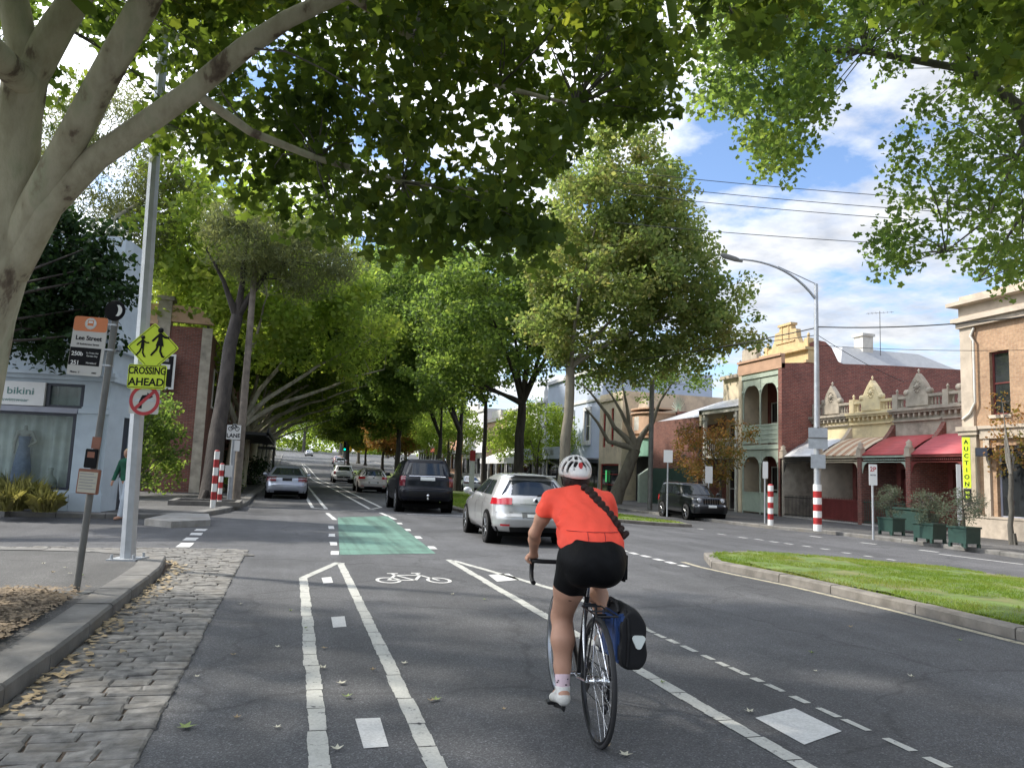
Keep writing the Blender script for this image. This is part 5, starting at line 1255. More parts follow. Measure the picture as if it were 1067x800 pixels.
m=MB(); m.box(-.14,.14,-.05,.0,0,2.1); part(m,'board','sign_yellow',au); m=MB(); m.box(-.14,.14,-.05,.0,-.55,-.03); part(m,'lower_board','sign_black',au)
for k,ch in enumerate('AUCTION'): text(ch,.24,'sign_black',au,(0,-.055,1.9-k*.29),name='letter',bold=.004)
for k,(dx,dz) in enumerate(((0,-.2),(.02,-.38))): 
    m=MB(); m.box(-.08+dx,.08,-.056,-.05,dz-.05,dz+.06); part(m,'lower_panel','sign_yellow',au)
# --- brick building behind the autumn tree
r=thing('brick_building','dark red brick building with iron roof behind the autumn tree','building',rloc(49.),RB); w=6.8
m=MB(); m.prism([(0,-.2),(14,-.2),(14,5.5),(9,7.3),(4,7.1),(2.0,6.0),(1.0,5.2),(0,5.0)],'x',w-.35,w); part(m,'side_wall','red_brick',r)
m=MB(); m.box(0,w-.352,0,.3,0,5.6); part(m,'front_wall','old_brick',r)
m=MB(); m.box(.2,w-.4,.4,13,.1,5.2); part(m,'interior','interior',r)
m=MB(); m.add([(0,.2,5.6),(w-.36,.2,5.6),(w-.36,6,7.6),(0,6,7.6),(w-.36,13,5.6),(0,13,5.6)],[(0,1,2,3),(3,2,4,5)]); part(m,'roof','roof_metal',r)
m=MB(); 
for k in range(14):
    a=PI*k/13; m.prism([(w-3+math.cos(a-.05)*.2,6.1+math.sin(a-.05)*.2),(w-3+math.cos(a)*1.0,6.1+math.sin(a)*1.),(w-3+math.cos(a+.05)*.2,6.1+math.sin(a+.05)*.2)],'y',-.06,-.01)
part(m,'sunburst_ornament','pale_green',r)
m=MB(); m.box(.3,w-.6,-.06,-.005,.0,2.4); part(m,'green_hoarding','dark_green',r)
# --- corner bay building with mint band
r=thing('bay_building','corner building with curved peach and mint green bay beside the parked four wheel drive','building',rloc(53.),RB); w=4
m=MB(); n=14; P=[(w*.5+1.7*math.cos(a),.6-.9*math.sin(a)) for a in np.linspace(0,PI,n)]
m.prism(P+[(.3,2.0),(w-.3,2.0)],'z',3.25,4.5,0)
part(m,'mint_band','mint',r)
m=MB(); m.prism(P+[(.3,2.0),(w-.3,2.0)],'z',4.5,6.4,0); Q=[(w*.5+1.85*math.cos(a),.6-1.05*math.sin(a)) for a in np.linspace(0,PI,n)]
for z in (4.55,4.85,6.3,6.6): m.prism(Q+[(.2,1.9),(w-.2,1.9)],'z',z,z+.1)
part(m,'bay','peach',r)
m=MB(); m.prism([(w*.5+1.2*math.cos(a),.6-.92*math.sin(a)) for a in np.linspace(0.2,PI-.2,n)],'z',5.1,6.1); part(m,'bay_window','off_white',r)
m=MB(); m.box(0,w,2.002,8,0,6.5); part(m,'wall','old_brick',r); m=MB(); m.box(.3,w-.3,.6,1.99,.02,3.2); part(m,'entrance','interior',r)
m=MB(); m.prism([(-.6,0),(.9,0),(.9,2.9),(-.6,1.9)],'x',w-.9,w-.6); part(m,'slanted_fin','pale_green',r)
m=MB(); m.prism([(w*.5-.9,6.72),(w*.5+.9,6.72),(w*.5+.5,7.2),(w*.5,7.4),(w*.5-.5,7.2)],'y',.2,.5); part(m,'gable','stone_stucco',r)
# --- cream building with red windows
r=thing('red_window_building','cream building with tall narrow red windows behind the pale plane tree','building',rloc(57.6,KX-.4),RB); w=4.4
holes=[(.7,1.25,4.0,7.0),(2.3,2.85,4.0,7.0),(.4,3.9,.3,2.7)]
m=MB(); wall_openings(m,0,w,0,8.2,holes,0,.3); m.box(w-.3,w,.303,9,0,8.2); m.box(0,.3,.303,9,0,8.2); m.box(-.05,w+.05,-.12,.0,7.6,7.8); part(m,'wall','cream_wall',r)
m=MB(); m.box(.35,w-.35,.5,9,.1,8); part(m,'interior','interior',r)
for h in holes: window(r,*h,.08,'pole_red',mull=2,fw=.13)
m=MB(); m.box(1.5,1.75,-.04,-.003,1.3,2.2); part(m,'neon_sign','neon_green',r)
# --- pale blue cellars building
r=thing('cellars_building','pale blue two storey shop with lettered awning fascia behind the plane tree','building',rloc(71.5,KX-.2),RB); w=13.9
holes=[(2.3,3.5,4.6,7.2),(6.2,7.4,4.6,7.2),(10.2,11.4,4.6,7.2),(.6,w-.6,.3,2.8)]
m=MB(); wall_openings(m,0,w,0,10.6,holes,0,.3); m.box(w-.3,w,.303,10,0,10.6); part(m,'wall','cellar_blue',r)
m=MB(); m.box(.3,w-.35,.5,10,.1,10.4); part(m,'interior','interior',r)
for h in holes[:3]:
    window(r,*h,.08,'off_white',mull=1,fw=.1); m=MB(); m.box(h[0]-.25,h[1]+.25,-.12,-.005,h[2]-.3,h[2]); m.box(h[0]-.25,h[1]+.25,-.12,-.005,h[3],h[3]+.3); m.box(h[0]-.25,h[0],-.1,-.005,h[2],h[3]); m.box(h[1],h[1]+.25,-.1,-.005,h[2],h[3]); part(m,'window_surround','white_wall',r)
for k in range(5): window(r,.6+k*2.54,.6+(k+1)*2.54-.1,.3,2.8,.08,'dark_trim',mull=0,name='shop_window')
m=MB(); m.box(-.1,w+.1,-.2,.0,10.4,10.7); m.box(0,w,-.1,.0,7.9,8.1); part(m,'cornice','white_wall',r)
m=MB(); m.box(0,w,-3.0,-.003,3.05,3.15); part(m,'awning','grey_trim',r); m=MB(); m.box(0,w,-3.05,-2.98,3.0,4.0); part(m,'fascia','cellar_blue',r)
text('RATHDOWNE  CELLARS',.62,'text_grey',r,(7.6,-3.06,3.5),name='fascia_lettering',bold=.008)
for x in (1,5,9,13): 
    m=MB(); m.cyl((x,-2.9,0),(x,-2.9,3.04),.06,8); part(m,'awning_post','off_white',r)
m=MB(); m.prism([(9.2,2.9),(12.6,2.2),(12.6,2.15),(9.2,2.85)],'y',-2.9,-.6); part(m,'canvas_blind','off_white',r)
# --- white verandah shop further on
r=thing('white_shop','white shop with ornate parapet and corrugated verandah, far right of the trees','building',rloc(86,KX-.2),RB); w=14
holes=[(1+k*2.6,2.0+k*2.6,4.6,6.6) for k in range(5)]+[(.5,w-.5,.2,2.7)]
m=MB(); wall_openings(m,0,w,0,9,holes,0,.3); m.box(w-.3,w,.303,10,0,9); m.box(0,w,-.25,0,8.7,8.95); part(m,'wall','white_wall',r)
m=MB(); m.box(.3,w-.35,.5,10,.1,8.8); part(m,'interior','interior',r)
for h in holes[:5]: window(r,*h,.08,'off_white',mull=1)
for k in range(6): window(r,.5+k*2.16,.5+(k+1)*2.16-.1,.2,2.7,.08,'dark_trim',mull=0,name='shop_window')
m=MB(); awning(m,w,-3.,-.01,3.0,4.1,None,0); m.box(0,w,-3.05,-2.99,2.6,3.2); part(m,'verandah_roof',['white_wall','white_wall'],r)
m=MB(); m.lathe([(.25,0),(.3,.2),(.18,.35),(.22,.8),(.1,1.5),(.15,1.6),(.001,2.2)],(w-1,.3,9),10); part(m,'finial','white_wall',r)
for x in (.3,3.6,7,10.4,13.6):
    m=MB(); m.cyl((x,-2.95,0),(x,-2.95,2.6),.07,8); part(m,'verandah_post','white_wall',r)
# --- simple far rows, each building with windows and an awning
def far_building(Y0,Y1,X,side,H,wallm,label,trim='off_white',awn='roof_metal'):
    w=Y1-Y0; rz=RB if side>0 else PI/2; yy=Y1 if side>0 else Y0
    r=thing('shop_building',label,'building',(X,yy,gz(X,yy)+.1),rz); n=max(2,int(w/3))
    holes=[(w*(k+.3)/n,w*(k+.7)/n,H*.5,H*.5+1.6) for k in range(n)]+[(w*(k+.1)/n,w*(k+.9)/n,.4,2.6) for k in range(n)]
    m=MB(); wall_openings(m,0,w,-1.5,H,holes,0,.3); m.box(0,.3,.303,9,-1.5,H); m.box(w-.3,w,.303,9,-1.5,H); part(m,'wall',wallm,r)
    m=MB(); m.box(.35,w-.35,.5,9,0,H-.3); part(m,'interior','interior',r)
    for i,h in enumerate(holes): window(r,*h,.1,trim if i<n else 'dark_trim',mull=1 if i<n else 0)
    m=MB(); m.box(-.05,w+.05,-.2,.0,H-.4,H-.1); m.box(w*.3,w*.7,-.05,.25,H+.002,H+.9); part(m,'parapet',trim,r)
    m=MB(); m.box(0,w,-2.8,-.003,3.0,3.12); m.box(0,w,-2.85,-2.8,2.9,3.4); part(m,'awning',awn,r)
for a in [(86.5,97,KX,1,8,'peach','far peach shop past the white verandah shop','off_white','off_white'),(98,110,KX,1,9,'white_wall','far white shop row on the right side of the street','off_white','roof_metal'),(111,125,KX,1,7.5,'tan_render','far orange rendered shop on the right of the street','off_white','awning_red'),(126,150,KX,1,9,'white_wall','farthest white building on the right side of the rise','cream_wall','roof_metal'),
  (60,78,-5.5,-1,8.5,'cream_wall','cream building deep in tree shade on the left side','off_white','iron'),(79,100,-5.5,-1,8,'old_brick','old brick shops behind the left street trees','off_white','iron'),(101,135,-5.5,-1,7,'white_wall','long pale building far along the left side','off_white','roof_metal')]: far_building(*a)
# ================================================================ LEFT: pale blue corner shop
c0=G(103,533,.12); SH=R(-10)
sp=thing('blue_shop','pale blue corner shop with curtained display window and dark framed transom','building',(c0[0],c0[1],.115),SH); sp.scale=(1,1,.79)
# local: x negative to the left along the front, y into the building
W=9.0
holes=[(-6.38,-.74,.62,2.98),(-6.38,-.62,3.15,3.9)]
m=MB(); wall_openings(m,-W,0.,0,8.7,holes,0,.35); part(m,'front_wall','shop_blue',sp)
m=MB(); m.box(-.35,0.,.353,1.0,0,8.7); m.box(-.35,0,1.0,1.6,3.0,8.7); m.box(-.35,0,1.6,2.0,0,8.7); part(m,'side_wall','shop_blue',sp)
m=MB(); m.box(-.3,-.1,1.0,1.6,.02,3.0); part(m,'side_door','dark_trim',sp)
m=MB(); m.box(-W,.06,-.10,-.002,3.9+.12,4.15); m.box(-W,.14,-.2,-.002,4.15,4.27); m.box(-W,.1,-.06,-.002,4.9,5.0); m.box(-W,.16,-.22,-.002,5.0,5.16); m.box(.003,.12,-.15,2.0,4.02,4.2); m.box(.003,.16,-.2,2.0,5.0,5.16); part(m,'cornice','shop_blue',sp)
m=MB(); m.box(-.7,.05,-.07,-.003,.0,.55); m.box(-W,-.72,-.05,-.003,0,.5); part(m,'plinth','shop_blue',sp)
m=MB(); m.box(-.6,-.1,-.05,-.002,.56,2.998); m.box(-.68,.05,-.09,-.002,3.0,3.14); m.box(-.62,-.02,-.07,-.002,3.14,3.2); part(m,'pilaster','shop_blue',sp)
m=MB(); m.box(-6.4,-.72,-.06,.1,2.98,3.06); m.box(-6.4,-.72,-.04,.1,3.06,3.15); part(m,'transom_rail','grey_trim',sp)
def framebox(root,x0,x1,z0,z1,y,mat,fw,name,depth=.08):
    m=MB(); m.box(x0,x1,y,y+depth,z1-fw,z1); m.box(x0,x1,y,y+depth,z0,z0+fw); m.box(x0,x0+fw,y,y+depth,z0+fw,z1-fw); m.box(x1-fw,x1,y,y+depth,z0+fw,z1-fw); return part(m,name,mat,root)
wf=framebox(sp,-6.35,-.76,.63,2.97,.02,'dark_trim',.07,'display_window'); m=MB(); m.box(-6.3,-.8,.09,.095,.66,2.94); part(m,'pane','shop_glass',wf)
tf=framebox(sp,-6.35,-.64,3.16,3.89,.02,'dark_trim',.07,'transom_window'); m=MB(); m.box(-6.3,-.69,.09,.095,3.2,3.85); part(m,'pane','shop_glass',tf)
m=MB(); m.box(-1.5,-1.42,.0,.1,3.2,3.85); part(m,'mullion','dark_trim',tf)
m=MB(); n=150; pts=[]
for i in range(n+1): x=-6.3+5.55*i/n; pts.append((x,.62+.045*math.sin(i*.95)+.03*math.sin(i*.41+1)))
V=[(x,y,.66) for x,y in pts]+[(x,y,2.95) for x,y in pts]; m.add(V,[(i,i+1,n+2+i,n+1+i) for i in range(n)],0,True)
V=[(x,y,3.17) for x,y in pts]+[(x,y,3.88) for x,y in pts]; m.add(V,[(i,i+1,n+2+i,n+1+i) for i in range(n)],0,True); part(m,'curtain','curtain',sp)
m=MB(); m.box(-6.4,-1.1,.36,.95,.55,.62); m.box(-W,-.4,1.2,1.9,.1,8.5); part(m,'window_floor','interior',sp)
m=MB(); m.box(-4.2,-1.52,-.06,.015,3.17,3.9); part(m,'sign_board','sign_white',sp)
text('french bikini',.3,'text_green',sp,(-2.5,-.065,3.6),name='sign_lettering',bold=.002); text('lingerie  -  swimwear',.15,'text_green',sp,(-2.5,-.065,3.33),name='sign_lettering')
for x in (-7.6,-4.9,-2.2): framebox(sp,x-.5,x+.5,5.8,8.0,-.03,'off_white',.1,'upper_window'); m=MB(); m.box(x-.42,x+.42,-.02,-.004,5.88,7.92); part(m,'upper_pane','window_glass',sp)
SM=Matrix.Translation(sp.location)@Matrix.Rotation(SH,4,'Z')
mq=thing('mannequin','headless pale mannequin in a long grey-blue dress behind the shop window','mannequin',tuple(SM@Vector((-2.05,.34,.5))),SH)
q=SDF((-.4,-.2,.6),(.4,.2,1.6),.012); q.chain([(0,0,1.0),(0,0,1.12),(0,0,1.3)],[.1,.08,.1],.03,(1.15,.7,1)); q.cone((-.13,0,1.36),(.13,0,1.36),.05,k=.04); q.cone((0,0,1.38),(0,0,1.5),.045,.04,.03)
q.chain([(-.16,0,1.36),(-.22,0,1.1),(-.2,-.03,.85)],[.042,.035,.025],.02); q.chain([(.16,0,1.36),(.28,0,1.14),(.14,-.05,1.02)],[.042,.035,.025],.02); q.mesh('figure','mannequin',mq)
m=MB(); m.lathe([(.24,0),(.22,.3),(.16,.8),(.115,1.05),(.13,1.2),(.14,1.26)],(0,0,0),24); part(m,'dress','dress_grey',mq)
bt=thing('vase','small pale bottle shaped vase beside the mannequin in the shop window','vase',tuple(SM@Vector((-1.35,.32,.5))),SH); m=MB(); m.lathe([(.14,0),(.17,.05),(.15,.22),(.06,.33),(.05,.42),(.07,.5),(.001,.52)],(0,0,0),18); part(m,'vessel','off_white',bt); m=MB(); m.lathe([(.165,.09),(.166,.17)],(0,0,0),18); part(m,'paper_band','sign_grey',bt)
# red brick building beyond the side wall with chimney
bp=onY(163,520,37.)
r=thing('brick_house','dark red brick building with tall rendered chimney beyond the blue shop','building',(-7.2,35.5,.1),0); r.scale=(1,1,.9)
m=MB(); m.box(0,3.6,0,.3,0,7.9); part(m,'front_wall','old_brick',r); m=MB(); m.box(3.3,3.6,.303,22,0,7.7); part(m,'wall','old_brick',r)
m=MB(); m.box(-.1,1.4,-.1,.5,7.9,8.1); m.prism([(0,8.1),(3.65,8.1),(3.5,8.35),(3.0,8.9),(0,8.9)],'y',.0,.25); part(m,'parapet','peach',r)
m=MB(); m.box(1.35,1.9,-.06,.6,7.3,9.1); m.box(1.27,1.98,-.14,.68,9.1,9.3); part(m,'chimney','grey_stucco',r)
m=MB(); m.box(.2,3.25,.5,21,.1,7.6); part(m,'interior','interior',r)
m=MB(); m.box(3.2,3.62,-.05,-.003,0,7.9); part(m,'corner_pier','grey_stucco',r)
for k in range(5): window(r,3.62-.0,3.63,3,4.5,1.5,'off_white') if False else None
m=MB()
for k in range(5): m.box(3.603,3.66,2+k*3.6,3.3+k*3.6,4.2,6.2)
for k in range(5):
    f=MB(); f.box(3.603,3.65,2+k*3.6,3.3+k*3.6,4.2,6.2); fr=part(f,'window','off_white',r); g=MB(); g.box(3.652,3.66,2.1+k*3.6,3.2+k*3.6,4.3,6.1); part(g,'pane','window_glass',fr)
m=MB(); m.box(3.603,6.2,3,20,3.0,3.15); m.box(6.1,6.2,3,20,2.9,3.4); part(m,'awning','iron',r)
q_=onY(166,405,35.2); BSX=float(q_[0]); BSZ=float(q_[2])
bs=thing('black_shop_sign','black projecting shop sign with white border on the brick wall','sign',(BSX,35.2,BSZ),0)
m=MB(); m.box(-.55,.55,-.06,.0,0,1.5); part(m,'border','sign_white',bs); m=MB(); m.box(-.46,.46,-.075,-.062,.09,1.41); part(m,'face','sign_black',bs); m=MB(); m.box(.0,.35,-.082,-.077,.85,1.05); part(m,'white_mark','sign_white',bs); m=MB(); m.lathe([(.001,-.082),(.12,-.082),(.12,-.076)],(.1,0,.55),16,'y'); part(m,'round_mark','sign_grey',bs)
# ================================================================ TREES AND PLANTS
LT={}
def _star(k,amp,seed):
    return np.array(leaf_shape(k,seed,amp))
LT['plane']=_star(5,.68,3)*.5
LT['kite']=np.array([(0,-.5),(.36,0),(0,.5),(-.36,.05)])
LT['slim']=np.array([(0,-.5),(.11,-.1),(0,.5),(-.11,-.1)])
LT['tri']=np.array([(-.45,-.4),(.2,-.5),(.45,.1),(.05,.5),(-.35,.25)])
def leaf_mesh(name,C,size,shape,mat,parent,up=.6,curl=.25,droop=0.,seed=0):
    rg=np.random.default_rng(seed); n=len(C); T=LT[shape]; k=len(T)
    nz=rg.normal(size=(n,3)); nz/=np.linalg.norm(nz,axis=1)[:,None]; nz[:,2]+=up; nz/=np.linalg.norm(nz,axis=1)[:,None]
    t=rg.normal(size=(n,3)); t[:,2]-=droop; t-=nz*(t*nz).sum(1)[:,None]; t/=np.linalg.norm(t,axis=1)[:,None]; b=np.cross(nz,t)
    s=size*rg.uniform(.6,1.25,n); V=C[:,None,:]+ (T[None,:,0,None]*b[:,None,:]+T[None,:,1,None]*t[:,None,:])*s[:,None,None]
    V+= nz[:,None,:]*((np.abs(T[:,0])[None,:]*curl+ (T[:,1]**2)[None,:]*curl*.8)*s[:,None])[:,:,None]
    F=np.arange(n*k).reshape(n,k); return nmesh(name,V.reshape(-1,3),F,mat,parent)
def cluster_points(cl,per,seed,flat=.7):
    rg=np.random.default_rng(seed); out=[]
    for c,r in cl:
        m=max(3,int(per*(r**2)*rg.uniform(.7,1.3))); p=rg.normal(size=(m,3)); p/=np.linalg.norm(p,axis=1)[:,None]; p*=(rg.uniform(0,1,m)**.45)[:,None]*r; p[:,2]*=flat
        out.append(np.array(c)+p)
    return np.concatenate(out)
def ell_clusters(ells,n,rs,seed,inner=.45):
    rg=np.random.default_rng(seed); vol=[e[3]*e[4]*e[5] for e in ells]; tot=sum(vol); out=[]
    for e,v in zip(ells,vol):
        m=max(2,int(n*v/tot)); p=rg.normal(size=(m,3)); p/=np.linalg.norm(p,axis=1)[:,None]; p*=(inner+(1-inner)*rg.uniform(0,1,m)**.6)[:,None]
        for q in p: out.append(((e[0]+q[0]*e[3],e[1]+q[1]*e[4],e[2]+q[2]*e[5]),rg.uniform(*rs)))
    return out
def bend(a,b,n,amt,rr,sag=0):
    a=Vector(a);b=Vector(b);L=(b-a).length; off=Vector((rr.uniform(-1,1),rr.uniform(-1,1),rr.uniform(.2,1)))*L*amt; pts=[]
    for i in range(n+1):
        t=i/n; pts.append(a.lerp(b,t)+off*math.sin(PI*t)+Vector((rr.uniform(-1,1),rr.uniform(-1,1),rr.uniform(-1,1)))*L*.012*(0<i<n))
    return pts
def twigs(parent,limbs,clusters,rr,mat,frac=.6,r0=.03,name='branch',maxd=9.):
    nodes=[(Vector(p),r) for L,R_ in limbs for p,r in zip(L,R_)][2:]; m=MB()
    for c,_ in clusters:
        if rr.random()>frac: continue
        c=Vector(c); cand=[x for x in nodes if x[0].z<c.z+.8] or nodes; p,r=min(cand,key=lambda x:(x[0]-c).length)
        if (p-c).length>maxd: continue
        q=bend(p,c,4,.1,rr); rs=max(min(r*.45,r0*(.6+.12*(p-c).length)),.012); m.tube(q,[rs*(1-.75*i/4) for i in range(5)],5,cap=False)
    if m.v:
        o=m.build('branches',mat,parent); return o
def tree(name,label,base,spec,group=None,seed=1,cat='tree'):
    """spec: th fork height, tr trunk radius, top (dx,dy,z) of the trunk, ells crown ellipsoids in local metres, n clusters, rs, per, leaf, shape, mat, bark, limbs"""
    rr=random.Random(seed); x,y=base[:2]; z=gz(x,y)+(base[2] if len(base)>2 else .1); t=thing(name,label,cat,(x,y,z),0,group)
    S=spec; cl=ell_clusters(S['ells'],S['n'],S['rs'],seed,S.get('inner',.45)); fork=Vector(S['fork'])
    m=MB(); tr=S['tr']; P=bend((0,0,-.2),fork,6,S.get('bendy',.02),rr); m.tube(P,[tr*1.5,tr*1.12,tr*1.0,tr*.95,tr*.9,tr*.86,tr*.8],14); 
    # a root flare
    for k in range(6): a=2*PI*k/6+rr.uniform(-.3,.3); m.tube([(math.cos(a)*tr*.6,math.sin(a)*tr*.6,.35),(math.cos(a)*tr*1.5,math.sin(a)*tr*1.5,-.1)],[tr*.5,tr*.3],6)
    m.build('trunk',S['bark'],t); limbs=[(P,[tr*.8]*len(P))]
    tg=S.get('limbs') or [tuple(np.array(e[:3])+np.array([rr.uniform(-.5,.5)*e[3],rr.uniform(-.5,.5)*e[4],rr.uniform(-.2,.6)*e[5]])) for e in S['ells'] for _ in range(3)]
    for L in tg:
        L=[fork]+[Vector(p) for p in (L if isinstance(L,list) else [L])]; pts=[]
        for a,b in zip(L[:-1],L[1:]): pts+=bend(a,b,4,.05,rr)[:-1]
        pts.append(L[-1]); k=len(pts); lr=S.get('lr',.5)*tr; R_=[lr*(1-.82*i/(k-1))*(1.0 if i else 1.25) for i in range(k)]
        m=MB(); m.tube(pts,R_,9); m.build('limb',S.get('lbark',S['bark']),t); limbs.append((pts,R_))
    twigs(t,limbs,cl,rr,S.get('lbark',S['bark']),S.get('tw',.4),S.get('twr',.03))
    C=cluster_points(cl,S['per'],seed,S.get('flat',.7)); leaf_mesh('crown',C,S['leaf'],S.get('shape','kite'),S['mat'],t,S.get('up',.6),droop=S.get('droop',0.),seed=seed); return t
def inpoly(px,py,poly):
    c=False;j=len(poly)-1
    for i in range(len(poly)):
        xi,yi=poly[i];xj,yj=poly[j]
        if (yi>py)!=(yj>py) and px<(xj-xi)*(py-yi)/(yj-yi)+xi: c=not c
        j=i
    return c
def L_(base,px,py,d): 
    v=PT(px,py,d); return (v.x-base[0],v.y-base[1],v.z-base[2]-gz(base[0],base[1]))
# ---------- 1. the near plane tree on the left
tb=(-3.15,6.9,.13); t=thing('plane_tree','big near plane tree leaning in from the left edge with mottled cream bark','tree',(tb[0],tb[1],tb[2]))
def LL(px,py,d): return Vector(L_(tb,px,py,d))
m=MB(); tp=[Vector((-.25,-.2,-.2)),Vector((-.12,-.1,.6)),LL(-30,420,7.3),LL(-14,330,7.4),LL(4,262,7.4),LL(14,200,7.35),LL(21,120,7.3),LL(28,70,7.3)]
m.tube(tp,[.37,.28,.25,.24,.25,.205,.185,.19],20); m.build('trunk','bark_plane',t)
lim=[([LL(28,75,7.3),LL(12,-10,7.2),LL(-30,-160,7.1),LL(-60,-330,7.2)],[.15,.13,.11,.07]),
 ([LL(30,80,7.3),LL(62,25,7.3),LL(95,-25,7.4),LL(150,-120,7.6),LL(200,-260,8)],[.16,.14,.12,.1,.06]),
 ([LL(8,275,7.4),LL(38,215,7.3),LL(72,150,7.15),LL(108,82,7.0),LL(150,5,6.9),LL(185,-70,6.8),LL(230,-200,6.7)],[.17,.155,.135,.128,.125,.11,.07]),
 ([LL(12,285,7.4),LL(50,215,7.3),LL(100,165,7.25),LL(150,130,7.2),LL(200,95,7.15),LL(255,50,7.1),LL(300,20,7.1),LL(360,-8,7.1),LL(450,-60,7.2),LL(560,-150,7.4)],[.15,.13,.115,.11,.1,.095,.08,.07,.055,.035]),
 ([LL(28,90,7.3),LL(-40,20,6.),LL(-150,-80,4.5)],[.14,.11,.06]),
 ([LL(200,95,7.15),LL(262,138,7.6),LL(330,165,8.2),LL(420,190,8.6),LL(520,200,8.8)],[.05,.042,.035,.028,.015]),
 ([LL(360,-8,7.1),LL(430,40,7.6),LL(520,90,8.0),LL(600,110,8.2)],[.045,.04,.03,.015])]
for L,R_ in lim: m=MB(); m.tube(L,R_,14); m.build('limb','bark_plane',t)
POLY=[(-40,-60),(-40,40),(60,40),(60,150),(110,60),(140,90),(160,150),(215,150),(250,215),(300,235),(330,262),(360,235),(420,262),(450,288),(470,240),(520,255),(550,285),(572,250),(560,200),(585,172),(640,120),(685,122),(712,65),(690,15),(700,-60)]
rr=random.Random(4); cl=[]; 
def dens(px,py):
    if px<90: return .35
    if 90<=px<205 and 50<py<150: return .25
    if px<330 and py>140: return .6
    if 450<px<550 and 100<py<180: return .3
    if py<35 and px>330: return 1.0
    return .72
tries=0
while len(cl)<640 and tries<19000:
    tries+=1; px=rr.uniform(-40,715); py=rr.uniform(-60,292)
    if not inpoly(px,py,POLY) or rr.random()>dens(px,py): continue
    d=rr.uniform(6.8,10.5) if px>380 else rr.uniform(7.9,11.5); cl.append((tuple(LL(px,py,d)),rr.uniform(.2,.42)))
pts=cluster_points(cl,270,3,.8)
ov=ell_clusters([(1.6,1.2,5.9,6.2,6.2,2.4)],520,(.5,.9),5,.0)
ov=[(c,r) for c,r in ov if (lambda q,w_:(q[1]<-70 or q[0]<-70) and w_.length>4.2)(proj((c[0]+tb[0],c[1]+tb[1],c[2]+tb[2])),Vector((c[0]+tb[0],c[1]+tb[1],c[2]+tb[2]-CH)))]
pts2=cluster_points(ov,46,6,.7)
twigs(t,lim,cl,rr,'bark_grey',.3,.014,maxd=2.6)
leaf_mesh('crown',pts,.17,'plane','leaf_plane',t,.35,.3,seed=8); leaf_mesh('upper_crown',pts2,.26,'tri','leaf_plane',t,.5,.2,seed=9)
# ---------- 2. tree on the near median, trunk outside the frame on the right
tb=(10.9,6.2,.13); t=thing('oak_tree','fine leaved tree reaching in from the upper right corner over the near median','tree',tb)
m=MB(); m.tube([(0,0,-.2),(0,0,1.5),(-.1,.1,3.4)],[.38,.27,.24],14); m.build('trunk','bark_grey',t)
lim=[([Vector((-.1,.1,3.4)),LL(1120,180,11.5),LL(1065,120,11.5),LL(1010,80,11.5),LL(900,60,11.5),LL(800,60,11.5)],[.17,.12,.09,.06,.05,.02]),
 ([Vector((-.1,.1,3.4)),LL(1130,260,11.5),LL(1070,150,11.2),LL(1035,60,11)],[.12,.09,.05,.03]),([Vector((-.1,.1,3.4)),Vector((.6,-.5,6)),Vector((1,-.4,9))],[.18,.13,.06]),
 ([LL(1090,110,11.2),LL(1060,170,11.2),LL(1030,235,11.2),LL(985,270,11.2)],[.05,.03,.02,.008]),([LL(1100,150,11.2),LL(1066,230,11.2),LL(1020,300,11.3)],[.04,.025,.008])]
for L,R_ in lim: m=MB(); m.tube(L,R_,8); m.build('limb','bark_grey',t)
cl=[]; A=[(725,-60),(728,120),(770,150),(800,185),(830,195),(850,120),(880,60),(920,90),(950,75),(1000,70),(1075,60),(1075,-60)]; B=[(900,262),(935,205),(925,150),(960,100),(985,85),(1075,60),(1075,310),(1010,290),(980,262),(930,292)]
tries=0
while len(cl)<700 and tries<19000:
    tries+=1; px=rr.uniform(715,1080);py=rr.uniform(-60,312)
    a=inpoly(px,py,A); b=inpoly(px,py,B)
    if not(a or b): continue
    if b and rr.random()>(.45 if px<1000 else .62): continue
    if 870<px<1010 and 45<py<110 and rr.random()>.35: continue
    cl.append((tuple(LL(px,py,rr.uniform(10,13.5))),rr.uniform(.2,.42)))
pts=cluster_points(cl,330,13,.8); twigs(t,lim,cl,rr,'bark_grey',.35,.009,maxd=1.8); leaf_mesh('crown',pts,.115,'plane','leaf_mid',t,.5,.3,seed=18)
ov=ell_clusters([(.2,.5,8.6,4.2,4.5,2.6)],150,(.5,.9),15,.0); ov=[(c,r) for c,r in ov if (lambda q:q[1]<-50 or q[0]>1100)(proj((c[0]+tb[0],c[1]+tb[1],c[2]+tb[2])))]
leaf_mesh('upper_crown',cluster_points(ov,50,16,.7),.22,'tri','leaf_mid',t,.5,.2,seed=19)
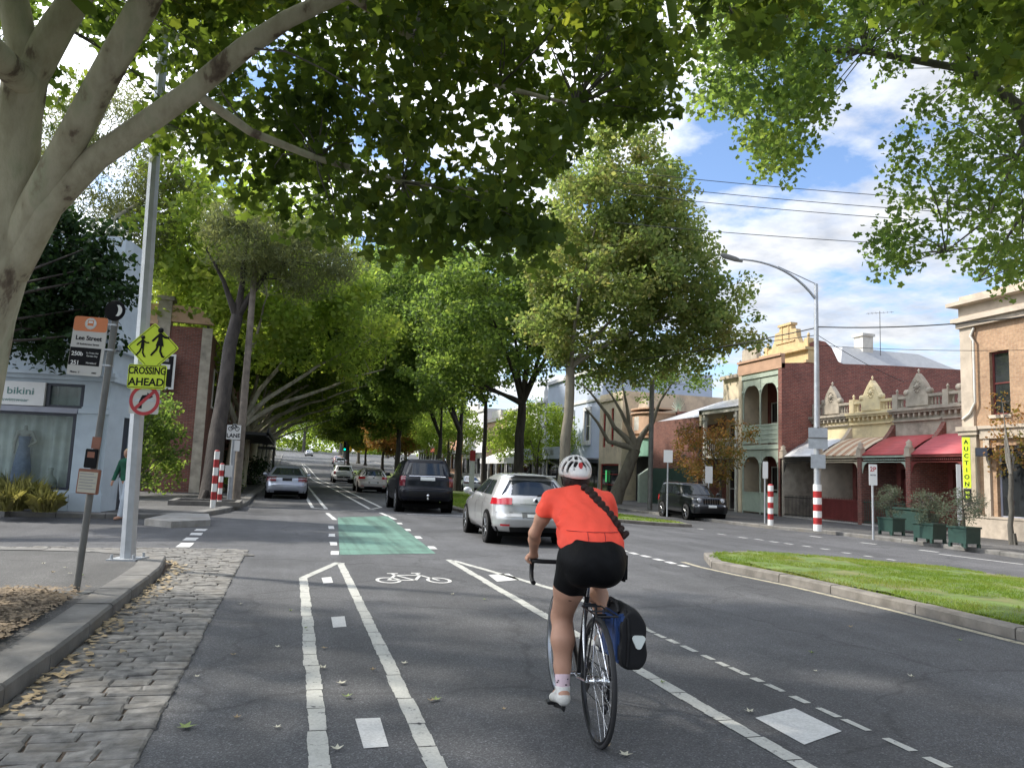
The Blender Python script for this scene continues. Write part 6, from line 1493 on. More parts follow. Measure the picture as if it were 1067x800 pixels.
# ---------- 3. second plane tree, trunk behind the camera on the right: big dark leaves along the top edge
tb=(9.8,1.2,.13); t=thing('plane_tree','plane tree whose large dark leaves hang into the top right of the view','tree',tb)
m=MB(); m.tube([(0,0,-.2),(0,0,2),(-.2,.3,4.2)],[.4,.3,.25],14); m.build('trunk','bark_plane',t)
lim=[([Vector((-.2,.3,4.2)),LL(1100,-120,7),LL(950,-60,7),LL(800,-40,7.2),LL(740,-20,7.3)],[.16,.1,.07,.04,.02]),([Vector((-.2,.3,4.2)),Vector((-.5,1,7)),Vector((-1,1.5,9))],[.15,.1,.04])]
for L,R_ in lim: m=MB(); m.tube(L,R_,8); m.build('limb','bark_plane',t)
cl=[]
for poly,n in (([(728,-40),(728,20),(760,42),(790,62),(815,40),(850,20),(880,-40)],75),([(880,-40),(940,20),(1000,60),(1035,85),(1075,70),(1075,-40)],100),([(700,-20),(720,10),(735,-20)],3)):
    k=0
    while k<n:
        px=rr.uniform(700,1080);py=rr.uniform(-40,90)
        if inpoly(px,py,poly): cl.append((tuple(LL(px,py,rr.uniform(6.5,8))),rr.uniform(.18,.3))); k+=1
leaf_mesh('crown',cluster_points(cl,190,23,.8),.16,'plane','leaf_plane',t,.35,.3,seed=28); twigs(t,lim,cl,rr,'bark_grey',.4,.012,maxd=1.5)
ov=ell_clusters([(-1.5,1.5,8.,4.5,4.5,2.4)],120,(.5,.9),25,.0); ov=[(c,r) for c,r in ov if (proj((c[0]+tb[0],c[1]+tb[1],c[2]+tb[2]))[1]<-90 or c[1]+tb[1]<.3) and Vector((c[0]+tb[0],c[1]+tb[1],c[2]+tb[2]-CH)).length>4.2]
leaf_mesh('upper_crown',cluster_points(ov,46,26,.7),.26,'tri','leaf_plane',t,.5,.2,seed=29)
# ---------- far trees given by picture position and distance, each with its own volume
def E(base,px,py,d,rx,ry,rz): a=L_(base,px,py,d); return (a[0],a[1],a[2]-.1,rx,ry,rz)
def bpos(px,Y):   # ground position on the sight line of column px at street distance Y
    a=yaw+math.atan((px-533.5)/FPX); return (Y*math.tan(a),Y)
b=bpos(592,34)+(0.12,)
tree('elm_tree','tallest median tree above the cyclist, olive crown tinged brown at the top','%s'and b,dict(fork=(0.1,0,6.6),tr=.26,bark='bark_mid',limbs=[[L_(b,600,330,35.5),L_(b,620,240,36),L_(b,632,170,36.5)],[L_(b,640,330,36.5),L_(b,690,270,37)],[L_(b,650,350,36.5),L_(b,735,320,37)],[L_(b,575,345,36)]],ells=[E(b,650,285,37,4.6,4.6,3.4),E(b,640,190,37,3.6,3.8,2.8),E(b,735,330,37,2.9,3,2.3),E(b,590,330,37,2.4,3,2.2),E(b,690,240,37,2.6,3,2.2),E(b,670,375,38,3.2,3.,1.3)],n=560,rs=(.5,1.0),per=165,leaf=.23,mat='leaf_olive',tw=.1,lr=.42,inner=.2),None,31)
b=bpos(545,46)+(0.12,)
tree('elm_tree','dark trunked median tree directly behind the silver hatchback roof','%s'and b,dict(fork=(0,0,6),tr=.32,bark='bark_dark',ells=[E(b,515,325,46,5.5,4.5,4.6),E(b,570,290,46,4.,4,4),E(b,470,395,46,3.2,4,1.8)],n=330,rs=(.55,1.1),per=125,leaf=.26,mat='leaf_mid',tw=.3),None,32)
b=bpos(507,54)+(0.12,)
tree('slender_tree','slender black trunk tree on the median between the dark four wheel drive and the hatchback','%s'and b,dict(fork=(0,0,6.5),tr=.17,bark='bark_dark',ells=[E(b,490,350,54,5,4,3.6),E(b,430,310,54,5.,4,4.6)],n=280,rs=(.6,1.2),per=105,leaf=.28,mat='leaf_mid',tw=.3),None,33)
for i,(px,Y,cx,cy,rx,rz,mat,lab,nm,tr) in enumerate([
 (481.5,62,440,335,7.5,6.8,'leaf_mid','median tree with straight grey trunk right of the dark four wheel drive','elm_tree',.3),
 (461.5,75,420,350,8.,8.,'leaf_mid','median tree with thin dark trunk rising behind the dark four wheel drive roof','elm_tree',.24),
 (418,98,390,390,9,8.,'leaf_plane','median tree behind the cream hatchback in the distance','elm_tree',.35),
 (403,112,412,450,4.5,3.,'leaf_autumn','small orange and brown tree far along the median','autumn_tree',.22),
 (366,126,362,440,6,3.8,'leaf_plane','forked tree left of the small white four wheel drive in the distance','elm_tree',.35),
 (385,140,378,452,3.6,2.8,'leaf_yellow','small bright yellow tree far along the median','autumn_tree',.2)]):
    b=bpos(px,Y)+(.12,); dep=Y/math.cos(yaw)*1.0; dep=(Vector((b[0],b[1]))).length*math.cos(math.atan((px-533.5)/FPX))
    tree(nm,lab,b,dict(fork=(0,0,4.8 if rz>4 else 2.6),tr=tr,bark='bark_dark',ells=[E(b,cx,cy,dep,rx,5,rz)],n=int(24*rx*rz/3)+70,rs=(.8,1.5),per=75,leaf=.36,mat=mat,tw=.15),None,40+i)
# left side street trees: pale plane trunks leaning over the road
def left_plane(Y,X,seed,label,mat,big=1.,far=False,extra=[]):
    b=(X,Y,.12); S=dict(fork=(.25,-.2,3.0),tr=.3*big,bark='bark_plane' if not far else 'bark_pale',lbark='bark_pale',lr=.5,bendy=.03,ells=[(1.2,0,9.6,4.8,4.8,4.2),(4.4,-.5,8.0,3.2,4.,2.3),(-1.5,-1,9.6,3.6,4,3.)]+extra,n=330,rs=(.6,1.15),per=115,leaf=.28,mat=mat,tw=.3,
      limbs=[[(1.4,-.3,4.4),(3.6,-.6,6.1),(6.,-.8,7.6)],[(1.,.2,4.8),(2.4,.4,7.0),(3.4,.8,9.)],[(-.6,-.4,5.0),(-1.4,-.8,7.4),(-2.,-1,9.5)],[(.3,-1.2,4.6),(.8,-2.6,6.8),(1.2,-4,8.6)],[(1.7,.5,4.1),(4.4,.8,5.3),(7.,1.,6.4)]])
    return tree('plane_tree',label,b,S,None,seed)
left_plane(38.5,-2.6,51,'first pale barked plane tree behind the leaning dark trunk on the left footpath','leaf_lime',extra=[E((-2.6,38.5,.12),222,240,33,3.4,3.,3.9),E((-2.6,38.5,.12),300,230,38,3.2,3.5,3.2)])
left_plane(47,-2.7,52,'second plane tree along the left kerb, white limbs leaning over the road','leaf_plane')
left_plane(57,-2.6,53,'third plane tree along the left kerb beyond the silver sedan','leaf_plane')
left_plane(69,-2.8,54,'fourth plane tree along the left kerb, behind the bus shelter','leaf_plane',far=True)
p=left_plane(84,-2.8,55,'fifth plane tree along the left kerb, small in the distance','leaf_lime',far=True)
for i,(x,y,l) in enumerate([(-2.9,100,'sixth plane tree along the left kerb, far in the distance'),(-2.9,118,'seventh plane tree along the left kerb, on the rise'),(-3,140,'eighth plane tree along the left kerb, near the top of the rise'),(-3,168,'last plane tree along the left kerb, at the top of the rise'),(-8.5,150,'far tree standing behind the left footpath at the top of the rise')]):
    c=copy_tree(p); c.location=(x,y,gz(x,y)+.1); c.rotation_euler=(0,0,R(40*i+15)); c['label']=l
# right side and background trees
b0=tree('lime_tree','pale green tree on the far right footpath beyond the white verandah shop',(18.6,92,.1),dict(fork=(0,0,3),tr=.25,bark='bark_grey',ells=[(0,0,6.5,4.2,4.2,3.4)],n=150,rs=(.6,1.2),per=60,leaf=.3,mat='leaf_lime',tw=.2),None,61)
for i,(x,y,sc,l) in enumerate([(18.8,108,1.,'pale green tree on the far right footpath, next beyond the first lime tree'),(18.6,128,1.1,'pale green tree on the right footpath near the rise'),(12.6,148,1.1,'pale green tree at the far end of the median'),(11.5,172,1.2,'pale green tree on the median near the top of the rise'),(4.,235,1.8,'broad tree closing the view at the end of the street'),(-7,245,1.8,'broad tree left of the far end of the street'),(15,240,1.8,'broad tree right of the far end of the street'),(26,215,1.8,'broad tree far behind the right shop row'),(22.5,76,.8,'small green tree before the white verandah shop'),(20.6,63.5,.8,'small green tree added to keep sun off the blue lettered shop')]):  # the last tree is added to throw shade on the cellars wall
    c=copy_tree(b0); c.location=(x,y,gz(x,y)+.1); c.scale=(sc,)*3; c.rotation_euler=(0,0,i*1.1); c['label']=l
# leaning dark gum on the left footpath
b=G(219,524,.1)+(.13,); gp=[L_(b,226,470,28.6),L_(b,238,400,28.6),L_(b,250,310,28.6)]
tree('gum_tree','leaning dark rough barked gum tree in a kerbed square on the left footpath',b,dict(fork=L_(b,247,330,28.6),tr=.27,bark='bark_dark',ells=[E(b,262,248,28.5,1.7,1.9,1.5),E(b,318,268,29,1.9,1.9,1.3)],n=170,rs=(.4,.8),per=230,leaf=.24,shape='slim',mat='leaf_gum',droop=1.2,up=.1,tw=.5,limbs=[L_(b,255,270,28.6),L_(b,265,210,28.6),L_(b,300,255,29),L_(b,215,260,28)]),None,71)
b=(-9.,31,.1)
tree('gum_tree','grey green wispy gum rising behind the pale blue shop',b,dict(fork=(0,0,8),tr=.3,bark='bark_pale',ells=[E(b,110,160,32,3.4,2.6,3.6),E(b,165,225,33,2,2,3.)],n=260,rs=(.5,.9),per=170,leaf=.24,shape='slim',mat='leaf_gum',droop=1.2,up=.1,tw=.5),None,72)
b=(-7.6,15.8,.12)
tree('dark_street_tree','dense dark leaved tree hanging in front of the pale blue shop',b,dict(fork=(-.3,0,2.6),tr=.14,bark='bark_dark',ells=[E(b,25,292,17.3,2.0,1.6,1.75),E(b,75,340,17,1.0,.9,.95),E(b,55,260,17.3,1.1,1,1.),E(b,98,285,17,.8,.8,1.2)],n=260,rs=(.28,.5),per=360,leaf=.15,mat='leaf_dark',inner=.2,tw=.4,droop=.5),None,73)
# right plane with pale trunk before the cellars
b=(19.8,45.5,.12); D=48.
tree('plane_tree','pale plane tree with a fan of grey limbs in front of the blue lettered shop',b,dict(fork=L_(b,662,468,D),tr=.42,bark='bark_mid',lbark='bark_mid',lr=.55,ells=[E(b,650,385,D,5.4,4,1.7),E(b,710,375,D,3.5,3,1.6)],n=110,rs=(.5,.9),per=75,leaf=.22,mat='leaf_mid',tw=.2,
  limbs=[[L_(b,640,445,D),L_(b,606,400,D)],[L_(b,652,440,D),L_(b,632,405,D)],[L_(b,655,445,D),L_(b,648,400,D)],[L_(b,680,440,D),L_(b,700,400,D)],[L_(b,634,460,D),L_(b,610,425,D)]]),None,74)
b=(21.0,34.6,.12); D=38.3
tree('autumn_tree','small bushy street tree turning orange above the parked black four wheel drive',b,dict(fork=(0,0,1.7),tr=.08,bark='bark_grey',ells=[E(b,738,470,D,2.1,1.8,1.25),E(b,722,455,D,1.1,1.2,.9),E(b,765,450,D,1.1,1.2,1.1),E(b,735,497,D,1.6,1.4,.6)],n=130,rs=(.25,.5),per=260,leaf=.13,mat='leaf_autumn',tw=.6,twr=.02),None,75)
b=(22.3,19.4,.12); D=27.
tree('autumn_tree','street tree with olive and orange leaves at the right edge before the brown building',b,dict(fork=(0,0,2.2),tr=.08,bark='bark_grey',ells=[E(b,1068,440,D,1.2,1.2,1.5),E(b,1050,470,D,.8,.9,.8)],n=80,rs=(.25,.45),per=230,leaf=.12,mat='leaf_autumn',tw=.6,twr=.015,droop=.5),None,76)
# far wood closing the street
cl=ell_clusters([(x_,262+rr.uniform(-12,12),gz(0,262)+rr.uniform(2,5),9,6,rr.uniform(5,9)) for x_ in range(-70,95,9)],700,(1.4,2.6),99,.2)
o=leaf_mesh('distant_trees',cluster_points(cl,14,98,.9),.9,'kite','leaf_lime',None,.5,seed=97); tag(o,'pale green wood beyond the top of the street','woodland',None,'stuff')
# hedges and shrubs
def shrub(name,label,base,ells,n,rs,per,leaf,mat,seed,cat='hedge',shape='kite',stem=True,group=None):
    x,y=base[:2]; t=thing(name,label,cat,(x,y,gz(x,y)+base[2]),0,group); cl=ell_clusters(ells,n,rs,seed,.2)
    if stem:
        m=MB(); rr=random.Random(seed)
        for c,_ in cl[::3]: m.tube(bend((rr.uniform(-.1,.1),rr.uniform(-.1,.1),0),c,3,.1,rr),[.025,.02,.015,.008],5,cap=False)
        m.build('stems','bark_grey',t)
    leaf_mesh('foliage',cluster_points(cl,per,seed,.9),leaf,shape,mat,t,.4,seed=seed); return t
b=(-5.6,29.5,.1); shrub('vine_hedge','tall green creeper hedge between the blue shop and the brick building',b,[(-.3,0,1.7,1.2,1.6,1.9),(.9,2.2,1.9,1.,1.5,1.9),(.3,.5,3.2,1.1,1.,.7)],210,(.25,.5),330,.15,'leaf_mid',81)
b=(-2.2,52,.1); shrub('clipped_hedge','dark rounded hedge beside the bus shelter past the silver sedan',b,[(.3,0,.9,.9,2.5,.9),(-1,-4,1.2,.9,3,1.2)],90,(.3,.5),170,.16,'leaf_dark',82)
b=(-2.4,36.5,.1); shrub('footpath_garden','low green plants in the footpath bed right of the bike lane sign pole',b,[(0,0,.45,.6,1.6,.45)],40,(.2,.35),260,.12,'leaf_plane',83,'garden')
# ornamental grass tufts in front of the blue shop
for i,(px,py,s) in enumerate(((2,525,1.05),(16,528,1.),(31,530,.9),(46,533,.7),(9,532,.8))):
    x,y=G(px,py,.2); n=600; rg=np.random.default_rng(i); a=rg.uniform(0,2*PI,n); L=s*rg.uniform(.25,.85,n); th=rg.uniform(.02,.75,n); w=.009
    kx_=rg.uniform(.5,1.5,n); a0=rg.uniform(0,2*PI,n); B=np.stack([np.cos(a0)*.25*rg.uniform(0,1,n),np.sin(a0)*.25*rg.uniform(0,1,n),np.zeros(n)],1); mid=B+np.stack([np.cos(a)*np.sin(th)*L*.5,np.sin(a)*np.sin(th)*L*.5,np.cos(th)*L*.6+.05],1); tip=B+np.stack([np.cos(a)*np.sin(th)*L*1.1,np.sin(a)*np.sin(th)*L*1.1,np.cos(th)*L*.75*kx_],1)
    sd=np.stack([-np.sin(a)*w,np.cos(a)*w,0*a],1); V=np.stack([B-sd,B+sd,mid+sd,tip,mid-sd],1).reshape(-1,3)
    o=nmesh('grass_tuft',V,np.arange(n*5).reshape(n,5),'leaf_grassy'); o.location=(x,y,.2)
    tag(o,['large straw green grass tuft at the left end of the shop garden bed','middle grass tuft in the bed below the mannequin window','broad grass tuft just right of the middle of the shop garden bed','smaller grass tuft at the right end of the shop garden bed','front low grass tuft near the left end of the shop garden bed'][i],'plant')
# ================================================================ STREET FURNITURE
def post(root,name,h,r,mat,x=0,y=0,z0=0,n=12,r1=None): m=MB(); m.cyl((x,y,z0),(x,y,h),r,n,0,r1); return m.build(name,mat,root)
def rrect(m,w,h,r,y0,y1,cz=0,mi=0,cx=0):
    P=[]
    for sx,sz,a0 in ((1,1,0),(-1,1,90),(-1,-1,180),(1,-1,270)):
        for k in range(5): a=R(a0+90*k/4); P.append((cx+sx*(w/2-r)+math.cos(a)*r,cz+sz*(h/2-r)+math.sin(a)*r))
    m.prism(P,'y',y0,y1,mi)
FACE=-yaw  # signs turned to face down the street toward the camera
# big steel pole with the yellow warning sign
x,y=G(133,583,.12); D=12.7; px=lambda p,d:d*p
lp=thing('light_pole','thick galvanised pole on the left corner carrying the yellow crossing sign','pole',(x,y,.12),FACE); lp.rotation_euler=(0,-R(2.0),FACE)
m=MB(); m.tube([(0,0,0),(0,0,.4),(0.03,0,5.5),(.1,0,9.5)],[.1,.096,.075,.06],8,0,True,False); m.build('shaft','galv',lp)
m=MB(); m.box(-.19,.19,-.19,.19,0,.025); 
for a in (-1,1):
    for b_ in (-1,1): m.cyl((a*.14,b_*.14,.02),(a*.14,b_*.14,.08),.02,6)
m.build('base_plate','galv',lp)
DP=float(np.dot(np.array([x,y,.12])-CC,FW)); S=DP/FPX
def hgt(py,base=583): return (base-py)*S
wz=hgt(361)
_ax=Vector((math.cos(FACE),math.sin(FACE),0))
def lx(px,py,dd=.19): return (PT(px,py,DP-dd)-Vector((x,y,.12))).dot(_ax)
dcx=lx(147,361); bcx=lx(143,392.5); ncx=lx(140.6,416.5)
ws=thing('crossing_sign','yellow diamond sign with two black walking children above CROSSING AHEAD','sign',(x,y,.12),FACE)
m=MB(); P=[];
for a in (90,180,270,0):
    for k in (-8,0,8): P.append((dcx+math.cos(R(a))*27*S+math.cos(R(a+90))*k*.004 - math.cos(R(a))*abs(k)*.003, wz+math.sin(R(a))*26*S+math.sin(R(a+90))*k*.004-math.sin(R(a))*abs(k)*.003))
m.prism(P,'y',-.19,-.185); m.build('diamond_board','sign_yellow',ws)
m=MB(); Pa=[(dcx+(p[0]-dcx)*.94,wz+(p[1]-wz)*.94) for p in P]; Pb=[(dcx+(p[0]-dcx)*.91,wz+(p[1]-wz)*.91) for p in P]
n=len(P)
for i in range(n): j=(i+1)%n; m.add([(Pa[i][0],-.1915,Pa[i][1]),(Pa[j][0],-.1915,Pa[j][1]),(Pb[j][0],-.1915,Pb[j][1]),(Pb[i][0],-.1915,Pb[i][1])],[(0,1,2,3)])
m.build('border','sign_black',ws)
def child(root,cx,cz,s,skirt):
    m=MB(); Y=-.195
    def blob(pts,ra,n=6): m.tube([(cx+p[0]*s,Y,cz+p[1]*s) for p in pts],[q*s for q in ra],n,flat=.15)
    m.lathe([(.001,-.003),(.075*s,-.002),(.075*s,.002),(.001,.003)],(cx,Y,cz+.44*s),14,'y')
    m.prism([(cx-.045*s,cz+.36*s),(cx+.045*s,cz+.36*s),(cx+.07*s,cz+.2*s),(cx+(.11 if skirt else .06)*s,cz+.02*s),(cx-(.10 if skirt else .06)*s,cz+.02*s),(cx-.05*s,cz+.2*s)],'y',Y-.002,Y+.002)
    for pts in ([(.03,.32),(.13,.25),(.24,.25)],[(-.03,.32),(-.13,.22),(-.2,.14)],[(.04,.04),(.03,-.12),(.1,-.26),(.15,-.27)],[(-.04,.04),(-.08,-.08),(-.18,-.2),(-.2,-.24)]): blob(pts,[.028]*len(pts))
    m.build('child_silhouette','sign_black',root)
child(ws,dcx+.085,wz+.01,.5,True); child(ws,dcx-.14,wz-.03,.36,False)
cz=hgt(392.5); bw=40*S; bh=25.5*S; m=MB(); rrect(m,bw,bh,.03,-.215,-.2,cz,0,bcx); m.build('word_board','sign_yellow',ws)
m=MB()
for a,b in ((.70,.42),): 
    for s in (-1,1): m.box(bcx-bw*.47,bcx+bw*.47,-.2175,-.2155,cz+s*bh*.45-.004,cz+s*bh*.45+.004); m.box(bcx+s*bw*.47-.004,bcx+s*bw*.47+.004,-.2175,-.2155,cz-bh*.45+.005,cz+bh*.45-.005)
m.build('word_border','sign_black',ws)
text('CROSSING',.135,'sign_black',ws,(bcx,-.217,cz+.075),bold=.003,sx=.76); text('AHEAD',.14,'sign_black',ws,(bcx,-.217,cz-.075),bold=.003)
nz=hgt(417); nr=thing('no_right_turn_sign','square white sign with red ring over a black right turn arrow','sign',(x,y,.12),FACE)
m=MB(); rrect(m,31*S,29*S,.02,-.178,-.173,nz,0,ncx); m.build('board','sign_grey',nr)
m=MB(); m.lathe([(.155,-.1795),(.2,-.1795)],(ncx,0,nz),32,'y'); 
m.prism([(ncx-.13,nz-.10),(ncx-.10,nz-.13),(ncx+.13,nz+.10),(ncx+.10,nz+.13)],'y',-.1815,-.1805); m.build('red_ring','sign_red',nr)
m=MB(); m.tube([(ncx-.05,-.179,nz-.11),(ncx-.05,-.179,nz-.01),(ncx-.02,-.179,nz+.045),(ncx+.04,-.179,nz+.05)],[.022]*4,6,flat=.1); m.prism([(ncx+.03,nz+.1),(ncx+.03,nz-.0),(ncx+.11,nz+.05)],'y',-.18,-.178); m.build('arrow','sign_black',nr)
for z,c_ in ((wz+.12,dcx),(wz-.14,dcx),(cz+.02,bcx),(nz,ncx)): m=MB(); m.box(c_-.14,c_+.14,-.18,.0,z-.02,z+.02); m.build('bracket','galv',ws)
# bus stop
x,y=G(79,618,.12); bsx=thing('bus_stop','leaning bus stop pole with orange topped flag and timetable boards','bus stop',(x,y,.12),FACE); bsx.rotation_euler=(0,R(2.4),FACE)
S=float(np.dot(np.array([x,y,.12])-CC,FW))/FPX; hb=lambda py:(618-py)*S
post(bsx,'pole',hb(325),.032,'dark_pole'); m=MB(); m.box(-.12,.12,-.1,.1,0,.015); m.build('base_plate','dark_pole',bsx)
zt,zb=hb(327),hb(391); w=.34; cx=-.22
m=MB(); rrect(m,w,zt-zb,.03,-.03,-.02,(zt+zb)/2,0,cx); m.build('flag_board','sign_grey',bsx)
z1=zt-(zt-zb)*.25; m=MB(); rrect(m,w-.004,zt-z1,.028,-.0325,-.0305,(zt+z1)/2,0,cx); m.build('orange_panel','sign_orange',bsx)
m=MB(); m.lathe([(.001,-.0345),(.058,-.0345),(.058,-.0335)],(cx,0,(zt+z1)/2+.005),22,'y'); m.build('bus_roundel','sign_white',bsx)
m=MB(); zc=(zt+z1)/2+.005; m.box(cx-.03,cx+.03,-.0362,-.035,zc-.022,zc+.034); m.build('bus_symbol','sign_orange',bsx); m=MB(); m.box(cx-.022,cx+.022,-.0375,-.0365,zc+.005,zc+.026); m.build('bus_symbol_window','sign_white',bsx)
z2=zt-(zt-zb)*.53; z3=zt-(zt-zb)*.83; m=MB(); m.box(cx-w/2+.004,cx+w/2-.03,-.0325,-.0305,z3,z2); m.build('route_panel','sign_black',bsx)
text('Lee Street',.062,'sign_black',bsx,(cx,-.032,z1-.07),bold=.001); text('59 Rathdowne Street',.026,'sign_black',bsx,(cx,-.032,z1-.13))
text('250b',.058,'sign_white',bsx,(cx-.09,-.034,z2-.065),bold=.001); text('251',.058,'sign_white',bsx,(cx-.1,-.034,z2-.155),bold=.001); text('La Trobe Uni',.022,'sign_white',bsx,(cx+.06,-.034,z2-.05)); text('Garden City',.022,'sign_white',bsx,(cx+.06,-.034,z2-.08)); text('Northland',.024,'sign_white',bsx,(cx+.06,-.034,z2-.15))
text('Metro  3',.026,'sign_black',bsx,(cx-.09,-.032,z3-.07)); text('4497',.024,'sign_black',bsx,(cx+.1,-.032,z3-.07))
m=MB(); 
for z in (zt-.06,z2,z3+.02): m.box(-.05,.03,-.035,.035,z-.008,z+.008)
m.build('clamp','galv',bsx)
m=MB(); zz=hb(318); m.lathe([(.001,-.045),(.098,-.045),(.105,-.03),(.098,-.02),(.001,-.02)],(0,0,zz),28,'y'); m.build('night_disc','sign_black',bsx)
m=MB(); a=np.linspace(-1.15,1.15,12); P=[(.02+math.cos(t)*.06,zz+math.sin(t)*.062) for t in a]+[(.005+math.cos(t)*.045*.8,zz+math.sin(t)*.06) for t in a[::-1]]; m.prism(P,'y',-.048,-.046); m.build('crescent','sign_white',bsx)
z=hb(468); m=MB(); m.rbox(-.075,.045,-.06,-.034,hb(488),z,.006); m.build('small_notice','sign_black',bsx); m=MB(); m.box(-.05,.02,-.0615,-.0605,hb(477),hb(471)); m.build('notice_print','copper_frame',bsx)
m=MB(); m.rbox(-.11,.1,-.07,-.034,hb(515),hb(489),.006); m.build('timetable_case','copper_frame',bsx); m=MB(); m.box(-.095,.085,-.073,-.0705,hb(513.5),hb(492)); m.build('timetable','paper',bsx)
m=MB(); m.box(-.03,.05,-.05,-.033,hb(468)+.005,hb(455)); m.build('route_tag','copper_frame',bsx)
for k in range(6): m=MB(); zq=hb(494+k*3.1); m.box(-.085,.075 if k%2 else .05,-.0745,-.0735,zq-.004,zq+.003); m.build('print_line','text_grey',bsx)
# walking woman by the shop corner, half behind the big pole
x,y=G(127.5,541,0); pw=thing('person','pedestrian with long fair hair, green and black top and pale jeans, behind the pole','person',(x,y,0),R(150)); 
q=SDF((-.4,-.45,-.02),(.4,.45,1.7),.012); q.chain([(0,0,.92),(0,0,1.1),(0,.02,1.32)],[.13,.105,.13],.04,(1.15,.75,1)); q.cone((-.14,.02,1.36),(.14,.02,1.36),.05,k=.04); q.cone((0,.02,1.38),(0,.03,1.48),.045,k=.03); q.ell((0,.04,1.55),(.075,.09,.105),.02)
for s,f in ((-1,.16),(1,-.18)):
    q.chain([(s*.08,0,.9),(s*.085,f*.5+.03,.48),(s*.085,f*1.2,.08)],[.09,.06,.042],.03); q.cone((s*.085,f*1.2,.06),(s*.085,f*1.2+.15,.04),.045,.035,.02); q.chain([(s*.17,.02,1.34),(s*.21,-f*.5,1.08),(s*.2,-f*.9+.05,.86)],[.045,.035,.028],.02); q.ell((s*.2,-f*.9+.06,.82),(.022,.035,.05),.01)
q.mesh('body','skin',pw)
q=SDF((-.3,-.4,.02),(.3,.45,1.05),.012); 
for s,f in ((-1,.16),(1,-.18)): q.chain([(s*.08,0,.92),(s*.085,f*.5+.03,.48),(s*.085,f*1.2,.1)],[.105,.075,.06],.03)
q.mesh('jeans','denim',pw)
q=SDF((-.4,-.35,.85),(.4,.4,1.46),.012); q.chain([(0,0,.95),(0,0,1.1),(0,.02,1.32)],[.145,.12,.145],.04,(1.15,.8,1)); q.cone((-.14,.02,1.35),(.14,.02,1.35),.065,k=.04)
for s,f in ((-1,.16),(1,-.18)): q.chain([(s*.17,.02,1.34),(s*.21,-f*.5,1.08),(s*.205,-f*.85+.03,.9)],[.06,.05,.045],.02)
q.cut((0,0,.9),(0,0,-1)); q.mesh('top','green_cloth',pw)
q=SDF((-.2,-.25,1.1),(.2,.25,1.7),.01); q.ell((0,.015,1.57),(.095,.1,.105),.02); q.chain([(0,-.05,1.52),(0,-.11,1.35),(0,-.12,1.2)],[.085,.07,.05],.03); q.cut((0,.1,1.5),(0,1,0)); q.mesh('hair','blonde',pw)
# red and white bollards left
def bollard(px,py,h,label,dz=.12,r=.06,top=True,group=None):
    x,y=G(px,py,dz); t=thing('striped_bollard',label,'bollard',(x,y,gz(x,y)+dz),FACE,group); n=7; m=MB()
    for k in range(n): m.cyl((0,0,h*k/n),(0,0,h*(k+1)/n),r,14,(k+1)%2 if True else 0)
    m.sphere((0,0,h),r,0,6,(1,1,.6)); m.build('post',['pole_red','white_paint'],t); return t
bollard(221.5,529,1.62,'taller red and white striped bollard by the leaning gum trunk',r=.075); bollard(228,527,1.25,'shorter red and white striped bollard beside the taller one at the gum tree',r=.065)
bollard(803,547,1.55,'red and white striped bollard on the right footpath before the balcony terrace',r=.11)
# tree square edging
x,y=G(214,526,.12); m=MB(); 
for a,b_,c,d in ((-1,1,-.9,-.75),(-1,1,.75,.9),(-1,-.85,-.74,.74),(.85,1,-.74,.74)): m.box(a,b_,c,d,0,.14)
o=m.build('tree_square_edging','bluestone'); o.location=(x,y+.4,.115); tag(o,'low bluestone edging round the foot of the leaning gum','edging')
# bike lane sign pole (grey timber pole and sign)
x,y=G(240,520.5,.12); S=float(np.dot(np.array([x,y,.12])-CC,FW))/FPX; hh=lambda py:(520.5-py)*S
t=thing('power_pole','grey timber power pole on the left footpath with the bicycle lane sign','pole',(x,y,.12),FACE); post(t,'shaft',10,.15,'wood_pole',.1,.3,0,12,.1); 
m=MB(); m.cyl((0,-.1,0),(0,-.1,hh(442)),.09,10); m.build('sheath','galv',t)
t=thing('bike_lane_sign','small white sign with black bicycle symbol and word LANE on the left timber pole','sign',(x,y,.12),FACE)
z0,z1=hh(458),hh(443); m=MB(); rrect(m,.5,z1-z0,.02,-.22,-.2,(z0+z1)/2); m.build('board','sign_white',t); text('LANE',.2,'sign_black',t,(0,-.222,z0+.13),bold=.005)
m=MB(); zz=z0+.42
for s in (-1,1): m.lathe([(.06,-.222),(.085,-.222)],(s*.12,0,zz-.04),16,'y')
for a,b_ in (((-.12,-.04),(-.05,.09)),((-.05,.09),(.07,.09)),((.07,.09),(.12,-.04)),((-.05,.09),(0,-.04)),((0,-.04),(.07,.09)),((-.12,-.04),(0,-.04))): m.tube([(a[0],-.223,zz+a[1]),(b_[0],-.223,zz+b_[1])],.012,4)
m.build('bicycle_symbol','sign_black',t)
m=MB(); m.box(.05,.25,-.2,-.19,hh(470),hh(459)); m.build('side_notice','sign_white',t); m=MB(); m.box(-.2,.06,-.22,-.19,hh(497),hh(485)); m.build('lower_notice','sign_white',t)
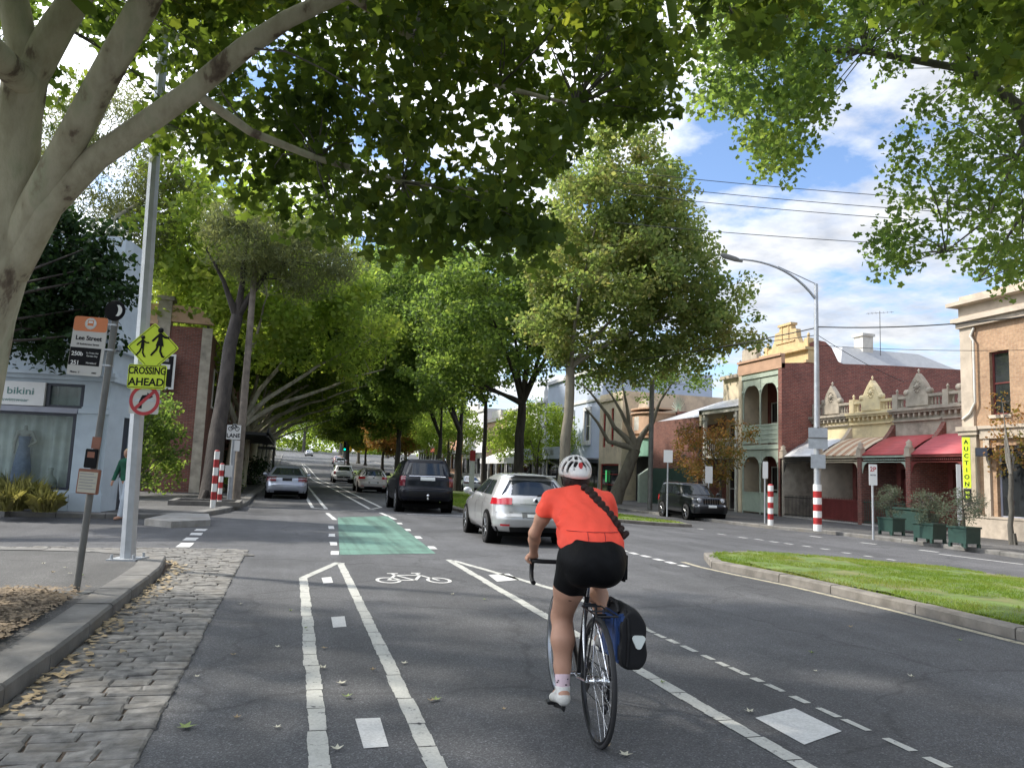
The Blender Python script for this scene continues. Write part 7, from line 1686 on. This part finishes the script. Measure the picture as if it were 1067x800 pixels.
# bus shelter further along
x,y=(-1.9,60); t=thing('bus_shelter','dark framed glass bus shelter beyond the silver sedan on the left','shelter',(x,y,.12),0)
m=MB(); m.box(-1.6,.9,-2,2,2.45,2.58); m.build('roof','iron',t)
for a in (-1.5,.8):
    for b_ in (-1.9,1.9): post(t,'post',2.45,.05,'iron',a,b_)
m=MB(); m.box(-1.5,-1.47,-1.85,1.85,.3,2.2); m.build('glass_panel','shop_glass',t); m=MB(); m.box(-1.4,-.9,-1.5,1.5,.45,.52); m.box(-1.3,-1.25,-1.2,-1.1,0,.45); m.box(-1.3,-1.25,1.1,1.2,0,.45); m.build('bench','iron',t)
def signal(x,y,h,label):
    t=thing('traffic_light',label,'traffic light',(x,y,gz(x,y)+.1),FACE); post(t,'pole',h+1,.06,'dark_pole'); m=MB(); m.rbox(-.2,.2,-.3,-.07,h-.1,h+1.1,.03); m.build('signal_head','iron',t)
    for k,mt in ((0,'green_lamp'),(1,'sign_black'),(2,'sign_black')):
        m=MB(); m.lathe([(.001,-.31),(.1,-.305),(.11,-.29)],(0,0,h+.12+k*.37),16,'y'); m.build('lamp',mt,t); 
        m=MB(); m.lathe([(.15,-.3),(.16,-.5)],(0,0,h+.12+k*.37),14,'y'); m.build('hood','iron',t)
signal(6.6,97,3.,'green traffic light on the median seen above the small white four wheel drive'); signal(-1.8,66,3.0,'green traffic light on the left kerb behind the bus shelter')
# ---- right side: lamp pole
x,y=G(852,553,.12); g0=gz(x,y)+.12; S=float(np.dot(np.array([x,y,g0])-CC,FW))/FPX; hp_=lambda py:(553-py)*S
t=thing('street_lamp','tall grey lamp pole with red and white banded base and long curved arm','street lamp',(x,y,g0),0)
H=hp_(290); m=MB(); m.cyl((0,0,1.0 if 0 else hp_(505)),(0,0,H),.12,12,0,.07); m.build('shaft','galv',t)
m=MB(); nb=7; hb_=hp_(505)
for k in range(nb): m.cyl((0,0,hb_*k/nb),(0,0,hb_*(k+1)/nb),.15,14,1 if k%2==0 else 0)
m.build('banded_base',['pole_red','white_paint'],t)
top=Vector((0,0,H)); hd=PT(766,270,float((np.array([x,y,g0+H])-CC)@FW)-.5)-Vector((x,y,g0)); hd=Vector(hd)
m=MB(); c=[top+Vector((0,0,-.6)),top.lerp(hd,.25)+Vector((0,0,.25)),top.lerp(hd,.6)+Vector((0,0,.35)),hd]; 
pts=[Vector(((1-u)**3*c[0]+3*(1-u)**2*u*c[1]+3*(1-u)*u*u*c[2]+u**3*c[3])) for u in np.linspace(0,1,12)]; m.tube(pts,[.05-.015*i/11 for i in range(12)],8); m.tube([top,top.lerp(hd,.25)+Vector((0,0,.12)),top.lerp(hd,.48)+Vector((0,0,.22))],.022,6); m.build('arm','galv',t)
d=(hd-top).normalized(); m=MB(); m.tube([hd-d*.3,hd,hd+d*.45,hd+d*.6],[.05,.1,.11,.04],10,flat=.5); m.build('lamp_head','dark_pole',t)
LPOLE=(x,y,g0,S)
def plate(root,name,w,h,z,mat,y0=-.18,cx=0): m=MB(); rrect(m,w,h,.02,y0-.01,y0,z,0,cx); return m.build(name,mat,root)
t2=thing('pole_sign_backs','pair of grey sign boards strapped to the tall lamp pole, seen from the back','sign',(x,y,g0),FACE-.2)
plate(t2,'upper_board',.66,.36,hp_(451),'galv'); plate(t2,'lower_board',.66,.38,hp_(462.5),'galv'); plate(t2,'small_board',.5,.5,hp_(481),'galv')
m=MB(); m.box(-.33,.33,-.21,-.192,hp_(456.5)-.02,hp_(456.5)+.02); m.box(-.03,.03,-.2,.0,hp_(446),hp_(445)); m.build('strap','dark_pole',t2)
def small_sign(px,py,pt,w,h,label,mat='sign_white',dz=.12,txt=None,pr=.035,cy=None):
    x,y=G(px,py,dz); z=gz(x,y)+dz; S=float(np.dot(np.array([x,y,z])-CC,FW))/FPX; H=(py-pt)*S; t=thing('parking_sign',label,'sign',(x,y,z),FACE); post(t,'post',H,pr,'galv'); m=MB(); rrect(m,w,h,.02,-.05,-.04,H-h/2); m.build('board',mat,t)
    if txt:
        for k,(s_,sz,dzz) in enumerate(txt): text(s_,sz,'sign_red' if k==0 else 'text_grey',t,(0,-.052,H-dzz),bold=.003)
    return t
small_sign(910,562,484,.26,.66,'white parking sign on a thin post left of the green planters',txt=[('2P',.2,.16),('METER',.06,.34)]); small_sign(797,545,481,.22,.7,'narrow white sign on a thin post in front of the balcony terrace'); small_sign(1000,567,484,.14,1.7,'tall pale banner sign on a thin post beside the yellow auction board'); small_sign(758-20,537,486,.35,.8,'blank pale sign above the parked black four wheel drive',dz=.12); small_sign(695,538,469,.4,.55,'white and blue sign on a dark post at the mint green corner',mat='sign_white')
x,y=G(677,531,.12); t=thing('grey_post','plain tall grey metal pole between the plane tree and the mint corner','pole',(x,y,gz(x,y)+.12)); post(t,'shaft',7,.13,'dark_pole')
x,y=(12.2,52); t=thing('median_marker','red and white marker post on the median left of the thick dark trunk','sign',(x,y,gz(x,y)+.12),FACE); 
S=float(np.dot(np.array([x,y,0])-CC,FW))/FPX; m=MB(); m.box(-.18,.18,-.02,.02,0,3.0); m.build('white_post','sign_white',t); m=MB(); m.box(-.19,.19,-.03,-.021,2.3,3.02); m.build('red_panel','pole_red',t)
# planters with olive trees
for i,(px,py,w,cx,cy,rr_,lab) in enumerate([(929,557,.72,926,522,.55,'left green planter box with a small olive tree'),(969,565,.8,962,527,.5,'middle green planter box with a round headed olive tree'),(1005,570,.66,998,530,.6,'right green planter box with a sparse olive tree beside the auction board')]):
    x,y=G(px,py,.12); z=gz(x,y)+.12; t=thing('planter_box',lab,'planter',(x,y,z),RB+.0)
    m=MB(); m.prism([(-w*.46,.12),(w*.46,.12),(w*.5,.55),(-w*.5,.55)],'y',-.26,.26); m.box(-w*.53,w*.53,-.29,.29,.55,.6); m.build('box','bin_green',t)
    for a in (-1,1):
        for b_ in (-1,1): m=MB(); m.box(a*w*.4-.04,a*w*.4+.04,b_*.24-.04,b_*.24+.04,0,.118); m.build('foot','bin_green',t)
    S=float(np.dot(np.array([x,y,z])-CC,FW)); C=PT(cx,cy,S); 
    tree('olive_tree',['slim grey green olive in the left planter','round headed olive in the middle planter','sparse spreading olive in the right planter'][i],(x,y,.12+.6),dict(fork=(0,0,.45),tr=.03,bark='bark_grey',ells=[((C.x-x)*.3,(C.y-y)*.3,C.z-z-.6,rr_,rr_,rr_*1.05)],n=60,rs=(.14,.26),per=800,leaf=.1,shape='slim',mat='leaf_grey',tw=.9,twr=.01,inner=.25),None,91+i)
x,y=G(943,556,.12); t=thing('green_skip_bin','low dark green metal bin behind the planters','bin',(x+.9,y+.6,gz(x,y)+.12),RB+.15); m=MB(); m.prism([(-.8,.1),(.75,.1),(.95,.75),(-.95,.9)],'y',-.3,.3); m.build('body','bin_green',t); m=MB(); m.box(-.98,.98,-.34,.34,.86,.92); m.build('lid','bin_green',t)
# cafe barriers / bike hoops on the right footpath
for k in range(2):
    x,y=G(704+k*12,536,.12); t=thing('bike_hoop',['left metal bike hoop before the mint green corner','right metal bike hoop before the mint green corner'][k],'bike rack',(x,y,gz(x,y)+.12),RB); m=MB(); m.tube([(-.4,0,0),(-.4,0,.7),(-.3,0,.8),(.3,0,.8),(.4,0,.7),(.4,0,0)],.03,6); m.build('hoop','dark_pole',t)
# overhead wires
def wire(a,b,sag,r,label,name='overhead_wire'):
    a=Vector(a);b=Vector(b); m=MB(); P=[a.lerp(b,t)+Vector((0,0,-4*sag*t*(1-t))) for t in np.linspace(0,1,17)]; m.tube(P,r,4,cap=False); o=m.build(name,'iron'); tag(o,label,'wire',None); return o
x,y,g0,S=LPOLE; D0=S*FPX
at_=lambda py:(x,y,g0+(553-py)*S)
wire(at_(337),PT(1150,318,D0-4),.25,.022,'thick overhead cable from the lamp pole to the brown corner building'); wire(at_(338),PT(560,383,D0+14),.3,.022,'thick overhead cable running from the lamp pole behind the olive tree'); wire(at_(346),PT(600,372,D0+25),.2,.015,'thin cable sloping down just under the thick cable left of the lamp pole'); wire(at_(345),PT(942,398,D0+3),.1,.012,'service cable dropping from the lamp pole to the terrace parapet'); wire(at_(357),PT(1150,362,D0-2),.15,.01,'thin level cable right of the lamp pole before the terrace roofs')
for i,(p,q) in enumerate([((640,178),(1100,215)),((640,190),(1100,228)),((640,201),(1100,238)),((640,232),(1100,262))]): wire(PT(*p,24),PT(*q,21),.1,.011,['highest of the four thin wires crossing the sky','second highest thin wire crossing the sky','third thin wire crossing the sky, just under the second','lowest of the four thin wires crossing the sky'][i])
# ================================================================ SKY, SUN, RENDER
SUN=Vector((-.80,.42,.86)).normalized(); elev=math.asin(SUN.z); rot=math.atan2(SUN.x,SUN.y)
w=bpy.data.worlds.new('World'); scene.world=w; w.use_nodes=True; nt=w.node_tree; bg=nt.nodes['Background']
sky=N(nt,'ShaderNodeTexSky',sky_type='NISHITA'); sky.sun_disc=False; sky.sun_elevation=elev; sky.sun_rotation=rot; sky.air_density=1.; sky.dust_density=.6; sky.ozone_density=1.5
tc=N(nt,'ShaderNodeTexCoord'); sx=N(nt,'ShaderNodeSeparateXYZ'); nt.links.new(tc.outputs['Generated'],sx.inputs[0])
# clouds lie on a high flat deck: direction divided by height
mx=N(nt,'ShaderNodeMath',operation='MAXIMUM'); nt.links.new(sx.outputs[2],mx.inputs[0]); mx.inputs[1].default_value=0.
ad=N(nt,'ShaderNodeMath',operation='ADD'); nt.links.new(mx.outputs[0],ad.inputs[0]); ad.inputs[1].default_value=.14
dv=N(nt,'ShaderNodeVectorMath',operation='DIVIDE'); cb=N(nt,'ShaderNodeCombineXYZ')
for i in range(3): nt.links.new(ad.outputs[0],cb.inputs[i])
nt.links.new(tc.outputs['Generated'],dv.inputs[0]); nt.links.new(cb.outputs[0],dv.inputs[1])
mp=N(nt,'ShaderNodeMapping'); nt.links.new(dv.outputs[0],mp.inputs[0]); mp.inputs['Location'].default_value=(3.1,1.7,0); mp.inputs['Scale'].default_value=(1,1,0)
n1=noise(nt,mp.outputs[0],2.1,9,.58); n2=noise(nt,mp.outputs[0],6.,6,.6)
mask=ramp(nt,n1,[(.41,0.),(.50,.75),(.60,1.)])
cc=ramp(nt,n2,[(.3,(5.,5.3,5.9)),(.65,(8.2,8.35,8.6))])
vd=N(nt,'ShaderNodeVectorMath',operation='DOT_PRODUCT'); nt.links.new(tc.outputs['Generated'],vd.inputs[0]); vd.inputs[1].default_value=tuple(SUN)
mxd=N(nt,'ShaderNodeMath',operation='MAXIMUM'); nt.links.new(vd.outputs['Value'],mxd.inputs[0]); mxd.inputs[1].default_value=0.
pw_=N(nt,'ShaderNodeMath',operation='POWER'); nt.links.new(mxd.outputs[0],pw_.inputs[0]); pw_.inputs[1].default_value=1.6
ml_=N(nt,'ShaderNodeMath',operation='MULTIPLY_ADD'); nt.links.new(pw_.outputs[0],ml_.inputs[0]); ml_.inputs[1].default_value=2.2; ml_.inputs[2].default_value=.56
cbb=N(nt,'ShaderNodeCombineXYZ')
for i in range(3): nt.links.new(ml_.outputs[0],cbb.inputs[i])
cc=mixc(nt,1.,cc,cbb.outputs[0],'MULTIPLY')
skyc=mixc(nt,1.,sky.outputs[0],(.95,1.0,1.1),'MULTIPLY')
c=mixc(nt,mask,skyc,cc); nt.links.new(c,bg.inputs[0]); bg.inputs[1].default_value=.125
sl=bpy.data.lights.new('sun','SUN'); sl.energy=3.3; sl.angle=R(2.5); sl.color=(1,.94,.84); so=bpy.data.objects.new('sun',sl); COL.objects.link(so)
so.rotation_euler=SUN.to_track_quat('Z','Y').to_euler()
vs=scene.view_settings; vs.view_transform='Standard'; vs.look='None'; vs.gamma=1; vs.exposure=.88; vs.use_curve_mapping=False
scene.render.engine='CYCLES'; scene.cycles.max_bounces=8; scene.cycles.transparent_max_bounces=12
